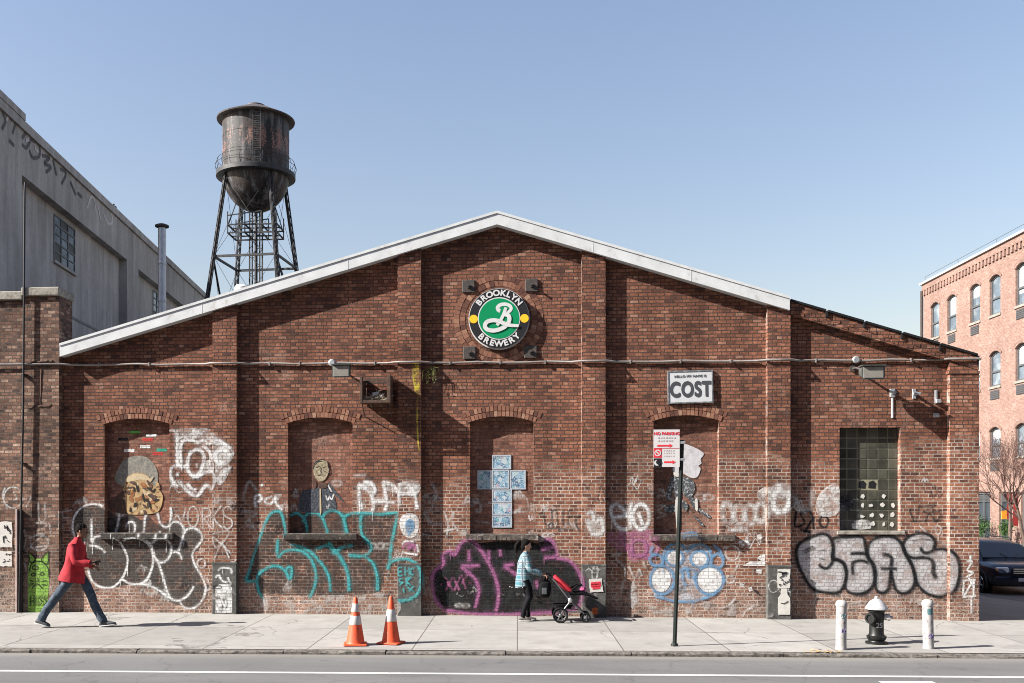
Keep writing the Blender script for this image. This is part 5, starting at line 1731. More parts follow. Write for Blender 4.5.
# ------------------------------------------------------------------ street sign
gp = GZ(674.5, 646, 0)
ps = thing('parking_sign', 'red and white parking sign on a dark green pole at the kerb', 'street sign', (gp.x, gp.y, 0))
lean = .118
zt_ = W(679, 440, gp.y).z
q = MB()
q.sweep([(0, 0, 0), (lean, 0, zt_)], .033, 8); q.lathe([(.06, 0), (.055, .03), (.04, .05)], (0, 0, 0), 12)
q.build('pole', mat('pole_green', (.010, .015, .014), .5, .2, var=.3, scale=10), ps, local=True)
a, b = W(653.5, 467, gp.y - .05), W(679.6, 429.5, gp.y - .05)
xc_, zc_ = (a.x + b.x) / 2 - gp.x, (a.z + b.z) / 2
w, h = (b.x - a.x) / 2, (b.z - a.z) / 2
q = MB(); q.box((xc_ - w, -.056, zc_ - h), (xc_ + w, -.052, zc_ + h))
pan = q.build('sign_panel', mat('sign_white', (.52, .505, .51), .45, var=.06, scale=4), ps, local=True)
yq = -.0585
red = MB(); dk = MB(); wt = MB()
add_text(red, 'NO PARKING', .066, lambda x, y: (xc_ + x, yq, zc_ + h * .78 + y), bold=.002)
gq = MB()
for z, ww in ((.56, .32), (.40, .22)):      # small print too fine to read
    x = -w * .7
    while x < w * ww * 2:
        gq.box((xc_ + x, yq, zc_ + h * z - .012), (xc_ + x + .028, yq + .002, zc_ + h * z + .012)); x += .042
for z in (-.12, -.26, -.42):
    x = -w * .25
    while x < w * .5:
        gq.box((xc_ + x, yq, zc_ + h * z - .010), (xc_ + x + .022, yq + .002, zc_ + h * z + .010)); x += .036
def arrow(x0, x1, z):
    red.box((xc_ + x0, yq, z - .013), (xc_ + x1, yq + .002, z + .013))
    red.poly([(xc_ + x1, yq, z - .032), (xc_ + x1 + .05, yq, z), (xc_ + x1, yq, z + .032)])
arrow(-w * .72, w * .22, zc_ + h * .14)
arrow(-w * .2, w * .45, zc_ - h * .74)
red.box((xc_ - w + .01, yq, zc_ + h * .0 - .003), (xc_ + w - .01, yq + .002, zc_ + .003))
ccx, ccz = xc_ - w * .68, zc_ - h * .25
red.box((ccx - .06, yq, ccz - .075), (ccx + .06, yq + .002, ccz + .075))
disc(wt, Vector((ccx, 0, ccz)), .052, yq - .003, 20, .036)
wt.poly([(ccx - .03, yq - .003, ccz + .016), (ccx - .016, yq - .003, ccz + .03), (ccx + .03, yq - .003, ccz - .016), (ccx + .016, yq - .003, ccz - .03)])
dk.box((ccx - .06, yq, ccz - .235), (ccx + .06, yq + .002, ccz - .085))
mo = ring(0, 0, .045, .045, 14, .9)[:11]
mo2 = [(.022 + .036 * math.cos(.9 + 2 * PI * k / 14), .0 + .036 * math.sin(.9 + 2 * PI * k / 14)) for k in range(10, -1, -1)]
wt.poly([(ccx - .012 + x, yq - .003, ccz - .155 - z) for x, z in ([(x, z) for x, z in ring(0, 0, .046, .046, 16)])])
dk2 = MB(); dk2.poly([(ccx + .012 + x, yq - .006, ccz - .145 - z) for x, z in ring(0, 0, .04, .04, 16)])
red.build('red_print', M['red_paint'], pan, local=True)
dk.build('symbol_square', M['black_paint'], pan, local=True)
wt.build('white_symbol', M['white_paint'], pan, local=True)
dk2.build('moon_shade', M['black_paint'], pan, local=True)
gq.build('small_print', mat('print_grey', (.42, .38, .39), .6), pan, local=True)
q = MB()
for z in (zc_ + h * .3, zc_ - h * .6):
    q.box((lean * z / zt_ - .09, -.0515, z - .02), (lean * z / zt_ + .045, .045, z + .02), bev=.004)
q.build('clamp', M['galv'], ps, local=True)

# ------------------------------------------------------------------ cones
M['cone'] = mat('cone_orange', (.62, .075, .024), .55, var=.22, scale=7, c2=(.30, .07, .04), thr=(.52, .66))
M['cone_band'] = mat('cone_band', (.46, .455, .45), .35, var=.2, scale=9, c2=(.33, .31, .29), thr=(.58, .75))
def cone(px, py, lab, bands):
    g = GZ(px, py, 0)
    t = thing('traffic_cone', lab, 'traffic cone', (g.x, g.y, 0), random.uniform(-.3, .3), 'traffic cones on the sidewalk')
    q = MB()
    n = 4
    q.box((-.185, -.185, 0), (.185, .185, .032), bev=.02, seg=2)
    q.build('base', M['cone'], t, local=True)
    H_ = .76
    def rad(z): return .145 + (.028 - .145) * (z - .03) / (H_ - .03)
    q = MB()
    q.lathe([(.16, .028), (.15, .04), (.143, .06), (rad(.4), .4), (rad(H_ - .02), H_ - .02), (.022, H_), (.0, H_)], (0, 0, 0), 28)
    q.build('cone_body', M['cone'], t, smooth=True, local=True)
    for z0, z1 in bands:
        q = MB()
        q.lathe([(rad(z0) + .002, z0), (rad(z0) + .004, z0 + .004), (rad(z1) + .004, z1 - .004), (rad(z1) + .002, z1)], (0, 0, 0), 28)
        q.build('reflective_band', M['cone_band'], t, smooth=True, local=True)
cone(355.5, 645.0, 'orange traffic cone with two white bands', ((.33, .47), (.53, .66)))
cone(391, 643.5, 'orange traffic cone with one broad white band', ((.36, .55),))

# ------------------------------------------------------------------ hydrant and bollards
g = GZ(876.5, 643.5, 0)
hy = thing('fire_hydrant', 'black fire hydrant with a silver bonnet, lettered 25', 'fire hydrant', (g.x, g.y, 0))
M['hyd'] = mat('hydrant_black', (.010, .011, .011), .45, .2, var=.3, scale=12)
M['silver_paint'] = mat('silver_paint', (.40, .40, .41), .5, .2, var=.25, scale=12)
q = MB()
q.lathe([(.17, 0), (.17, .03), (.125, .035), (.12, .05), (.135, .07), (.15, .10), (.15, .125), (.125, .135), (.112, .16), (.108, .34), (.115, .42), (.118, .50), (.13, .515), (.13, .535), (.11, .545)], (0, 0, 0), 28)
q.build('barrel', M['hyd'], hy, smooth=True, local=True)
q = MB()
q.lathe([(.16, .545), (.175, .555), (.17, .575), (.15, .60), (.12, .655), (.08, .695), (.045, .715), (.028, .72), (.028, .755), (.02, .76), (0, .76)], (0, 0, 0), 28)
bon = q.build('bonnet', M['silver_paint'], hy, smooth=True, local=True)
q = MB()
for k in range(8):
    a = 2 * PI * k / 8
    q.ell((.15 * math.cos(a), .15 * math.sin(a), .572), (.016, .016, .012), 8, 5)
q.build('bolt', M['silver_paint'], bon, smooth=True)
def nozzle(ang, z, r, L, nm, m_, capr=None):
    Mx = Matrix.Translation((0, 0, z)) @ Matrix.Rotation(ang, 4, 'Z') @ Matrix.Rotation(PI / 2, 4, 'Y')
    q = MB()
    q.lathe([(r * .8, .06), (r * .85, .12), (r, .125), (r, .12 + L * .5), (r * 1.12, .12 + L * .55), (r * 1.12, .12 + L), (r * .75, .12 + L), (r * .7, .12 + L * .7), (0, .12 + L * .7)], (0, 0, 0), 18, Mx)
    if capr:
        q.lathe([(capr, .12 + L * .7), (capr, .12 + L * 1.5), (0, .12 + L * 1.5)], (0, 0, 0), 6, Mx)
    return q.build(nm, m_, hy, smooth=True, local=True)
nozzle(math.radians(218), .415, .075, .07, 'hose_outlet', M['hyd'])
nozzle(math.radians(-18), .43, .05, .08, 'capped_outlet', M['silver_paint'], .022)
q = MB()
def hyw(x, y, r=.1115):
    a = -PI / 2 + .1 + x / r
    return (r * math.cos(a), r * math.sin(a), .30 + y)
add_text(q, '25', .11, hyw, bold=.003)
q.build('lettering', M['silver_paint'], hy, local=True)
q = MB()
for a in (0, PI / 2, PI, 3 * PI / 2):
    q.ell((.145 * math.cos(a + .4), .145 * math.sin(a + .4), .112), (.025, .025, .02), 8, 5)
q.build('flange_bolt', M['hyd'], hy, smooth=True, local=True)

def bollard(px, py, lab, marks, lean):
    g = GZ(px, py, 0)
    t = thing('bollard', lab, 'bollard', (g.x, g.y, 0), 0, 'white pipe bollards beside the hydrant')
    Hb = .74
    Ml = Matrix.Rotation(lean, 4, 'Y')
    q = MB()
    q.lathe([(.082, 0), (.08, .04), (.078, .1), (.078, Hb - .06)], (0, 0, 0), 20); q.xform(Ml)
    q.build('post', mat('bollard_white', (.34, .325, .325), .6, var=.35, scale=7, c2=(.15, .13, .12), thr=(.52, .68)), t, smooth=True, local=True)
    q = MB()
    q.lathe([(.085, Hb - .07), (.086, Hb - .03), (.075, Hb), (.045, Hb + .02), (0, Hb + .025)], (0, 0, 0), 20); q.xform(Ml)
    q.build('cap', mat('bollard_cap', (.34, .33, .32), .6, var=.3, scale=9), t, smooth=True, local=True)
    for nm, z, mm, kind in marks:
        q = MB()
        def bw2(x, y, r=.0805):
            a = -PI / 2 + .25 + x / r
            return Ml @ Vector((r * math.cos(a), r * math.sin(a), z + y))
        if kind == 'band':
            for k in range(8):
                x0, x1 = -.055 + .11 * k / 8, -.055 + .11 * (k + 1) / 8
                q.poly([bw2(x0, -.045), bw2(x1, -.045), bw2(x1, .045), bw2(x0, .045)])
        else:
            for pts in kind:
                q.sweep([bw2(x, y) for x, y in pts], .006, 4)
        q.build(nm, mm, t, local=True)
M['sticker_teal'] = mat('sticker_teal', (.08, .17, .19), .5, var=.3, scale=20)
M['marker_violet'] = mat('marker_violet', (.16, .12, .3), .5)
sq = [[(-.04, -.02), (-.03, .03), (0, -.01), (.03, .03), (.04, -.02), (0, -.03), (-.04, -.02)]]
sq2 = [[(-.05, .0), (-.02, .04), (-.02, -.03), (.02, .03), (.02, -.04), (.05, .02)], [(-.04, -.03), (.05, -.02)]]
bollard(841, 649.5, 'white pipe bollard with small dark stickers, beside the dry leaves', (('sticker', .52, M['sticker_teal'], sq2), ('scrawl', .30, M['marker_violet'], sq)), .01)
bollard(928.5, 648.5, 'white pipe bollard with a dark band near the top, nearer the parked SUV', (('sticker', .58, M['sticker_teal'], 'band'), ('scrawl', .20, M['marker_violet'], sq2)), -.02)

# dead leaves by the left bollard
g = GZ(824, 652, 0)
lf = thing('leaf_litter', 'small heap of dry tan leaves on the sidewalk by the left bollard', 'leaves', (g.x, g.y, .002))
q = MB(); rr = random.Random(4)
for k in range(46):
    p = Vector((rr.gauss(0, .14), rr.gauss(0, .06), .003 + rr.random() * .025))
    a = rr.uniform(0, 2 * PI); L = rr.uniform(.02, .05)
    d = Vector((math.cos(a), math.sin(a), rr.uniform(-.2, .3))) * L
    s_ = Vector((-math.sin(a), math.cos(a), rr.uniform(-.4, .4))) * L * .4
    q.poly([p - d, p + s_, p + d, p - s_])
q.build('leaves', mat('dry_leaf', (.42, .25, .1), .9, var=.4, scale=30), lf, local=True)
# ------------------------------------------------------------------ people
def skin_body(verts, edges):
    """one continuous surface grown over a skeleton; verts: name -> (pos, rx, ry); first is the root"""
    names = list(verts)
    me = bpy.data.meshes.new('sk')
    me.from_pydata([verts[n][0] for n in names], [(names.index(a), names.index(b)) for a, b in edges], [])
    o = bpy.data.objects.new('sk', me)
    col.objects.link(o)
    md = o.modifiers.new('s', 'SKIN')
    if not me.skin_vertices:
        raise RuntimeError('no skin layer')
    for i, n in enumerate(names):
        me.skin_vertices[0].data[i].radius = (verts[n][1], verts[n][2])
        me.skin_vertices[0].data[i].use_root = (i == 0)
    md.use_smooth_shade = True
    sb = o.modifiers.new('u', 'SUBSURF'); sb.levels = 1; sb.render_levels = 1
    dg = bpy.context.evaluated_depsgraph_get()
    out_ = bpy.data.meshes.new_from_object(o.evaluated_get(dg))
    bpy.data.objects.remove(o)
    return out_

def hand(mb, wrist, d, up, s_=1.0, curl=.5):
    """palm and five bent fingers; d points to the fingertips, up is the back of the hand"""
    d = Vector(d).normalized(); up = Vector(up); up = (up - d * up.dot(d)).normalized(); sd = d.cross(up)
    w = Vector(wrist)
    mb.loft([(w - d * .01 * s_, sd * .026 * s_, up * .02 * s_), (w + d * .03 * s_, sd * .038 * s_, up * .018 * s_), (w + d * .085 * s_, sd * .042 * s_, up * .015 * s_), (w + d * .097 * s_, sd * .038 * s_, up * .010 * s_)], 10)
    for k, (o_, L) in enumerate(((-.031, .066), (-.0105, .076), (.0105, .071), (.031, .056))):
        b = w + d * .085 * s_ + sd * o_ * s_
        pts = [b]
        ang = 0
        for j in range(3):
            ang += curl * (.7 if j == 0 else .9)
            pts.append(pts[-1] + (d * math.cos(ang) - up * math.sin(ang)) * L * s_ * (.45, .32, .25)[j])
        mb.sweep(pts, [.0095 * s_, .009 * s_, .0082 * s_, .0065 * s_], 6)
    b = w + d * .03 * s_ - sd * .032 * s_
    mb.sweep([b, b + (d * .7 - sd * .6 - up * .3) * .035 * s_, b + (d * 1.25 - sd * .75 - up * .6) * .045 * s_, b + (d * 1.8 - sd * .6 - up * .9) * .045 * s_], [.012 * s_, .011 * s_, .0095 * s_, .007 * s_], 6)

def head(mb, c, s_=1.0, tilt=0.0):
    """head facing +X: skull, jaw, nose, brows, lips, ears"""
    T = Matrix.Translation(Vector(c)) @ Matrix.Rotation(tilt, 4, 'Y') @ Matrix.Scale(s_, 4)
    t = MB()
    t.loft([((.022, 0, -.128), (.022, 0, 0), (0, .024, 0)), ((.018, 0, -.115), (.055, 0, 0), (0, .042, 0)), ((.008, 0, -.085), (.078, 0, 0), (0, .056, 0)), ((.0, 0, -.04), (.092, 0, 0), (0, .066, 0)),
            ((-.006, 0, .005), (.1, 0, 0), (0, .073, 0)), ((-.01, 0, .05), (.1, 0, 0), (0, .074, 0)), ((-.014, 0, .088), (.082, 0, 0), (0, .062, 0)), ((-.016, 0, .112), (.05, 0, 0), (0, .038, 0)), ((-.016, 0, .122), (.015, 0, 0), (0, .012, 0))], 18)
    t.loft([((.092, 0, .012), (.008, 0, 0), (0, .008, 0)), ((.102, 0, -.012), (.012, 0, 0), (0, .011, 0)), ((.11, 0, -.034), (.017, 0, 0), (0, .016, 0)), ((.096, 0, -.044), (.014, 0, 0), (0, .013, 0))], 10)
    t.ell((.078, 0, -.066), (.02, .024, .007), 10, 6); t.ell((.077, 0, -.078), (.018, .021, .007), 10, 6)
    t.ell((.07, 0, -.108), (.022, .022, .018), 10, 6)
    for s2 in (-1, 1):
        t.ell((.084, s2 * .032, .028), (.014, .024, .007), 8, 5)
        t.ell((-.005, s2 * .073, -.012), (.02, .011, .032), 8, 6)
    t.xform(T)
    mb._merge(t.bm)
    return T

def eyes(parent, T, mw, md_):
    q = MB(); q2 = MB()
    for s2 in (-1, 1):
        q.ell((.082, s2 * .031, .010), (.012, .013, .009), 10, 6)
        q2.ell((.091, s2 * .031, .010), (.005, .006, .006), 8, 5)
    q.xform(T); q2.xform(T)
    e = q.build('eye', mw, parent, smooth=True, local=True)
    q2.build('pupil', md_, e, smooth=True, local=True)

def blend(a, b, t): return Vector(a).lerp(Vector(b), t)

def shoe(mb, heel, toe, up, w=.045, h=.075, sole=None):
    """lofted shoe from heel to toe"""
    heel, toe = Vector(heel), Vector(toe)
    d = (toe - heel).normalized(); u = Vector(up); u = (u - d * u.dot(d)).normalized(); s_ = d.cross(u)
    L = (toe - heel).length
    sec = ((0, .55, .55), (.06, .8, .9), (.25, .88, 1.05), (.42, .92, .95), (.62, 1.05, .72), (.82, 1.0, .55), (.95, .75, .42), (1.0, .4, .25))
    mb.loft([(heel + d * L * t + u * (h * hh / 2 + .018), s_ * w * ww, u * (h * hh / 2), .8) for t, ww, hh in sec], 14)
    if sole is not None:
        sole.loft([(heel + d * (L * (t * 1.02 - .01)) + u * .011, s_ * (w * ww + .006), u * .012, .6) for t, ww, hh in sec], 14)

M['jacket'] = mat('red_jacket', (.33, .012, .022), .85, var=.4, scale=11, bump=.012)
M['denim'] = mat('blue_denim', (.035, .052, .078), .9, var=.5, scale=12, bump=.008, c2=(.07, .095, .125))
M['shoe'] = mat('dark_trainer', (.05, .055, .065), .7, var=.3, scale=20)
M['sole'] = mat('pale_sole', (.36, .36, .36), .7, var=.15, scale=20)
M['eye_white'] = mat('eye_white', (.6, .58, .55), .3, var=.02)
M['shirt_w'] = mat('white_collar', (.5, .5, .5), .8, var=.1)

# --- man in red
g = GZ(75.5, 627.2, 0)
man = thing('person', 'man in a red jacket and jeans striding along with a phone in hand', 'person', (g.x, g.y, 0))
hipR, hipL = Vector((-.03, -.095, .92)), Vector((.03, .095, .92))
knR, knL = Vector((-.33, -.10, .53)), Vector((.27, .09, .53))
anR, anL = Vector((-.585, -.10, .175)), Vector((.49, .09, .115))
shR, shL = Vector((.02, -.185, 1.475)), Vector((.02, .185, 1.475))
elR, elL = Vector((.12, -.25, 1.20)), Vector((.02, .25, 1.2))
wrR, wrL = Vector((.37, -.21, 1.155)), Vector((.25, .18, 1.08))
hc = Vector((.12, 0, 1.735))
V = {'pelvis': ((0, 0, .97), .13, .15), 'waist': ((.01, 0, 1.12), .11, .14), 'chest': ((.02, 0, 1.35), .12, .16), 'neckb': ((.04, 0, 1.52), .06, .07), 'neck': ((.07, 0, 1.6), .05, .05), 'skull': ((.11, 0, 1.7), .06, .06),
     'hipR': (hipR, .095, .09), 'knR': (knR, .06, .06), 'anR': (anR, .04, .04), 'hipL': (hipL, .095, .09), 'knL': (knL, .06, .06), 'anL': (anL, .04, .04),
     'shR': (shR, .06, .06), 'elR': (elR, .042, .042), 'wrR': (wrR, .028, .028), 'shL': (shL, .06, .06), 'elL': (elL, .042, .042), 'wrL': (wrL, .028, .028)}
E = [('pelvis', 'waist'), ('waist', 'chest'), ('chest', 'neckb'), ('neckb', 'neck'), ('neck', 'skull'), ('pelvis', 'hipR'), ('hipR', 'knR'), ('knR', 'anR'), ('pelvis', 'hipL'), ('hipL', 'knL'), ('knL', 'anL'),
     ('chest', 'shR'), ('shR', 'elR'), ('elR', 'wrR'), ('chest', 'shL'), ('shL', 'elL'), ('elL', 'wrL')]
q = MB()
q.bm.from_mesh(skin_body(V, E))
Th = head(q, hc, 1.0, .06)
hand(q, wrR, (.95, .05, .12), (0, -.5, .9), 1.0, .55)
hand(q, wrL, (.9, -.1, -.2), (0, .5, .9), 1.0, .5)
q.build('body', M['skin_dark'], man, smooth=80, local=True)
eyes(man, Th, M['eye_white'], M['hair'])
q = MB()
q.loft([((-.045, 0, -.02), (.062, 0, 0), (0, .072, 0)), ((-.03, 0, .02), (.088, 0, 0), (0, .081, 0)), ((-.02, 0, .06), (.1, 0, 0), (0, .084, 0)), ((-.016, 0, .095), (.09, 0, 0), (0, .073, 0)), ((-.018, 0, .122), (.06, 0, 0), (0, .048, 0)), ((-.018, 0, .134), (.02, 0, 0), (0, .016, 0))], 18)
q.crumple(.012, 42, 2); q.xform(Th); q.build('hair', M['hair'], man, smooth=True, local=True)
q = MB()                                   # jeans
q.loft([((-.01, 0, 1.02), (.15, 0, 0), (0, .17, 0)), ((0, 0, .94), (.155, 0, 0), (0, .185, 0)), ((0, 0, .86), (.13, 0, .0), (0, .17, 0)), ((0, 0, .80), (.08, 0, 0), (0, .12, 0))], 18)
def leg(q, h, k, a, rs):
    pts = []; rad = []
    for t in (0, .35, .7, 1):
        pts.append(blend(h, k, t) + Vector((.012 * math.sin(t * PI), 0, 0))); rad.append(rs[0] + (rs[1] - rs[0]) * t)
    for t in (.2, .45, .7, .9, 1):
        pts.append(blend(k, a, t) + Vector((-.018 * math.sin(t * PI), 0, 0))); rad.append(rs[1] + (rs[2] - rs[1]) * t + (.006 if t in (.45, .9) else 0))
    q.sweep(pts, rad, 14, side=(0, 1, 0))
leg(q, hipR + Vector((.01, 0, .02)), knR, anR + Vector((-.01, 0, -.045)), (.092, .078, .066))
leg(q, hipL + Vector((0, 0, .02)), knL, anL + Vector((.0, 0, -.03)), (.092, .078, .066))
q.crumple(.013, 9, 1, (1, 1, .8)); q.build('jeans', M['denim'], man, smooth=80, local=True)
q = MB()                                   # jacket
q.loft([((-.07, 0, .83), (.235, 0, -.04), (0, .232, 0)), ((-.065, 0, .88), (.23, 0, -.03), (0, .232, 0)), ((-.045, 0, 1.0), (.205, 0, -.015), (0, .218, 0)), ((-.02, 0, 1.15), (.165, 0, 0), (0, .20, 0)), ((.0, 0, 1.3), (.155, 0, 0), (0, .205, 0)), ((.015, 0, 1.42), (.145, 0, 0), (0, .21, 0)), ((.02, 0, 1.50), (.12, 0, .0), (0, .185, 0)), ((.03, 0, 1.55), (.085, 0, .01), (0, .12, 0)), ((.045, 0, 1.60), (.066, 0, .012), (0, .075, 0)), ((.05, 0, 1.625), (.062, 0, .012), (0, .068, 0))], 22)
def sleeve(q, s_, e, w, r):
    pts = [s_ + Vector((0, 0, .01)), blend(s_, e, .3), blend(s_, e, .7), e, blend(e, w, .3), blend(e, w, .7), blend(e, w, .93)]
    q.sweep(pts, [r[0] * .9, r[0], r[0] * .92, r[1] * 1.05, r[1], r[1] * .9, r[2]], 12)
sleeve(q, shR, elR, wrR, (.085, .072, .058))
sleeve(q, shL, elL, wrL, (.085, .072, .058))
q.crumple(.016, 7.5, 1, (1, 1, .7)); q.build('jacket', M['jacket'], man, smooth=70, local=True)
q = MB(); q2 = MB()
shoe(q, (-.70, -.10, .075), (-.435, -.10, .005), (.25, 0, 1), .048, .09, q2)
shoe(q, (.415, .09, .0), (.715, .09, .035), (-.1, 0, 1), .048, .09, q2)
sh = q.build('shoe', M['shoe'], man, smooth=True, local=True)
q2.build('sole', M['sole'], sh, smooth=True, local=True)
hp = wrR + Vector((.11, .0, .03))
ph = tag(MB().box((-.075, -.006, -.036), (.075, .006, .036), bev=.006).xform(Matrix.Translation(hp + g) @ Matrix.Rotation(-.35, 4, 'Y') @ Matrix.Rotation(.9, 4, 'X')).build('phone', M['black_metal']), "dark phone held out in the striding man's hand", 'phone')

# --- woman with the stroller
g2 = GZ(525, 621.0, 0)
wo_ = thing('person', 'woman in a teal checked shirt and black leggings pushing a stroller', 'person', (g2.x, g2.y, 0))
hc2 = Vector((.02, 0, 1.425))
hipR, hipL = Vector((.0, -.08, .78)), Vector((.0, .08, .78))
knR, knL = Vector((.09, -.075, .47)), Vector((.06, .08, .45))
anR, anL = Vector((-.045, -.07, .085)), Vector((.055, .085, .075))
shR, shL = Vector((.01, -.145, 1.215)), Vector((.01, .145, 1.215))
elR, elL = Vector((.09, -.20, .985)), Vector((.1, .2, .985))
wrR, wrL = Vector((.325, -.15, .885)), Vector((.325, .15, .885))
V = {'pelvis': ((-.01, 0, .81), .11, .13), 'waist': ((0, 0, .95), .09, .115), 'chest': ((.01, 0, 1.11), .10, .13), 'neckb': ((.01, 0, 1.26), .045, .05), 'neck': ((.015, 0, 1.31), .038, .038), 'skull': ((.02, 0, 1.38), .05, .05),
     'hipR': (hipR, .085, .08), 'knR': (knR, .052, .052), 'anR': (anR, .034, .034), 'hipL': (hipL, .085, .08), 'knL': (knL, .052, .052), 'anL': (anL, .034, .034),
     'shR': (shR, .045, .045), 'elR': (elR, .034, .034), 'wrR': (wrR, .023, .023), 'shL': (shL, .045, .045), 'elL': (elL, .034, .034), 'wrL': (wrL, .023, .023)}
q = MB()
q.bm.from_mesh(skin_body(V, E))
Th = head(q, hc2, .9, .12)
hand(q, wrR, (.85, 0, -.2), (.2, 0, .95), .85, .95)
hand(q, wrL, (.85, 0, -.2), (.2, 0, .95), .85, .95)
q.build('body', M['skin_fair'], wo_, smooth=80, local=True)
eyes(wo_, Th, M['eye_white'], M['hair'])
q = MB()
q.loft([((-.05, 0, -.10), (.04, 0, 0), (0, .05, 0)), ((-.045, 0, -.05), (.066, 0, 0), (0, .076, 0)), ((-.03, 0, .0), (.086, 0, 0), (0, .083, 0)), ((-.02, 0, .05), (.1, 0, 0), (0, .086, 0)), ((-.016, 0, .095), (.09, 0, 0), (0, .075, 0)), ((-.018, 0, .125), (.06, 0, 0), (0, .05, 0)), ((-.018, 0, .138), (.02, 0, 0), (0, .016, 0))], 18)
q.sweep([(-.085, 0, .05), (-.15, 0, .06), (-.19, 0, .0), (-.2, 0, -.07), (-.185, 0, -.14), (-.18, 0, -.19)], [.03, .045, .05, .045, .035, .012], 10)
q.crumple(.010, 30, 1, (1, 1, .4)); q.xform(Th); q.build('hair', M['hair'], wo_, smooth=True, local=True)
# checked shirt
m, nt, out = newmat('checked_shirt')
tc = nd(nt, 'SeparateXYZ', {0: nd(nt, 'TexCoord').outputs['Object']})
def stripe(v, period, duty, off=0.0):
    f = mth(nt, 'FRACT', mth(nt, 'ADD', mth(nt, 'DIVIDE', v, period), off))
    return mth(nt, 'LESS_THAN', f, duty)
hz, vt = stripe(tc.outputs[2], .115, .5), stripe(mth(nt, 'ADD', tc.outputs[0], mth(nt, 'MULTIPLY', tc.outputs[1], .8)), .115, .5, .2)
hz2, vt2 = stripe(tc.outputs[2], .115, .16, .38), stripe(mth(nt, 'ADD', tc.outputs[0], mth(nt, 'MULTIPLY', tc.outputs[1], .8)), .115, .16, .58)
c = mixc(nt, mth(nt, 'MULTIPLY', mth(nt, 'ADD', hz, vt), .5), (.25, .30, .32), (.04, .13, .165))
c = mixc(nt, mth(nt, 'MULTIPLY', mth(nt, 'MAXIMUM', hz2, vt2), .75), c, (.02, .03, .06))
bsdf(nt, out, {'Base Color': c, 'Roughness': .85})
M['check'] = m
q = MB()
q.loft([((-.03, 0, .665), (.165, 0, .035), (0, .165, 0)), ((-.025, 0, .70), (.165, 0, .03), (0, .168, 0)), ((-.02, 0, .82), (.155, 0, .02), (0, .165, 0)), ((-.015, 0, .95), (.14, 0, 0), (0, .155, 0)), ((-.005, 0, 1.08), (.138, 0, 0), (0, .16, 0)), ((.0, 0, 1.18), (.12, 0, 0), (0, .165, 0)), ((.0, 0, 1.24), (.092, 0, 0), (0, .135, 0)), ((.005, 0, 1.275), (.062, 0, .0), (0, .085, 0)), ((.01, 0, 1.315), (.05, 0, .01), (0, .055, 0))], 22)
sleeve(q, shR, elR, wrR, (.068, .055, .043))
sleeve(q, shL, elL, wrL, (.068, .055, .043))
q.crumple(.013, 9, 1, (1, 1, .6)); q.build('shirt', M['check'], wo_, smooth=70, local=True)
q = MB()
q.loft([((-.02, 0, .86), (.12, 0, 0), (0, .145, 0)), ((-.02, 0, .78), (.13, 0, 0), (0, .155, 0)), ((-.01, 0, .71), (.1, 0, 0), (0, .14, 0)), ((0, 0, .66), (.06, 0, 0), (0, .09, 0))], 16)
leg(q, hipR, knR, anR, (.09, .062, .043))
leg(q, hipL, knL, anL, (.09, .062, .043))
q.crumple(.006, 11, 1); q.build('leggings', mat('black_leggings', (.006, .006, .008), .8, spec=.12, var=.3, scale=12), wo_, smooth=80, local=True)
q = MB(); q2 = MB()
shoe(q, (-.115, -.07, .0), (.115, -.07, .0), (0, 0, 1), .036, .07, q2)
shoe(q, (-.01, .085, .0), (.215, .085, .0), (0, 0, 1), .036, .07, q2)
sh = q.build('shoe', mat('grey_shoe', (.10, .09, .08), .7, var=.3, scale=20), wo_, smooth=True, local=True)
q2.build('sole', M['sole'], sh, smooth=True, local=True)

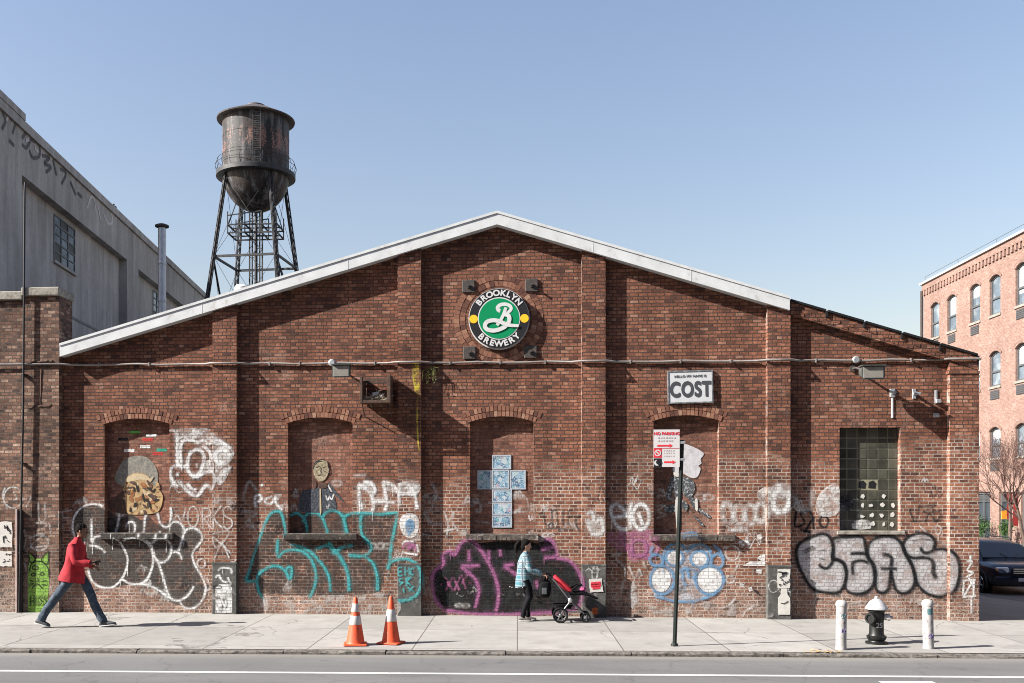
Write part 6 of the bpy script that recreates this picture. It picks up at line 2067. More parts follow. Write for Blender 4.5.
# --- stroller (same origin as the woman, pushed ahead of her)
stl = thing('stroller', 'three-wheel style black stroller with a red seat', 'stroller', (g2.x + .85, g2.y, 0))
stl['label'] = 'black pushchair with a bright red seat and spoked wheels'
M['frame'] = mat('stroller_frame', (.16, .16, .17), .4, .6, var=.15, scale=8)
M['tyre'] = mat('tyre_rubber', (.008, .008, .009), .85, spec=.15, var=.2, scale=20)
M['red_fabric'] = mat('red_fabric', (.42, .014, .03), .8, var=.2, scale=8, bump=.004)
M['black_fabric'] = mat('black_fabric', (.006, .006, .0075), .85, spec=.12, var=.3, scale=10, bump=.005)
OX = .85
def L_(x, y, z): return Vector((x - OX, y, z))
def wheel(x, y, r, w, nm, sp_=6):
    Mx = Matrix.Translation(L_(x, y, r)) @ Matrix.Rotation(PI / 2, 4, 'X')
    q = MB()
    prof = [(r - .035, -w / 2 * .7), (r - .012, -w / 2), (r, -w / 2 * .5), (r, w / 2 * .5), (r - .012, w / 2), (r - .035, w / 2 * .7), (r - .035, -w / 2 * .7)]
    rings = []
    n = 26
    for pr, pz in prof[:-1]:
        rings.append([q.bm.verts.new(Mx @ Vector((pr * math.cos(2 * PI * k / n), pr * math.sin(2 * PI * k / n), pz))) for k in range(n)])
    for i in range(len(rings)):
        A, B = rings[i], rings[(i + 1) % len(rings)]
        for k in range(n):
            q.bm.faces.new((A[k], A[(k + 1) % n], B[(k + 1) % n], B[k]))
    wo = q.build(nm, M['tyre'], stl, smooth=True, local=True)
    q = MB()
    q.lathe([(.022, -w / 2 - .006), (.03, -w / 2), (.03, w / 2), (.022, w / 2 + .006)], (0, 0, 0), 14, Mx)
    for k in range(sp_):
        a = 2 * PI * k / sp_
        q.sweep([Mx @ Vector((.02 * math.cos(a), .02 * math.sin(a), 0)), Mx @ Vector(((r - .035) * math.cos(a), (r - .035) * math.sin(a), 0))], .012, 6)
    q.sweep([Mx @ Vector(((r - .04) * math.cos(2 * PI * k / 24), (r - .04) * math.sin(2 * PI * k / 24), 0)) for k in range(24)], .008, 6, closed=True)
    q.build('rim', M['frame'], wo, smooth=True, local=True)
for s_ in (-1, 1):
    wheel(.655, s_ * .27, .145, .05, 'rear_wheel')
    wheel(1.13, s_ * .16, .092, .045, 'front_wheel', 5)
q = MB()
for s_ in (-1, 1):
    y = s_ * .22
    q.sweep([L_(.50, y, .83), L_(.60, y, .72), L_(.83, y, .42), L_(1.0, s_ * .19, .26), L_(1.1, s_ * .16, .16), L_(1.13, s_ * .16, .092)], .016, 10)
    q.sweep([L_(.86, y, .42), L_(.76, y, .30), L_(.655, s_ * .25, .145)], .016, 10)
    q.sweep([L_(.66, y, .2), L_(.82, y, .215), L_(1.06, s_ * .18, .2)], .011, 8)
q.sweep([L_(.655, -.27, .145), L_(.655, .27, .145)], .012, 8)
q.sweep([L_(1.13, -.16, .092), L_(1.13, .16, .092)], .010, 8)
q.build('frame', M['frame'], stl, smooth=True, local=True)
q = MB()
q.sweep([L_(.50, -.22, .83), L_(.44, -.21, .87), L_(.415, -.18, .88), L_(.415, .18, .88), L_(.44, .21, .87), L_(.50, .22, .83)], .019, 10)
q.build('handlebar', M['black_fabric'], stl, smooth=True, local=True)
q = MB()
for s_ in (-1, 1):
    q.ell(L_(.835, s_ * .235, .42), (.04, .02, .05), 12, 8)
q.build('hinge', M['galv'], stl, smooth=True, local=True)
q = MB()
q.loft([(L_(.545, 0, .865), (.022, 0, .02), (0, .13, 0), .7), (L_(.57, 0, .82), (.035, 0, .04), (0, .17, 0), .6), (L_(.68, 0, .72), (.04, 0, .045), (0, .18, 0), .6), (L_(.79, 0, .63), (.035, 0, .05), (0, .18, 0), .6), (L_(.86, 0, .585), (.02, 0, .03), (0, .17, 0), .6)], 18)
q.build('seat_back', M['red_fabric'], stl, smooth=True, local=True)
q = MB()
q.loft([(L_(.83, 0, .56), (.0, 0, .05), (0, .18, 0), .6), (L_(.92, 0, .55), (0, 0, .055), (0, .185, 0), .6), (L_(1.05, 0, .55), (0, 0, .045), (0, .18, 0), .6), (L_(1.16, 0, .52), (0, 0, .03), (0, .17, 0), .6), (L_(1.32, 0, .45), (0, 0, .02), (0, .15, 0), .6), (L_(1.36, 0, .44), (0, 0, .012), (0, .12, 0), .6)], 18)
q.sweep([L_(.86, -.19, .60), L_(.97, -.19, .69), L_(1.05, -.16, .70), L_(1.05, .16, .70), L_(.97, .19, .69), L_(.86, .19, .60)], .018, 8)
q.build('seat_base', M['black_fabric'], stl, smooth=True, local=True)
q = MB(); q.loft([(L_(.70, 0, .26), (.16, 0, 0), (0, .17, 0), .5), (L_(.72, 0, .33), (.19, 0, 0), (0, .19, 0), .5)], 18)
q.build('basket', M['black_fabric'], stl, smooth=True, local=True)
q = MB(); q.ell((0, 0, .03), (.055, .09, .04), 14, 9); q.ell((.03, .03, .045), (.035, .05, .035), 12, 8); q.crumple(.012, 18, 1); bl = q.build('blanket', mat('pink_cloth', (.30, .05, .14), .85, var=.4, scale=18, bump=.01), None, smooth=True)
bl.location = (g2.x + 1.08, g2.y - .02, .575)
tag(bl, 'small pink bundle lying at the foot of the stroller seat', 'blanket')
# bag on the handle
bg_ = thing('bag', 'black bag hanging from the stroller handle', 'bag', (g2.x + .36, g2.y, .46))
q = MB()
q.loft([((0, 0, .0), (.085, 0, 0), (0, .14, 0), .5), ((0, 0, .03), (.11, 0, 0), (0, .165, 0), .5), ((.01, 0, .18), (.125, 0, 0), (0, .18, 0), .5), ((.015, 0, .27), (.105, 0, .01), (0, .17, 0), .5), ((.02, 0, .30), (.06, 0, .01), (0, .14, 0), .5)], 18)
b_ = q.build('bag_body', M['black_fabric'], bg_, smooth=True, local=True)
q = MB(); q.box((-.05, -.185, .06), (.05, -.165, .19), bev=.012); q.build('pocket', mat('grey_pocket', (.06, .065, .07), .8, var=.3, scale=10), bg_, local=True)
q = MB()
for s_ in (-1, 1):
    q.sweep([(.0, s_ * .12, .28), (.03, s_ * .13, .36), (.055, s_ * .13, .435), (.075, s_ * .13, .44), (.07, s_ * .13, .36), (.05, s_ * .12, .28)], .009, 6)
q.build('strap', M['black_fabric'], bg_, smooth=True, local=True)
# ------------------------------------------------------------------ grey concrete building, left
bA = Vector((-17.1, 12.1)); bB = Vector((-20.5, 46.0))
bd_ = (bB - bA).normalized()
bn = Vector((bd_.y, -bd_.x))            # faces the warehouse (+X)
def FP(px, py):
    """survey: sight line onto the concrete facade; returns (s along the facade, z)"""
    r = ray(px, py)
    o2 = Vector((0, -CD))
    dd = Vector((r.x, r.y))
    det = dd.x * (-bd_.y) - dd.y * (-bd_.x)
    w_ = bA - o2
    t = (w_.x * (-bd_.y) - w_.y * (-bd_.x)) / det
    p = o2 + dd * t
    return (p - bA).dot(bd_), CH + r.z * t
cbt = thing('concrete_building', 'grey concrete industrial building with graffiti under its parapet, behind the boundary wall', 'building', (bA.x, bA.y, 0))
def fpt(s, z, out=0.0): 
    p = bA + bd_ * s + bn * out
    return Vector((p.x, p.y, z))
def fbox(q, s0, s1, z0, z1, o0, o1):
    c = [fpt(s, z, o) for s, z, o in ((s0, z0, o0), (s1, z0, o0), (s1, z0, o1), (s0, z0, o1), (s0, z1, o0), (s1, z1, o0), (s1, z1, o1), (s0, z1, o1))]
    v = [q.bm.verts.new(p) for p in c]
    for f in ((0, 1, 2, 3), (4, 5, 6, 7), (0, 1, 5, 4), (1, 2, 6, 5), (2, 3, 7, 6), (3, 0, 4, 7)):
        q.bm.faces.new([v[i] for i in f])
m, nt, out = newmat('stained_concrete')
pos = nd(nt, 'NewGeometry').outputs['Position']
sp = nd(nt, 'SeparateXYZ', {0: pos})
st = nd(nt, 'CombineXYZ', {0: mth(nt, 'MULTIPLY', sp.outputs[1], 1.6), 1: mth(nt, 'MULTIPLY', sp.outputs[2], .18), 2: 0.0}).outputs[0]
n1 = noise(nt, st, 1.0, 6, .7); n2 = noise(nt, pos, .35, 5); n3 = noise(nt, pos, 6, 5, .7)
k = mth(nt, 'MULTIPLY', nd(nt, 'MapRange', {0: n1, 1: .3, 2: .7, 3: .62, 4: 1.12}).outputs[0], nd(nt, 'MapRange', {0: n2, 1: .3, 2: .7, 3: .8, 4: 1.1}).outputs[0])
k = mth(nt, 'MULTIPLY', k, nd(nt, 'MapRange', {0: n3, 1: .3, 2: .7, 3: .88, 4: 1.08}).outputs[0])
c = mixc(nt, 1.0, (.40, .39, .375), nd(nt, 'CombineXYZ', {0: k, 1: k, 2: k}).outputs[0], 'MULTIPLY')
bsdf(nt, out, {'Base Color': c, 'Roughness': .92, 'Specular IOR Level': .2, 'Normal': nd(nt, 'Bump', {'Height': n3, 'Strength': .4, 'Distance': .02}).outputs[0]})
M['conc'] = m
M['conc_dark'] = mat('concrete_pier_side', (.19, .19, .19), .9, var=.3, scale=2, world=True)
Zt = FP(100, 194.6)[1]
Zup = max(.2, FP(10, 102.5)[1] - Zt)
Lb = 52.0
recs = []
s0, zl0 = FP(22, 180); s1, zl1 = FP(127, 256)
zl = (zl0 + zl1) / 2
s2, _ = FP(138.5, 268); s3, _ = FP(186, 300)
pitch = s2 - s0
wid = s1 - s0
zb = 4.2
q = MB()
bays = []
s = s0 - pitch
while s < -7.5: s += pitch
while s < Lb - 1:
    bays.append((s, min(s + wid, Lb - .3)))
    s += pitch
ss = max(-7.0, bays[0][0] - pitch + wid) if bays[0][0] - .8 > -7 else bays[0][0] - .8
ss = -7.0 if bays[0][0] > -6.9 else ss
# spandrel, piers, base, core
fbox(q, ss, Lb, zl, Zt - .32, -.5, 0)
fbox(q, ss, Lb, -.6, zb, -.5, 0)
prev = ss
for a, b in bays:
    fbox(q, prev, a, zb, zl, -.5, 0)
    prev = b
fbox(q, prev, Lb, zb, zl, -.5, 0)
fbox(q, ss, Lb, -.6, Zt - .9, -16, -.36)
fbox(q, ss + .01, Lb - .01, 9.0, 9.18, -.4, .02) if False else None
q.build('wall', M['conc'], cbt)
q = MB()
fbox(q, ss, Lb + .1, Zt - .32, Zt, -.5, .10)
sp0, _ = FP(22, 114)
fbox(q, ss, sp0, Zt + .003, Zt + Zup, -.5, .13)
fbox(q, ss, Lb + .1, Zt - 1.0, Zt, -16, -15.6)
cbt_par = q.build('parapet', M['conc'], cbt)
q = MB()
for a, b in bays:                            # groove band in the infill
    fbox(q, a + .003, b - .003, 9.62, 9.72, -.37, -.335)
q.build('string_course', M['conc_dark'], cbt)
# windows
M['pane'] = mat('old_panes', (.055, .075, .095), .15, var=.5, scale=1.5, c2=(.12, .15, .18), spec=.6)
M['steel_frame'] = mat('steel_sash', (.10, .11, .115), .6, var=.2)
def cwin(sa, za, sb, zb_):
    q = MB()
    fbox(q, sa, sb, za, zb_, -.40, -.352)
    w = q.build('window', M['pane'], cbt)
    q = MB()
    nx, nz = 3, 5
    for i in range(nx + 1):
        u = sa + (sb - sa) * i / nx
        fbox(q, u - .03, u + .03, za, zb_, -.36, -.325)
    for j in range(nz + 1):
        z = za + (zb_ - za) * j / nz
        fbox(q, sa + .031, sb - .031, z - .03, z + .03, -.355, -.33)
    q.build('glazing_bars', M['steel_frame'], w)
    q = MB()
    for i, j in ((0, 1), (0, 0), (2, 2), (1, 4)):
        fbox(q, sa + (sb - sa) * i / nx + .035, sa + (sb - sa) * (i + 1) / nx - .035, za + (zb_ - za) * j / nz + .035, za + (zb_ - za) * (j + 1) / nz - .035, -.353, -.3505)
    q.build('missing_pane', M['black_paint'], w)
    q = MB(); fbox(q, sa - .1, sb + .1, za - .14, za - .035, -.37, -.26); q.build('sill', M['conc'], w)
wa, wz1 = FP(63, 216); wb, wz0 = FP(83, 272)
wz0 = FP(73, 266)[1]; wz1 = FP(73, 222)[1]
off = wa - s0
for a, b in bays:
    if a + off + (wb - wa) < b:
        cwin(a + off, wz0, a + off + (wb - wa), wz1)
# graffiti under the parapet
def on_facade(name, strokes, w, mat_, label):
    q = MB()
    for k, st in enumerate(strokes):
        P3 = [FP(*p) for p in st]
        P = smooth_path([Vector((a, 0, z)) for a, z in P3], False, .12)
        for i in range(len(P) - 1):
            d = (P[i + 1] - P[i]).normalized(); n_ = Vector((-d.y, d.x)) * w / 2
            q.poly([fpt(*(P[i] + n_), .012 + .001 * k), fpt(*(P[i] - n_), .012 + .001 * k), fpt(*(P[i + 1] - n_), .012 + .001 * k), fpt(*(P[i + 1] + n_), .012 + .001 * k)])
    o = q.build(name, mat_, cbt)
    o['label'] = label
c1 = lambda *pts: [(x / 2.275, 50 + y / 2.275) for x, y in pts]
M['tar_paint'] = mat('faded_black_paint', (.10, .10, .105), .9, var=.3, scale=3)
M['pale_paint'] = mat('faded_pale_paint', (.52, .51, .51), .9, var=.3, scale=3)
on_facade('graffiti', [c1((2, 130), (14, 115), (28, 122), (20, 150), (34, 165), (28, 190)), c1((4, 140), (12, 160), (4, 180)), c1((20, 205), (32, 218)), c1((50, 200), (60, 188), (70, 200), (60, 222), (50, 215)), c1((72, 205), (88, 215), (90, 240), (74, 245), (66, 228)), c1((96, 240), (112, 245), (100, 258), (116, 266), (104, 278)), c1((120, 250), (128, 285)), c1((136, 270), (150, 280), (140, 305)), c1((160, 300), (172, 330)), c1((176, 325), (186, 335))], .13, M['tar_paint'], 'faded black letters under the concrete parapet')
on_facade('graffiti', [c1((198, 360), (206, 335), (214, 340), (218, 372)), c1((236, 375), (246, 395), (256, 390), (252, 370)), c1((10, 135), (22, 140), (14, 160)), c1((58, 205), (66, 205)), c1((78, 222), (86, 232)), c1((222, 355), (228, 385))], .12, M['pale_paint'], 'faded pale letters farther along the concrete parapet')
# roof clutter at the left edge
p0 = fpt(FP(1.5, 92)[0], Zt + Zup, -.4)
rt = thing('roof_turret', 'small metal lattice turret on the concrete roof at the left edge', 'roof fixture', tuple(p0))
q = MB()
hz_ = .95
for k in range(8):
    a = 2 * PI * k / 8
    q.sweep([(.16 * math.cos(a), .16 * math.sin(a), 0), (.16 * math.cos(a), .16 * math.sin(a), hz_), (.09 * math.cos(a), .09 * math.sin(a), hz_ + .22), (0, 0, hz_ + .3)], .016, 5)
for z in (0, .3, .6, hz_):
    q.sweep([(.16 * math.cos(2 * PI * k / 16), .16 * math.sin(2 * PI * k / 16), z) for k in range(16)], .014, 5, closed=True)
q.build('cage', M['iron'], rt, local=True)
q = MB(); q.lathe([(.14, -.4), (.14, hz_ * .75), (.1, hz_ * .85), (0, hz_ * .86)], (0, 0, 0), 14); q.build('drum', M['galv'], rt, smooth=True, local=True)
# bird on the parapet
pbd = fpt(FP(117, 207)[0], Zt, -.1)
brd = thing('bird', 'small dark bird perched on the concrete parapet', 'bird', tuple(pbd))
q = MB()
q.ell((0, 0, .14), (.07, .15, .075), 12, 8, Matrix.Rotation(.5, 4, 'X')); q.ell((0, -.13, .235), (.05, .06, .05), 10, 7); q.sweep([(0, -.18, .235), (0, -.225, .225)], [.016, .003], 6)
q.loft([((0, .10, .10), (.05, 0, 0), (0, .01, .02)), ((0, .27, .02), (.035, 0, 0), (0, .004, .012))], 8)
for s_ in (-1, 1): q.sweep([(s_ * .03, 0, .08), (s_ * .03, -.01, 0)], .008, 5)
q.build('body', mat('bird_feathers', (.04, .04, .045), .7), brd, smooth=True, local=True)

# ------------------------------------------------------------------ flue
fx = W(162, 312, 9)
fl_ = thing('flue_pipe', 'galvanised flue pipe with a flat cap rising behind the warehouse roof', 'chimney', (fx.x, 9, 0))
zt_ = W(162, 224, 9).z
q = MB(); q.lathe([(.115, 0), (.115, zt_ - .12)], (0, 0, 0), 18)
for z in (zt_ - 2.3, zt_ - 1.2): q.lathe([(.125, z), (.13, z + .02), (.13, z + .06), (.125, z + .08)], (0, 0, 0), 18)
q.build('pipe', M['galv'], fl_, smooth=True, local=True)
q = MB(); q.lathe([(.12, zt_ - .12), (.20, zt_ - .09), (.20, zt_ - .04), (.10, zt_), (0, zt_)], (0, 0, 0), 18); q.build('cap', M['iron'], fl_, smooth=True, local=True)

# ------------------------------------------------------------------ water tower
TYY = 34.0
tc_ = W(256, 300, TYY)
rb = thing('brick_outbuilding', 'low brick building behind the warehouse that carries the water tower', 'building', (tc_.x, TYY, 0))
q = MB(); q.box((tc_.x - 4.6, 29, -.6), (tc_.x + 4.4, 40, 7.6)); q.build('wall', M['brick_n'], rb)
q = MB(); q.box((tc_.x - 4.7, 28.9, 7.603), (tc_.x + 4.5, 40.1, 7.9)); q.build('parapet', M['coping'], rb)
tw = thing('water_tower', 'rusty dark steel water tower with a conical roof on lattice legs', 'water tower', (tc_.x, TYY, 7.9))
m, nt, out = newmat('tank_plates')
g_ = nd(nt, 'TexCoord').outputs['Object']
sp = nd(nt, 'SeparateXYZ', {0: g_})
st = nd(nt, 'CombineXYZ', {0: mth(nt, 'MULTIPLY', sp.outputs[0], 2.2), 1: mth(nt, 'MULTIPLY', sp.outputs[1], 2.2), 2: mth(nt, 'MULTIPLY', sp.outputs[2], .35)}).outputs[0]
n1 = noise(nt, st, 1.2, 6, .7); n2 = noise(nt, g_, .9, 5, .65); n3 = noise(nt, g_, 9, 5, .7)
c = mixc(nt, sstep(nt, n1, .46, .6), (.013, .0125, .014), (.095, .095, .10))
c = mixc(nt, mth(nt, 'MULTIPLY', sstep(nt, n2, .48, .6), .8), c, (.032, .021, .018))
zb_ = mth(nt, 'ADD', sp.outputs[2], mth(nt, 'MULTIPLY', n2, 1.2))
band = mth(nt, 'MULTIPLY', sstep(nt, zb_, 13.55, 13.9), sstep(nt, zb_, 14.9, 14.5))
c = mixc(nt, mth(nt, 'MULTIPLY', band, sstep(nt, mth(nt, 'ADD', mth(nt, 'MULTIPLY', n3, .5), mth(nt, 'MULTIPLY', n1, .5)), .50, .57)), c, (.22, .115, .09))
k = nd(nt, 'MapRange', {0: n3, 1: .3, 2: .7, 3: .75, 4: 1.15}).outputs[0]
c = mixc(nt, 1.0, c, nd(nt, 'CombineXYZ', {0: k, 1: k, 2: k}).outputs[0], 'MULTIPLY')
bsdf(nt, out, {'Base Color': c, 'Roughness': .6, 'Metallic': .0, 'Specular IOR Level': .3, 'Normal': nd(nt, 'Bump', {'Height': n3, 'Strength': .4, 'Distance': .03}).outputs[0]})
M['tank'] = m
M['tower_steel'] = mat('tower_steel', (.026, .028, .033), .6, .2, var=.3, scale=3, c2=(.05, .042, .038))
sc_t = 1 / (W(257, 300, TYY).x - W(256, 300, TYY).x)     # px per metre there
def tz(py): return W(256, py, TYY).z - 7.9
Rt = 32.3 / sc_t
zb1, zt1_ = tz(175), tz(122)
zdome = tz(212)
q = MB()
q.lathe([(Rt, zb1), (Rt, zb1 + (zt1_ - zb1) * .33), (Rt + .012, zb1 + (zt1_ - zb1) * .335), (Rt + .012, zb1 + (zt1_ - zb1) * .345), (Rt, zb1 + (zt1_ - zb1) * .35), (Rt, zb1 + (zt1_ - zb1) * .66), (Rt + .012, zb1 + (zt1_ - zb1) * .665), (Rt + .012, zb1 + (zt1_ - zb1) * .675), (Rt, zb1 + (zt1_ - zb1) * .68), (Rt, zt1_)], (0, 0, 0), 48)
q.build('tank', M['tank'], tw, smooth=True, local=True)
q = MB()
q.lathe([(0, zdome)] + [(Rt * math.sin(PI / 2 * i / 9), zb1 - (zb1 - zdome) * math.cos(PI / 2 * i / 9)) for i in range(1, 10)], (0, 0, 0), 48)
q.build('tank_bottom', M['tank'], tw, smooth=True, local=True)
q = MB()
zr = tz(105)
q.lathe([(Rt + .30, zt1_ + .0), (Rt + .32, zt1_ + .06), (Rt * .42, zr - .22), (Rt * .30, zr - .18), (Rt * .28, zr - .05), (Rt * .1, zr), (0, zr)], (0, 0, 0), 40)
q.build('tank_roof', mat('tower_roof', (.05, .045, .045), .7, .1, var=.35, scale=2.5, c2=(.10, .075, .06)), tw, smooth=25, local=True)
Rb = 38.5 / sc_t
q = MB()
zb_k = tz(175)
q.lathe([(Rt + .003, zb_k - .22), (Rb - .1, zb_k - .22), (Rb, zb_k - .2), (Rb, zb_k + .02), (Rb - .03, zb_k + .05), (Rt + .003, zb_k + .05)], (0, 0, 0), 48)
bal = q.build('balcony', M['tower_steel'], tw, smooth=25, local=True)
q = MB()
n = 22
for k in range(n):
    a = 2 * PI * k / n
    q.sweep([(Rb * .985 * math.cos(a), Rb * .985 * math.sin(a), zb_k + .04), (Rb * 1.02 * math.cos(a), Rb * 1.02 * math.sin(a), zb_k + .4), (Rb * .97 * math.cos(a), Rb * .97 * math.sin(a), zb_k + .7)], .013, 5)
for z, r in ((.4, Rb * 1.02), (.7, Rb * .97)):
    q.sweep([(r * math.cos(2 * PI * k / 44), r * math.sin(2 * PI * k / 44), zb_k + z) for k in range(44)], .013, 5, closed=True)
q.build('railing', M['tower_steel'], bal, local=True)
# legs
a0 = math.atan2(-.42, -.9) + .262
rt_, rb_ = 31.0 / sc_t * 1.0, 47.5 / sc_t
ztl = tz(176); zmid = tz(285)
legs = []
rbot = rt_ + (rb_ - rt_) * (ztl / (ztl - zmid))
for k in range(4):
    a = a0 + k * PI / 2
    top_ = Vector((rt_ * math.cos(a), rt_ * math.sin(a), ztl)); bot = Vector((rbot * math.cos(a), rbot * math.sin(a), 0))
    legs.append((top_, bot))
    q = MB()
    d = (bot - top_).normalized(); t_ = Vector((-math.sin(a), math.cos(a), 0)); o_ = t_.cross(d)
    wl = .085
    for s1_ in (-1, 1):
        for s2_ in (-1, 1):
            e = t_ * wl * s1_ + o_ * wl * .7 * s2_
            q.beam(top_ + e, bot + e, .05, .05)
    L = (bot - top_).length
    nseg = int(L / .42)
    for i in range(nseg):
        p, p2 = top_ + d * (L * i / nseg), top_ + d * (L * (i + 1) / nseg)
        sg_ = 1 if i % 2 else -1
        for s2_ in (-1, 1):
            q.beam(p + t_ * wl * sg_ + o_ * wl * .7 * s2_, p2 - t_ * wl * sg_ + o_ * wl * .7 * s2_, .03, .03)
    if k != 3:
        q.beam(top_ + o_ * .05, bot + o_ * .05,   .15, .02, up=t_)
    q.build('leg', M['tower_steel'], tw, local=True)
    q = MB(); q.box((bot.x - .4, bot.y - .4, -.02), (bot.x + .4, bot.y + .4, .25)); q.build('footing', M['coping'], tw, local=True)
def legpt(k, z):
    t_, b_ = legs[k]
    u = (t_.z - z) / (t_.z - b_.z)
    return t_.lerp(b_, u)
zs_ = tz(262.5)
for k in range(4):
    q = MB()
    q.beam(legpt(k, zs_), legpt((k + 1) % 4, zs_), .09, .12)
    q.build('strut', M['tower_steel'], tw, local=True)
q = MB()
for k in range(4):
    j = (k + 1) % 4
    for z0, z1 in ((ztl - .3, zs_), (zs_, 0.3)):
        q.sweep([legpt(k, z0), legpt(j, z1)], .012, 5); q.sweep([legpt(j, z0), legpt(k, z1)], .012, 5)
q.build('tie_rod', M['tower_steel'], tw, local=True)
q = MB(); q.beam(legpt(0, zs_ - .1), legpt(3, 2.2), .09, .09) ; q.beam(legpt(1, zs_ - .1), legpt(2, 2.2), .09, .09); q.build('brace', M['tower_steel'], tw, local=True)
q = MB()
for s1_, s2_ in ((-1, -1), (1, -1), (1, 1), (-1, 1)):
    q.beam((.28 * s1_, .28 * s2_, zdome + .2), (.28 * s1_, .28 * s2_, 0), .07, .07)
zz = zdome
i = 0
while zz > .5:
    sg_ = 1 if i % 2 else -1
    for y in (-.28, .28): q.beam((-.28 * sg_, y, zz), (.28 * sg_, y, zz - .5), .03, .03)
    zz -= .5; i += 1
q.lathe([(.09, 0), (.09, zdome + .1)], (0, 0, 0), 14)
q.build('riser', M['tower_steel'], tw, smooth=True, local=True)
q = MB()
for z in (tz(228), tz(236)):
    for y in (-.8, 0, .8):
        q.beam((-1.35, y, z), (1.35, y, z), .07, .07)
    for x in (-1.35, -.4, .5, 1.35):
        q.beam((x, -.8, z + .001), (x, .8, z + .001), .07, .07)
for x in (-1.35, -.4, .5, 1.35):
    for y in (-.8, .8):
        q.beam((x, y, tz(236)), (x, y, tz(215)), .05, .05)
for y in (-.8, .8): q.beam((-1.35, y, tz(219)), (.5, y, tz(215)), .05, .05)
for x, y in ((-1.35, -.8), (1.35, -.8), (1.35, .8), (-1.35, .8)):
    q.sweep([(x, y, tz(230)), (x * .6, y * .6, zb1 - 1.2)], .03, 5)
q.build('platform', M['tower_steel'], tw, local=True)
q = MB()
for z in range(24):
    zq = zb_k + .1 + z * .12
    if zq < zt1_ - .05: q.beam((.35, -Rt - .12, zq), (.75, -Rt - .12, zq), .025, .025)
for x in (.35, .75): q.beam((x, -Rt - .12, zb_k + .1), (x, -Rt - .12, zt1_ - .05), .04, .04)
q.build('ladder', M['tower_steel'], tw, local=True)
# small white tank beside the tower
wt_ = W(243, 290, 30.5)
st_ = thing('roof_tank', 'small pale tank showing under the water tower legs', 'tank', (wt_.x, 30.5, 7.9))
q = MB(); h_ = W(243, 285, 30.5).z - 7.9
q.lathe([(.45, 0), (.45, h_ - .15), (.35, h_ - .03), (0, h_)], (0, 0, 0), 24); q.build('shell', M['white_paint'], st_, smooth=True, local=True)

# ------------------------------------------------------------------ pink brick building, right
BX = 26.0
def BP(px, py):
    r = ray(px, py); t = BX / r.x
    return -CD + r.y * t, CH + r.z * t
pk = thing('pink_building', 'tall pale pink brick loft building with arched windows across the side street', 'building', (BX, 35, 0))
m, nt, out = newmat('pink_brick')
pos, p, vec, rnd, fac = brick_core(nt)
n1 = noise(nt, pos, .4, 5); n2 = noise(nt, pos, 2.0, 5)
c = ramp(nt, rnd, [(0, (.165, .095, .076)), (.4, (.205, .122, .098)), (.8, (.24, .147, .12)), (1, (.28, .195, .165))])
c = mixc(nt, mth(nt, 'MULTIPLY', fac, .6), c, (.26, .205, .178))
k = mth(nt, 'MULTIPLY', nd(nt, 'MapRange', {0: n1, 1: .3, 2: .7, 3: .85, 4: 1.1}).outputs[0], nd(nt, 'MapRange', {0: n2, 1: .3, 2: .7, 3: .9, 4: 1.06}).outputs[0])
c = mixc(nt, 1.0, c, nd(nt, 'CombineXYZ', {0: k, 1: k, 2: k}).outputs[0], 'MULTIPLY')
bsdf(nt, out, {'Base Color': c, 'Roughness': .9, 'Specular IOR Level': .2})
M['pink'] = m
yF, zTop = BP(923.5, 285)
yN = 2.0
zTop = BP(1024, 226)[1] - .25
wys = [BP(x, 300)[0] for x in (935, 951.7, 975, 995, 1021.5)]
wy_ = list(wys)
gapA = wys[2] - wys[3]; gapB = wys[3] - wys[4]
y = wys[4]; i = 0
while y > yN + 3:
    y -= gapA if i % 2 == 0 else gapB
    wy_.append(y); i += 1
rows = [(BP(975, 322)[1], BP(975, 284)[1]), (BP(978, 390)[1], BP(978, 356)[1])]
rows.append((rows[1][0] - (rows[0][0] - rows[1][0]), rows[1][1] - (rows[0][1] - rows[1][1])))
hwd = .62
# facade with openings: strips
openings = []
for (z0, z1) in rows:
    for yy in wy_:
        openings.append((yy - hwd, yy + hwd, z0, z1))
shop = []
for xa_, xb_ in ((974.5, 990), (999, 1012), (1021, 1036), (1046, 1063), (1076, 1096), (1112, 1136)):
    ya_, yb_ = BP(xb_, 500)[0], BP(xa_, 500)[0]
    if ya_ > yN: shop.append((ya_, yb_, -.40, 2.55))
outer = [Vector((yN, -.6, 0)), Vector((yF, -.6, 0)), Vector((yF, zTop - .5, 0)), Vector((yN, zTop - .5, 0))]
def yz_arch(a, b, z0, z1):
    zs = z1 - .22
    return arch_outline(a, b, z0, zs, z1, 6)[0]
hl = [yz_arch(*o) for o in openings] + [[(a, z0), (b, z0), (b, z1), (a, z1)] for a, b, z0, z1 in shop]
loops = [outer] + [[Vector((u, v, 0)) for u, v in h[::-1]] for h in hl]
flat = [v for l in loops for v in l]
q = MB()
vs = [q.bm.verts.new((BX, v.x, v.y)) for v in flat]
for t in geometry.tessellate_polygon(loops):
    try: q.bm.faces.new([vs[i] for i in t])
    except ValueError: pass
for h in hl:
    for k in range(len(h)):
        a, b = h[k], h[(k + 1) % len(h)]
        q.poly([(BX, a[0], a[1]), (BX, b[0], b[1]), (BX + .22, b[0], b[1]), (BX + .22, a[0], a[1])])
q.box((BX + .6, yN, -.6), (BX + 16, yF, zTop - .3))
q.box((BX + .003, yF, -.6), (BX + .6, yF + .02, zTop - .5))
q.build('wall', M['pink'], pk)
q = MB()
q.box((BX - .10, yN, zTop - .5), (BX + .6, yF + .05, zTop - .12))
yy = yF - .2
while yy > yN:                                # corbel table
    q.box((BX - .09, yy - .13, zTop - .82), (BX - .003, yy + .09, zTop - .503)); yy -= .42
q.build('corbel', M['pink'], pk)
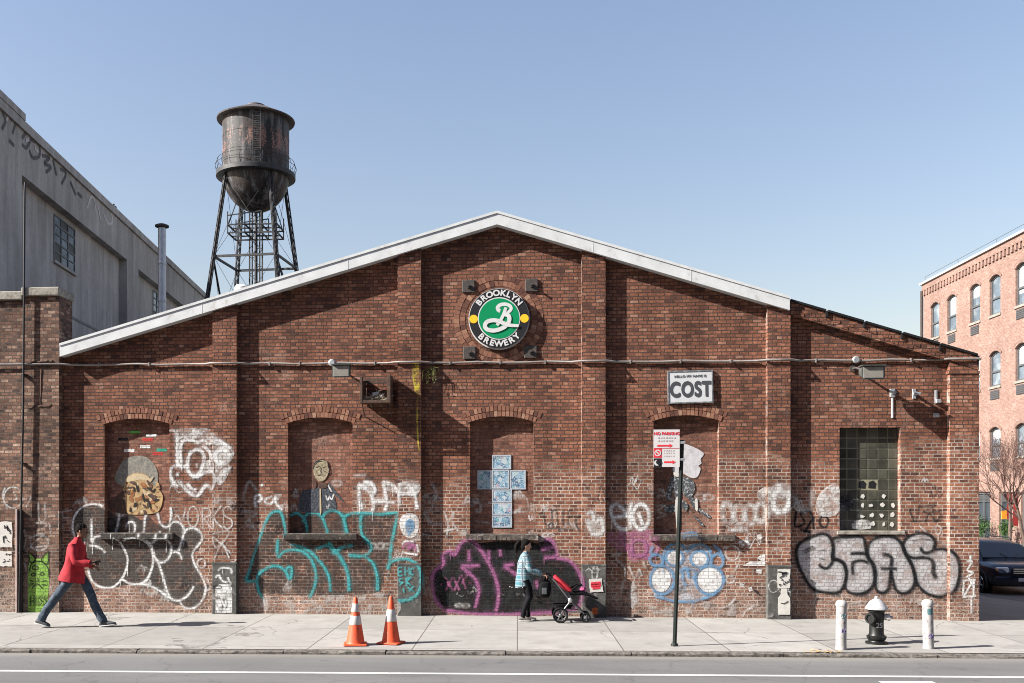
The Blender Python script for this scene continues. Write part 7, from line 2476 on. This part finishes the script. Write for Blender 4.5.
q = MB(); q.box((BX - .22, yN, zTop - .118), (BX + .7, yF + .15, zTop)); q.build('roof_edge', M['white_metal'], pk)
q = MB(); q.sweep([(BX - .1, yF + .06, -.35), (BX - .1, yF + .06, zTop - .5)], .09, 8); q.build('downpipe', M['iron'], pk)
q = MB()
y0_ = yN
pts = [(BX + .1, y, zTop + .4) for y in (yN, yF)]
q.sweep(pts, .012, 5)
y = yF
while y > yN:
    q.beam((BX + .1, y, zTop), (BX + .1, y, zTop + .4), .018, .018); y -= 4.8
q.build('roof_rail', M['iron'], pk)
M['frame_dark'] = mat('window_frame', (.075, .08, .085), .5, var=.15)
M['glass_sky'] = mat('window_glass', (.10, .13, .16), .06, var=.4, scale=.6, spec=.9, c2=(.22, .25, .28))
M['blind'] = mat('roller_blind', (.30, .31, .32), .8, var=.15, scale=1.2)
M['ac_grille'] = mat('ac_grille', (.06, .058, .06), .7, var=.3, scale=6)
wcount = 0
for r_, (z0, z1) in enumerate(rows):
    for yy in wy_:
        q = MB()
        a, b = yy - hwd, yy + hwd
        q.box((BX + .16, a, z0), (BX + .20, b, z1 - .02))
        w_ = q.build('window', M['glass_sky'], pk)
        q = MB()
        zm = z0 + (z1 - z0) * .42
        for (u0, u1, v0, v1) in ((a, a + .08, z0, z1 - .2), (b - .08, b, z0, z1 - .2), (a + .082, b - .082, z0, z0 + .09), (a + .082, b - .082, zm - .05, zm + .05)):
            q.box((BX + .10, u0, v0), (BX + .158, u1, v1))
        # curved head
        oo, arc = arch_outline(a, b, z0, z1 - .22, z1, 6)
        top_pts = oo[2:]
        for i in range(len(top_pts) - 1):
            (u0, v0), (u1, v1) = top_pts[i], top_pts[i + 1]
            q.poly([(BX + .12, u0, v0), (BX + .12, u1, v1), (BX + .12, u1, v1 - .1), (BX + .12, u0, v0 - .1)])
        q.build('frame', M['frame_dark'], w_)
        q = MB(); q.box((BX - .06, a - .08, z0 - .13), (BX + .15, b + .08, z0 - .005)); q.build('sill', M['pale_paint'] if False else M['coping'], w_)
        q = MB()
        for i in range(13):                    # raised brick arch over the head
            t0 = i / 13; t1 = (i + .86) / 13
            def ap_(t, o):
                cx, cz_, rr_, a1 = arc
                an = -a1 * 1.1 + 2.2 * a1 * t
                return (cx + (rr_ + o) * math.sin(an), cz_ + (rr_ + o) * math.cos(an))
            p0, p1, p2, p3 = ap_(t0, .01), ap_(t1, .01), ap_(t1, .19), ap_(t0, .19)
            v = [(BX - .03, *p0), (BX - .03, *p1), (BX - .03, *p2), (BX - .03, *p3)]
            q.poly(v)
            q.poly([v[2], v[3], (BX - .001, *p3), (BX - .001, *p2)]); q.poly([v[0], v[1], (BX - .001, *p1), (BX - .001, *p0)])
        q.build('arch', M['pink'], w_)
        if wcount % 7 != 3:
            q = MB(); q.box((BX - .03, yy - .5, z0 - .72), (BX + .02, yy + .5, z0 - .22))
            for i in range(5): q.box((BX - .045, yy - .47, z0 - .69 + i * .095), (BX - .031, yy + .47, z0 - .64 + i * .095))
            q.build('air_conditioner', M['ac_grille'], pk)
        if wcount % 5 in (1, 2, 4):             # roller blinds at different heights
            hb = (z1 - z0) * (.18, .30, .45, .62, .25)[(wcount * 7) % 5]
            q = MB(); q.box((BX + .1585, a + .085, z1 - .2 - hb), (BX + .1596, b - .085, z1 - .16)); q.build('blind', M['blind'], w_)
        wcount += 1
for k, (a, b, z0, z1) in enumerate(shop):
    q = MB(); q.box((BX + .19, a, z0), (BX + .23, b, z1))
    sf = q.build('shopfront', M['dark_glass'], pk)
    q = MB()
    for u0, u1, v0, v1 in ((a, a + .1, z0, z1), (b - .1, b, z0, z1), (a + .102, b - .102, z1 - .12, z1), (a + .102, b - .102, z0, z0 + .35), ((a + b) / 2 - .05, (a + b) / 2 + .05, z0 + .352, z1 - .122)):
        q.box((BX + .1, u0, v0), (BX + .188, u1, v1))
    for i in range(9): q.box((BX + .09, a + .12, z1 - .55 + i * .045), (BX + .098, b - .12, z1 - .525 + i * .045))
    q.build('frame', M['frame_dark'], sf)
# hanging banners
for px, py0, py1, w_, lb in ((1009.5, 493, 521, .12, 'shorter red vertical banner hanging on the pink wall'), (1015.5, 494, 526, .12, 'longer red vertical banner hanging on the pink wall')):
    r = ray(px, py0); t = (BX - .5) / r.x
    y = -CD + r.y * t; z1 = CH + r.z * t; z0 = CH + ray(px, py1).z * t
    bt_ = thing('banner', lb, 'banner', (BX - .5, y, z1), 0, 'red banners on the pink building')
    q = MB()
    n = 8
    for i in range(n):
        za, zb2 = -(z1 - z0) * i / n, -(z1 - z0) * (i + 1) / n
        xa, xb = .03 * math.sin(i * .9), .03 * math.sin((i + 1) * .9)
        q.poly([(-w_ - .0 + xa, xa * .6, za), (w_ + xa, xa * .6, za), (w_ + xb, xb * .6, zb2), (-w_ + xb, xb * .6, zb2)])
    q.build('cloth', mat('banner_red', (.25, .02, .022), .8, var=.25, scale=4), bt_, local=True)
    q = MB(); q.sweep([(-w_ - .05, 0, .02), (.5, 0, .02)], .025, 6); q.build('rod', M['iron'], bt_, local=True)
# yellow hanging sign
r = ray(1005.5, 515); t = (BX - .45) / r.x
ys_ = thing('hanging_sign', 'small yellow and orange sign beside the dark shopfront', 'sign', (BX - .45, -CD + r.y * t, CH + r.z * t))
q = MB(); q.prism([(-.2, -.22), (.22, -.2), (.24, .08), (.08, .25), (-.2, .2)], -.03, .03); q.build('panel', mat('sign_amber', (.6, .28, .02), .6, var=.2, scale=4, c2=(.55, .12, .02)), ys_, local=True)
q = MB(); q.sweep([(0, 0, .3), (.1, 0, .42), (.45, 0, .42)], .02, 6); q.build('bracket', M['iron'], ys_, local=True)

# ------------------------------------------------------------------ bare street trees and shop plants
M['bark'] = mat('bark', (.10, .07, .055), .9, var=.4, scale=10, bump=.02)
M['twig'] = mat('twig_bark', (.075, .042, .034), .9, var=.3, scale=10)
def bare_tree(x, y, h, seed, lab):
    rr = random.Random(seed)
    t = thing('bare_tree', lab, 'tree', (x, y, -.35), 0, 'bare street trees across the side street')
    tr = MB(); cr = MB(); buds = MB()
    def grow(p, d, L, r, lvl):
        n = 5
        pts = [p]; rad = [r]
        for i in range(n):
            d = (d + Vector((rr.gauss(0, .10), rr.gauss(0, .10), rr.gauss(.03, .06)))).normalized()
            pts.append(pts[-1] + d * L / n); rad.append(r * (1 - .5 * (i + 1) / n))
        (tr if lvl < 1 else cr).sweep(pts, rad, 7 if lvl < 2 else 4)
        if lvl >= 4:
            for i in range(2, n + 1):
                if rr.random() < .55:
                    p_ = pts[i]; e = Vector((rr.uniform(-1, 1), rr.uniform(-1, 1), rr.uniform(-.5, 1))).normalized() * .05
                    s_ = e.cross(Vector((.3, .2, 1))).normalized() * .02
                    buds.poly([p_, p_ + e * .5 + s_, p_ + e, p_ + e * .5 - s_])
            return
        k = 4 if lvl < 3 else 5
        for i in range(k + (1 if lvl == 0 else 0)):
            u = rr.uniform(.45, 1.0) if lvl else rr.uniform(.7, 1.0)
            idx = min(n, max(1, int(u * n)))
            az = rr.uniform(0, 2 * PI); sp = rr.uniform(.35, .85)
            b_ = d.orthogonal().normalized(); c_ = d.cross(b_)
            nd_ = (d * math.cos(sp) + (b_ * math.cos(az) + c_ * math.sin(az)) * math.sin(sp) + Vector((0, 0, .25))).normalized()
            grow(pts[idx], nd_, L * rr.uniform(.6, .82), max(.006, rad[idx] * rr.uniform(.5, .72)), lvl + 1)
    grow(Vector((0, 0, 0)), Vector((.02, 0, 1)), h * .33, h * .011, 0)
    tr.build('trunk', M['bark'], t, smooth=True, local=True)
    cw_ = cr.build('crown', M['twig'], t, local=True)
    buds.build('buds', mat('reddish_buds', (.12, .055, .038), .9, var=.3), cw_, local=True)
r = ray(1012, 560)
for px, dist, h, seed, lab in ((1010, 47.5, 8.2, 21, 'smaller bare reddish tree, farther up the side street'), (1026, 44, 8.6, 5, 'bigger bare tree, nearer the main street than the other')):
    r = ray(px, 500); t = (23.4) / r.x
    bare_tree(23.4, -CD + r.y * t, h, seed, lab)
for px, s_, lab in ((982, 1.2, 'bigger leafy green shrub in front of a dark shopfront'), (1006, .9, 'smaller leafy green shrub under the yellow sign')):
    r = ray(px, 530); t = (BX - .7) / r.x
    rr = random.Random(int(px))
    sh_ = thing('potted_shrub', lab, 'plant', (BX - .7, -CD + r.y * t, -.33))
    q = MB(); q.lathe([(.2, 0), (.26, .4), (.28, .42), (.24, .42), (.0, .38)], (0, 0, 0), 16); q.build('pot', M['iron'], sh_, smooth=True, local=True)
    q = MB()
    for k in range(420):
        v = Vector((rr.gauss(0, 1), rr.gauss(0, 1), rr.gauss(0, 1))).normalized() * rr.uniform(.3, 1)
        p_ = Vector((v.x * .42 * s_, v.y * .42 * s_, .85 + v.z * .55 * s_ + .1))
        e = Vector((rr.uniform(-1, 1), rr.uniform(-1, 1), rr.uniform(-.3, 1))).normalized() * .1
        u_ = e.cross(Vector((rr.random(), rr.random(), 1))).normalized() * .04
        q.poly([p_, p_ + e * .5 + u_, p_ + e, p_ + e * .5 - u_])
    for k in range(9):
        q.sweep([(0, 0, .35), (rr.gauss(0, .15), rr.gauss(0, .15), .75), (rr.gauss(0, .3), rr.gauss(0, .3), 1.2)], .012, 5)
    q.build('foliage', mat('shrub_leaf', (.05, .11, .025), .7, var=.5, scale=6), sh_, local=True)

# ------------------------------------------------------------------ parked cars
M['car_glass'] = mat('car_glass', (.05, .06, .065), .05, var=.2, scale=1, spec=.8)
M['chrome'] = mat('chrome_trim', (.55, .55, .56), .15, .9, var=.05)
M['lamp_lens'] = mat('headlight_lens', (.75, .77, .78), .08, .2, var=.2, scale=14, spec=.8)
M['amber'] = mat('amber_lens', (.6, .22, .02), .2, var=.1)
M['black_plastic'] = mat('black_plastic', (.02, .02, .021), .6, var=.2, scale=8)
def car(loc, paint, lab, rz=0.0, sx=1.0):
    """nose towards -Y"""
    t = thing('parked_car', lab, 'car', loc, rz, 'cars parked in the side street')
    Wd = .91
    # lower body: sections along the length
    q = MB()
    secs = []
    for y, w, z0, zt_ in ((-2.20, .70, .42, .70), (-2.16, .80, .36, .84), (-2.05, .87, .30, .93), (-1.75, .905, .27, .99), (-1.1, Wd, .26, 1.03), (-.9, Wd, .26, 1.05), (0, Wd, .26, 1.06), (1.2, Wd, .27, 1.06), (1.85, .90, .29, 1.04), (2.12, .85, .36, 1.0), (2.2, .76, .46, .92)):
        hgt = (zt_ - z0) / 2; zc = (zt_ + z0) / 2
        secs.append(((0, y, zc), (w, 0, 0), (0, 0, hgt), .42))
    q.loft(secs, 28)
    body = q.build('body', paint, t, smooth=40, local=True)
    # cabin
    q = MB()
    secs = []
    for z, y0, y1, w in ((1.0, -1.08, 2.02, .86), (1.10, -.98, 1.98, .84), (1.32, -.66, 1.88, .76), (1.52, -.36, 1.76, .67), (1.60, -.12, 1.62, .60), (1.625, .1, 1.4, .5)):
        secs.append(((0, (y0 + y1) / 2, z), (w, 0, 0), (0, (y1 - y0) / 2, 0), .36))
    q.loft(secs, 32)
    q.build('cabin', paint, t, smooth=40, local=True)
    def quad(nm, pts, m_, par=t):
        q = MB(); 
        a_ = [Vector(p) for p in pts]
        n_ = (a_[1] - a_[0]).cross(a_[2] - a_[0]).normalized()
        q.poly(a_); q.poly([p - n_ * .02 for p in a_][::-1])
        for i in range(len(a_)):
            q.poly([a_[i], a_[(i + 1) % len(a_)], a_[(i + 1) % len(a_)] - n_ * .02, a_[i] - n_ * .02])
        return q.build(nm, m_, par, local=True)
    quad('windscreen', [(-.68, -1.0, 1.10), (.68, -1.0, 1.10), (.60, -.46, 1.50), (-.60, -.46, 1.50)], M['car_glass'])
    quad('rear_window', [(.66, 1.98, 1.12), (-.66, 1.98, 1.12), (-.58, 1.82, 1.48), (.58, 1.82, 1.48)], M['car_glass'])
    for s_ in (-1, 1):
        X0, X1 = s_ * .858, s_ * .74
        quad('side_window', [(X0, -.72, 1.12), (X0, .28, 1.12), (X1, .28, 1.46), (X1, -.34, 1.46)][::s_], M['car_glass'])
        quad('side_window', [(X0, .36, 1.12), (X0, 1.12, 1.12), (X1, 1.08, 1.46), (X1, .36, 1.46)][::s_], M['car_glass'])
        quad('side_window', [(X0, 1.2, 1.12), (X0, 1.75, 1.13), (X1, 1.6, 1.44), (X1, 1.16, 1.46)][::s_], M['car_glass'])
        q = MB(); q.ell((s_ * .99, -.78, 1.12), (.09, .07, .075), 12, 8); q.sweep([(s_ * .86, -.78, 1.08), (s_ * .98, -.78, 1.10)], .025, 6); q.build('mirror', M['black_plastic'], t, smooth=True, local=True)
        q = MB(); q.loft([((s_ * .66, -2.10, .80), (.16, s_ * .05, 0), (0, 0, .085), .5), ((s_ * .66, -2.155, .79), (.14, s_ * .055, 0), (0, 0, .07), .5)], 16)
        hl_ = q.build('headlight', M['lamp_lens'], t, smooth=True, local=True)
        q = MB(); q.ell((s_ * .80, -2.10, .79), (.035, .03, .05), 8, 6); q.build('indicator', M['amber'], hl_, smooth=True, local=True)
        q = MB(); q.ell((s_ * .62, -2.17, .47), (.07, .03, .05), 12, 8); q.build('fog_lamp', M['lamp_lens'], t, smooth=True, local=True)
        q = MB(); q.box((s_ * .72 - .08, 2.10, .78), (s_ * .72 + .08, 2.19, 1.02), bev=.02); q.build('tail_light', M['red_paint'], t, local=True)
        for yw in (-1.36, 1.36):
            Mx = Matrix.Translation((s_ * .82, yw, .34)) @ Matrix.Rotation(PI / 2, 4, 'Y')
            q = MB(); q.lathe([(.2, -.1), (.31, -.115), (.34, -.08), (.34, .08), (.31, .115), (.2, .1)], (0, 0, 0), 28, Mx)
            wh_ = q.build('wheel', M['tyre'], t, smooth=True, local=True)
            q = MB()
            q.lathe([(0, .10 * s_), (.06, .105 * s_), (.07, .09 * s_), (.19, .085 * s_), (.215, .112 * s_), (.225, .10 * s_)], (0, 0, 0), 24, Mx)
            for k in range(5):
                a = 2 * PI * k / 5
                q.sweep([Mx @ Vector((.05 * math.cos(a), .05 * math.sin(a), .11 * s_)), Mx @ Vector((.2 * math.cos(a), .2 * math.sin(a), .112 * s_))], .028, 6)
            q.build('rim', M['chrome'], wh_, smooth=True, local=True)
            q = MB()                             # dark wheel arch
            q.sweep([(s_ * .905, yw + .40 * math.cos(b_), .34 + .40 * math.sin(b_)) for b_ in [PI * (-.08 + 1.16 * i / 14) for i in range(15)]], .032, 6)
            q.build('wheel_arch', M['black_plastic'], t, smooth=True, local=True)
    q = MB(); q.box((-.44, -2.235, .68), (.44, -2.16, .86), bev=.02)
    gr = q.build('grille', M['black_plastic'], t, local=True)
    q = MB()
    for z in (.70, .76, .82): q.box((-.42, -2.25, z), (.42, -2.236, z + .025))
    q.build('grille_bar', M['chrome'], gr, local=True)
    q = MB(); q.loft([((0, -2.12, .36), (.80, 0, 0), (0, .10, 0), .5), ((0, -2.14, .44), (.86, 0, 0), (0, .13, 0), .5), ((0, -2.12, .58), (.86, 0, 0), (0, .13, 0), .5), ((0, -2.1, .62), (.82, 0, 0), (0, .1, 0), .5)], 24); q.build('bumper', paint, t, smooth=40, local=True)
    q = MB(); q.box((-.30, -2.275, .47), (.30, -2.255, .575), bev=.006); q.build('number_plate', M['white_paint'], t, local=True)
    q = MB()
    for s_ in (-1, 1):
        q.sweep([(s_ * .55, -.05, 1.60), (s_ * .55, .1, 1.67), (s_ * .55, 1.35, 1.67), (s_ * .55, 1.5, 1.58)], .02, 6)
        q.sweep([(s_ * .1 + .1, -1.03, 1.10), (s_ * .25 + .1, -.86, 1.22)], .008, 4)
    q.build('roof_rail', M['black_plastic'], t, local=True)
    q = MB()
    for s_ in (-1, 1):
        for y in (-.1, .75):
            q.sweep([(s_ * .915, y + .1, .93), (s_ * .935, y + .14, .935), (s_ * .935, y + .24, .935), (s_ * .915, y + .28, .93)], .014, 6)
    q.build('door_handle', M['black_plastic'], t, local=True)
    return t
def carpaint(nm, c):
    m, nt, out = newmat(nm)
    v = nd(nt, 'TexCoord').outputs['Object']
    n1 = noise(nt, v, 3, 5)
    z_ = nd(nt, 'SeparateXYZ', {0: v}).outputs[2]
    dirt = mth(nt, 'MULTIPLY', sstep(nt, mth(nt, 'ADD', z_, mth(nt, 'MULTIPLY', n1, .4)), .75, .4), .5)
    cc = mixc(nt, dirt, c, (.12, .11, .10))
    rg = nd(nt, 'MapRange', {0: n1, 1: .3, 2: .7, 3: .22, 4: .36}).outputs[0]
    bsdf(nt, out, {'Base Color': cc, 'Roughness': rg, 'Metallic': .3, 'Coat Weight': .6, 'Coat Roughness': .06})
    return m
cpos = GZ(992, 597, -.45)
car((cpos.x + .95, cpos.y + 2.15, -.45), carpaint('navy_paint', (.007, .010, .022)), 'dark blue SUV parked at the kerb beside the warehouse corner').scale = (1, 1, .94)
car((21.4, 17.0, -.45), carpaint('grey_blue_paint', (.10, .13, .17)), 'grey-blue car parked on the far side of the side street')
car((13.9, 14.2, -.45), carpaint('pale_blue_paint', (.08, .11, .15)), 'blue car parked behind the dark blue SUV')

# ------------------------------------------------------------------ unseen row across the street, added and heightened to block sky light
def sky_blocker(x0, x1, y1, h, mt, lab):
    t = thing('unseen_building', lab, 'building', ((x0 + x1) / 2, y1 - 5, 0), 0, 'unseen buildings added across the street to block sky light')
    q = MB(); q.box((x0, y1 - 10, -.6), (x1, y1, h)); q.build('wall', mt, t)
    q = MB(); q.box((x0 - .003, y1 - .3, h + .003), (x1 + .003, y1 + .25, h + .4)); q.build('cornice', M['coping'], t)
    n = max(2, int((x1 - x0) / 3.2))
    for f in range(int(h / 3.6)):
        for k in range(n):
            cx = x0 + (x1 - x0) * (k + .5) / n
            q = MB(); q.box((cx - .55, y1 - .01, 1.0 + f * 3.6), (cx + .55, y1 + .03, 2.9 + f * 3.6)); w_ = q.build('window', M['dark_glass'], t)
            q = MB(); q.box((cx - .65, y1 + .0, .85 + f * 3.6), (cx + .65, y1 + .12, .99 + f * 3.6)); q.build('sill', M['coping'], w_)
xx = -62
for w_, h, mt, lb in ((24, 16, M['brick'], 'low red brick sky-blocking building added across the street'), (22, 19, M['brick_n'], 'brown brick sky-blocking building of middling height added across the street'), (26, 17, M['brick'], 'red brick sky-blocking building added across the street, opposite the gable'), (22, 20, M['brick_n'], 'tallest brown brick sky-blocking building added across the street'), (26, 17.5, M['brick'], 'wide red brick sky-blocking building added at the side street across the road')):
    sky_blocker(xx, xx + w_ - .02, -27.0, h, mt, lb)
    xx += w_
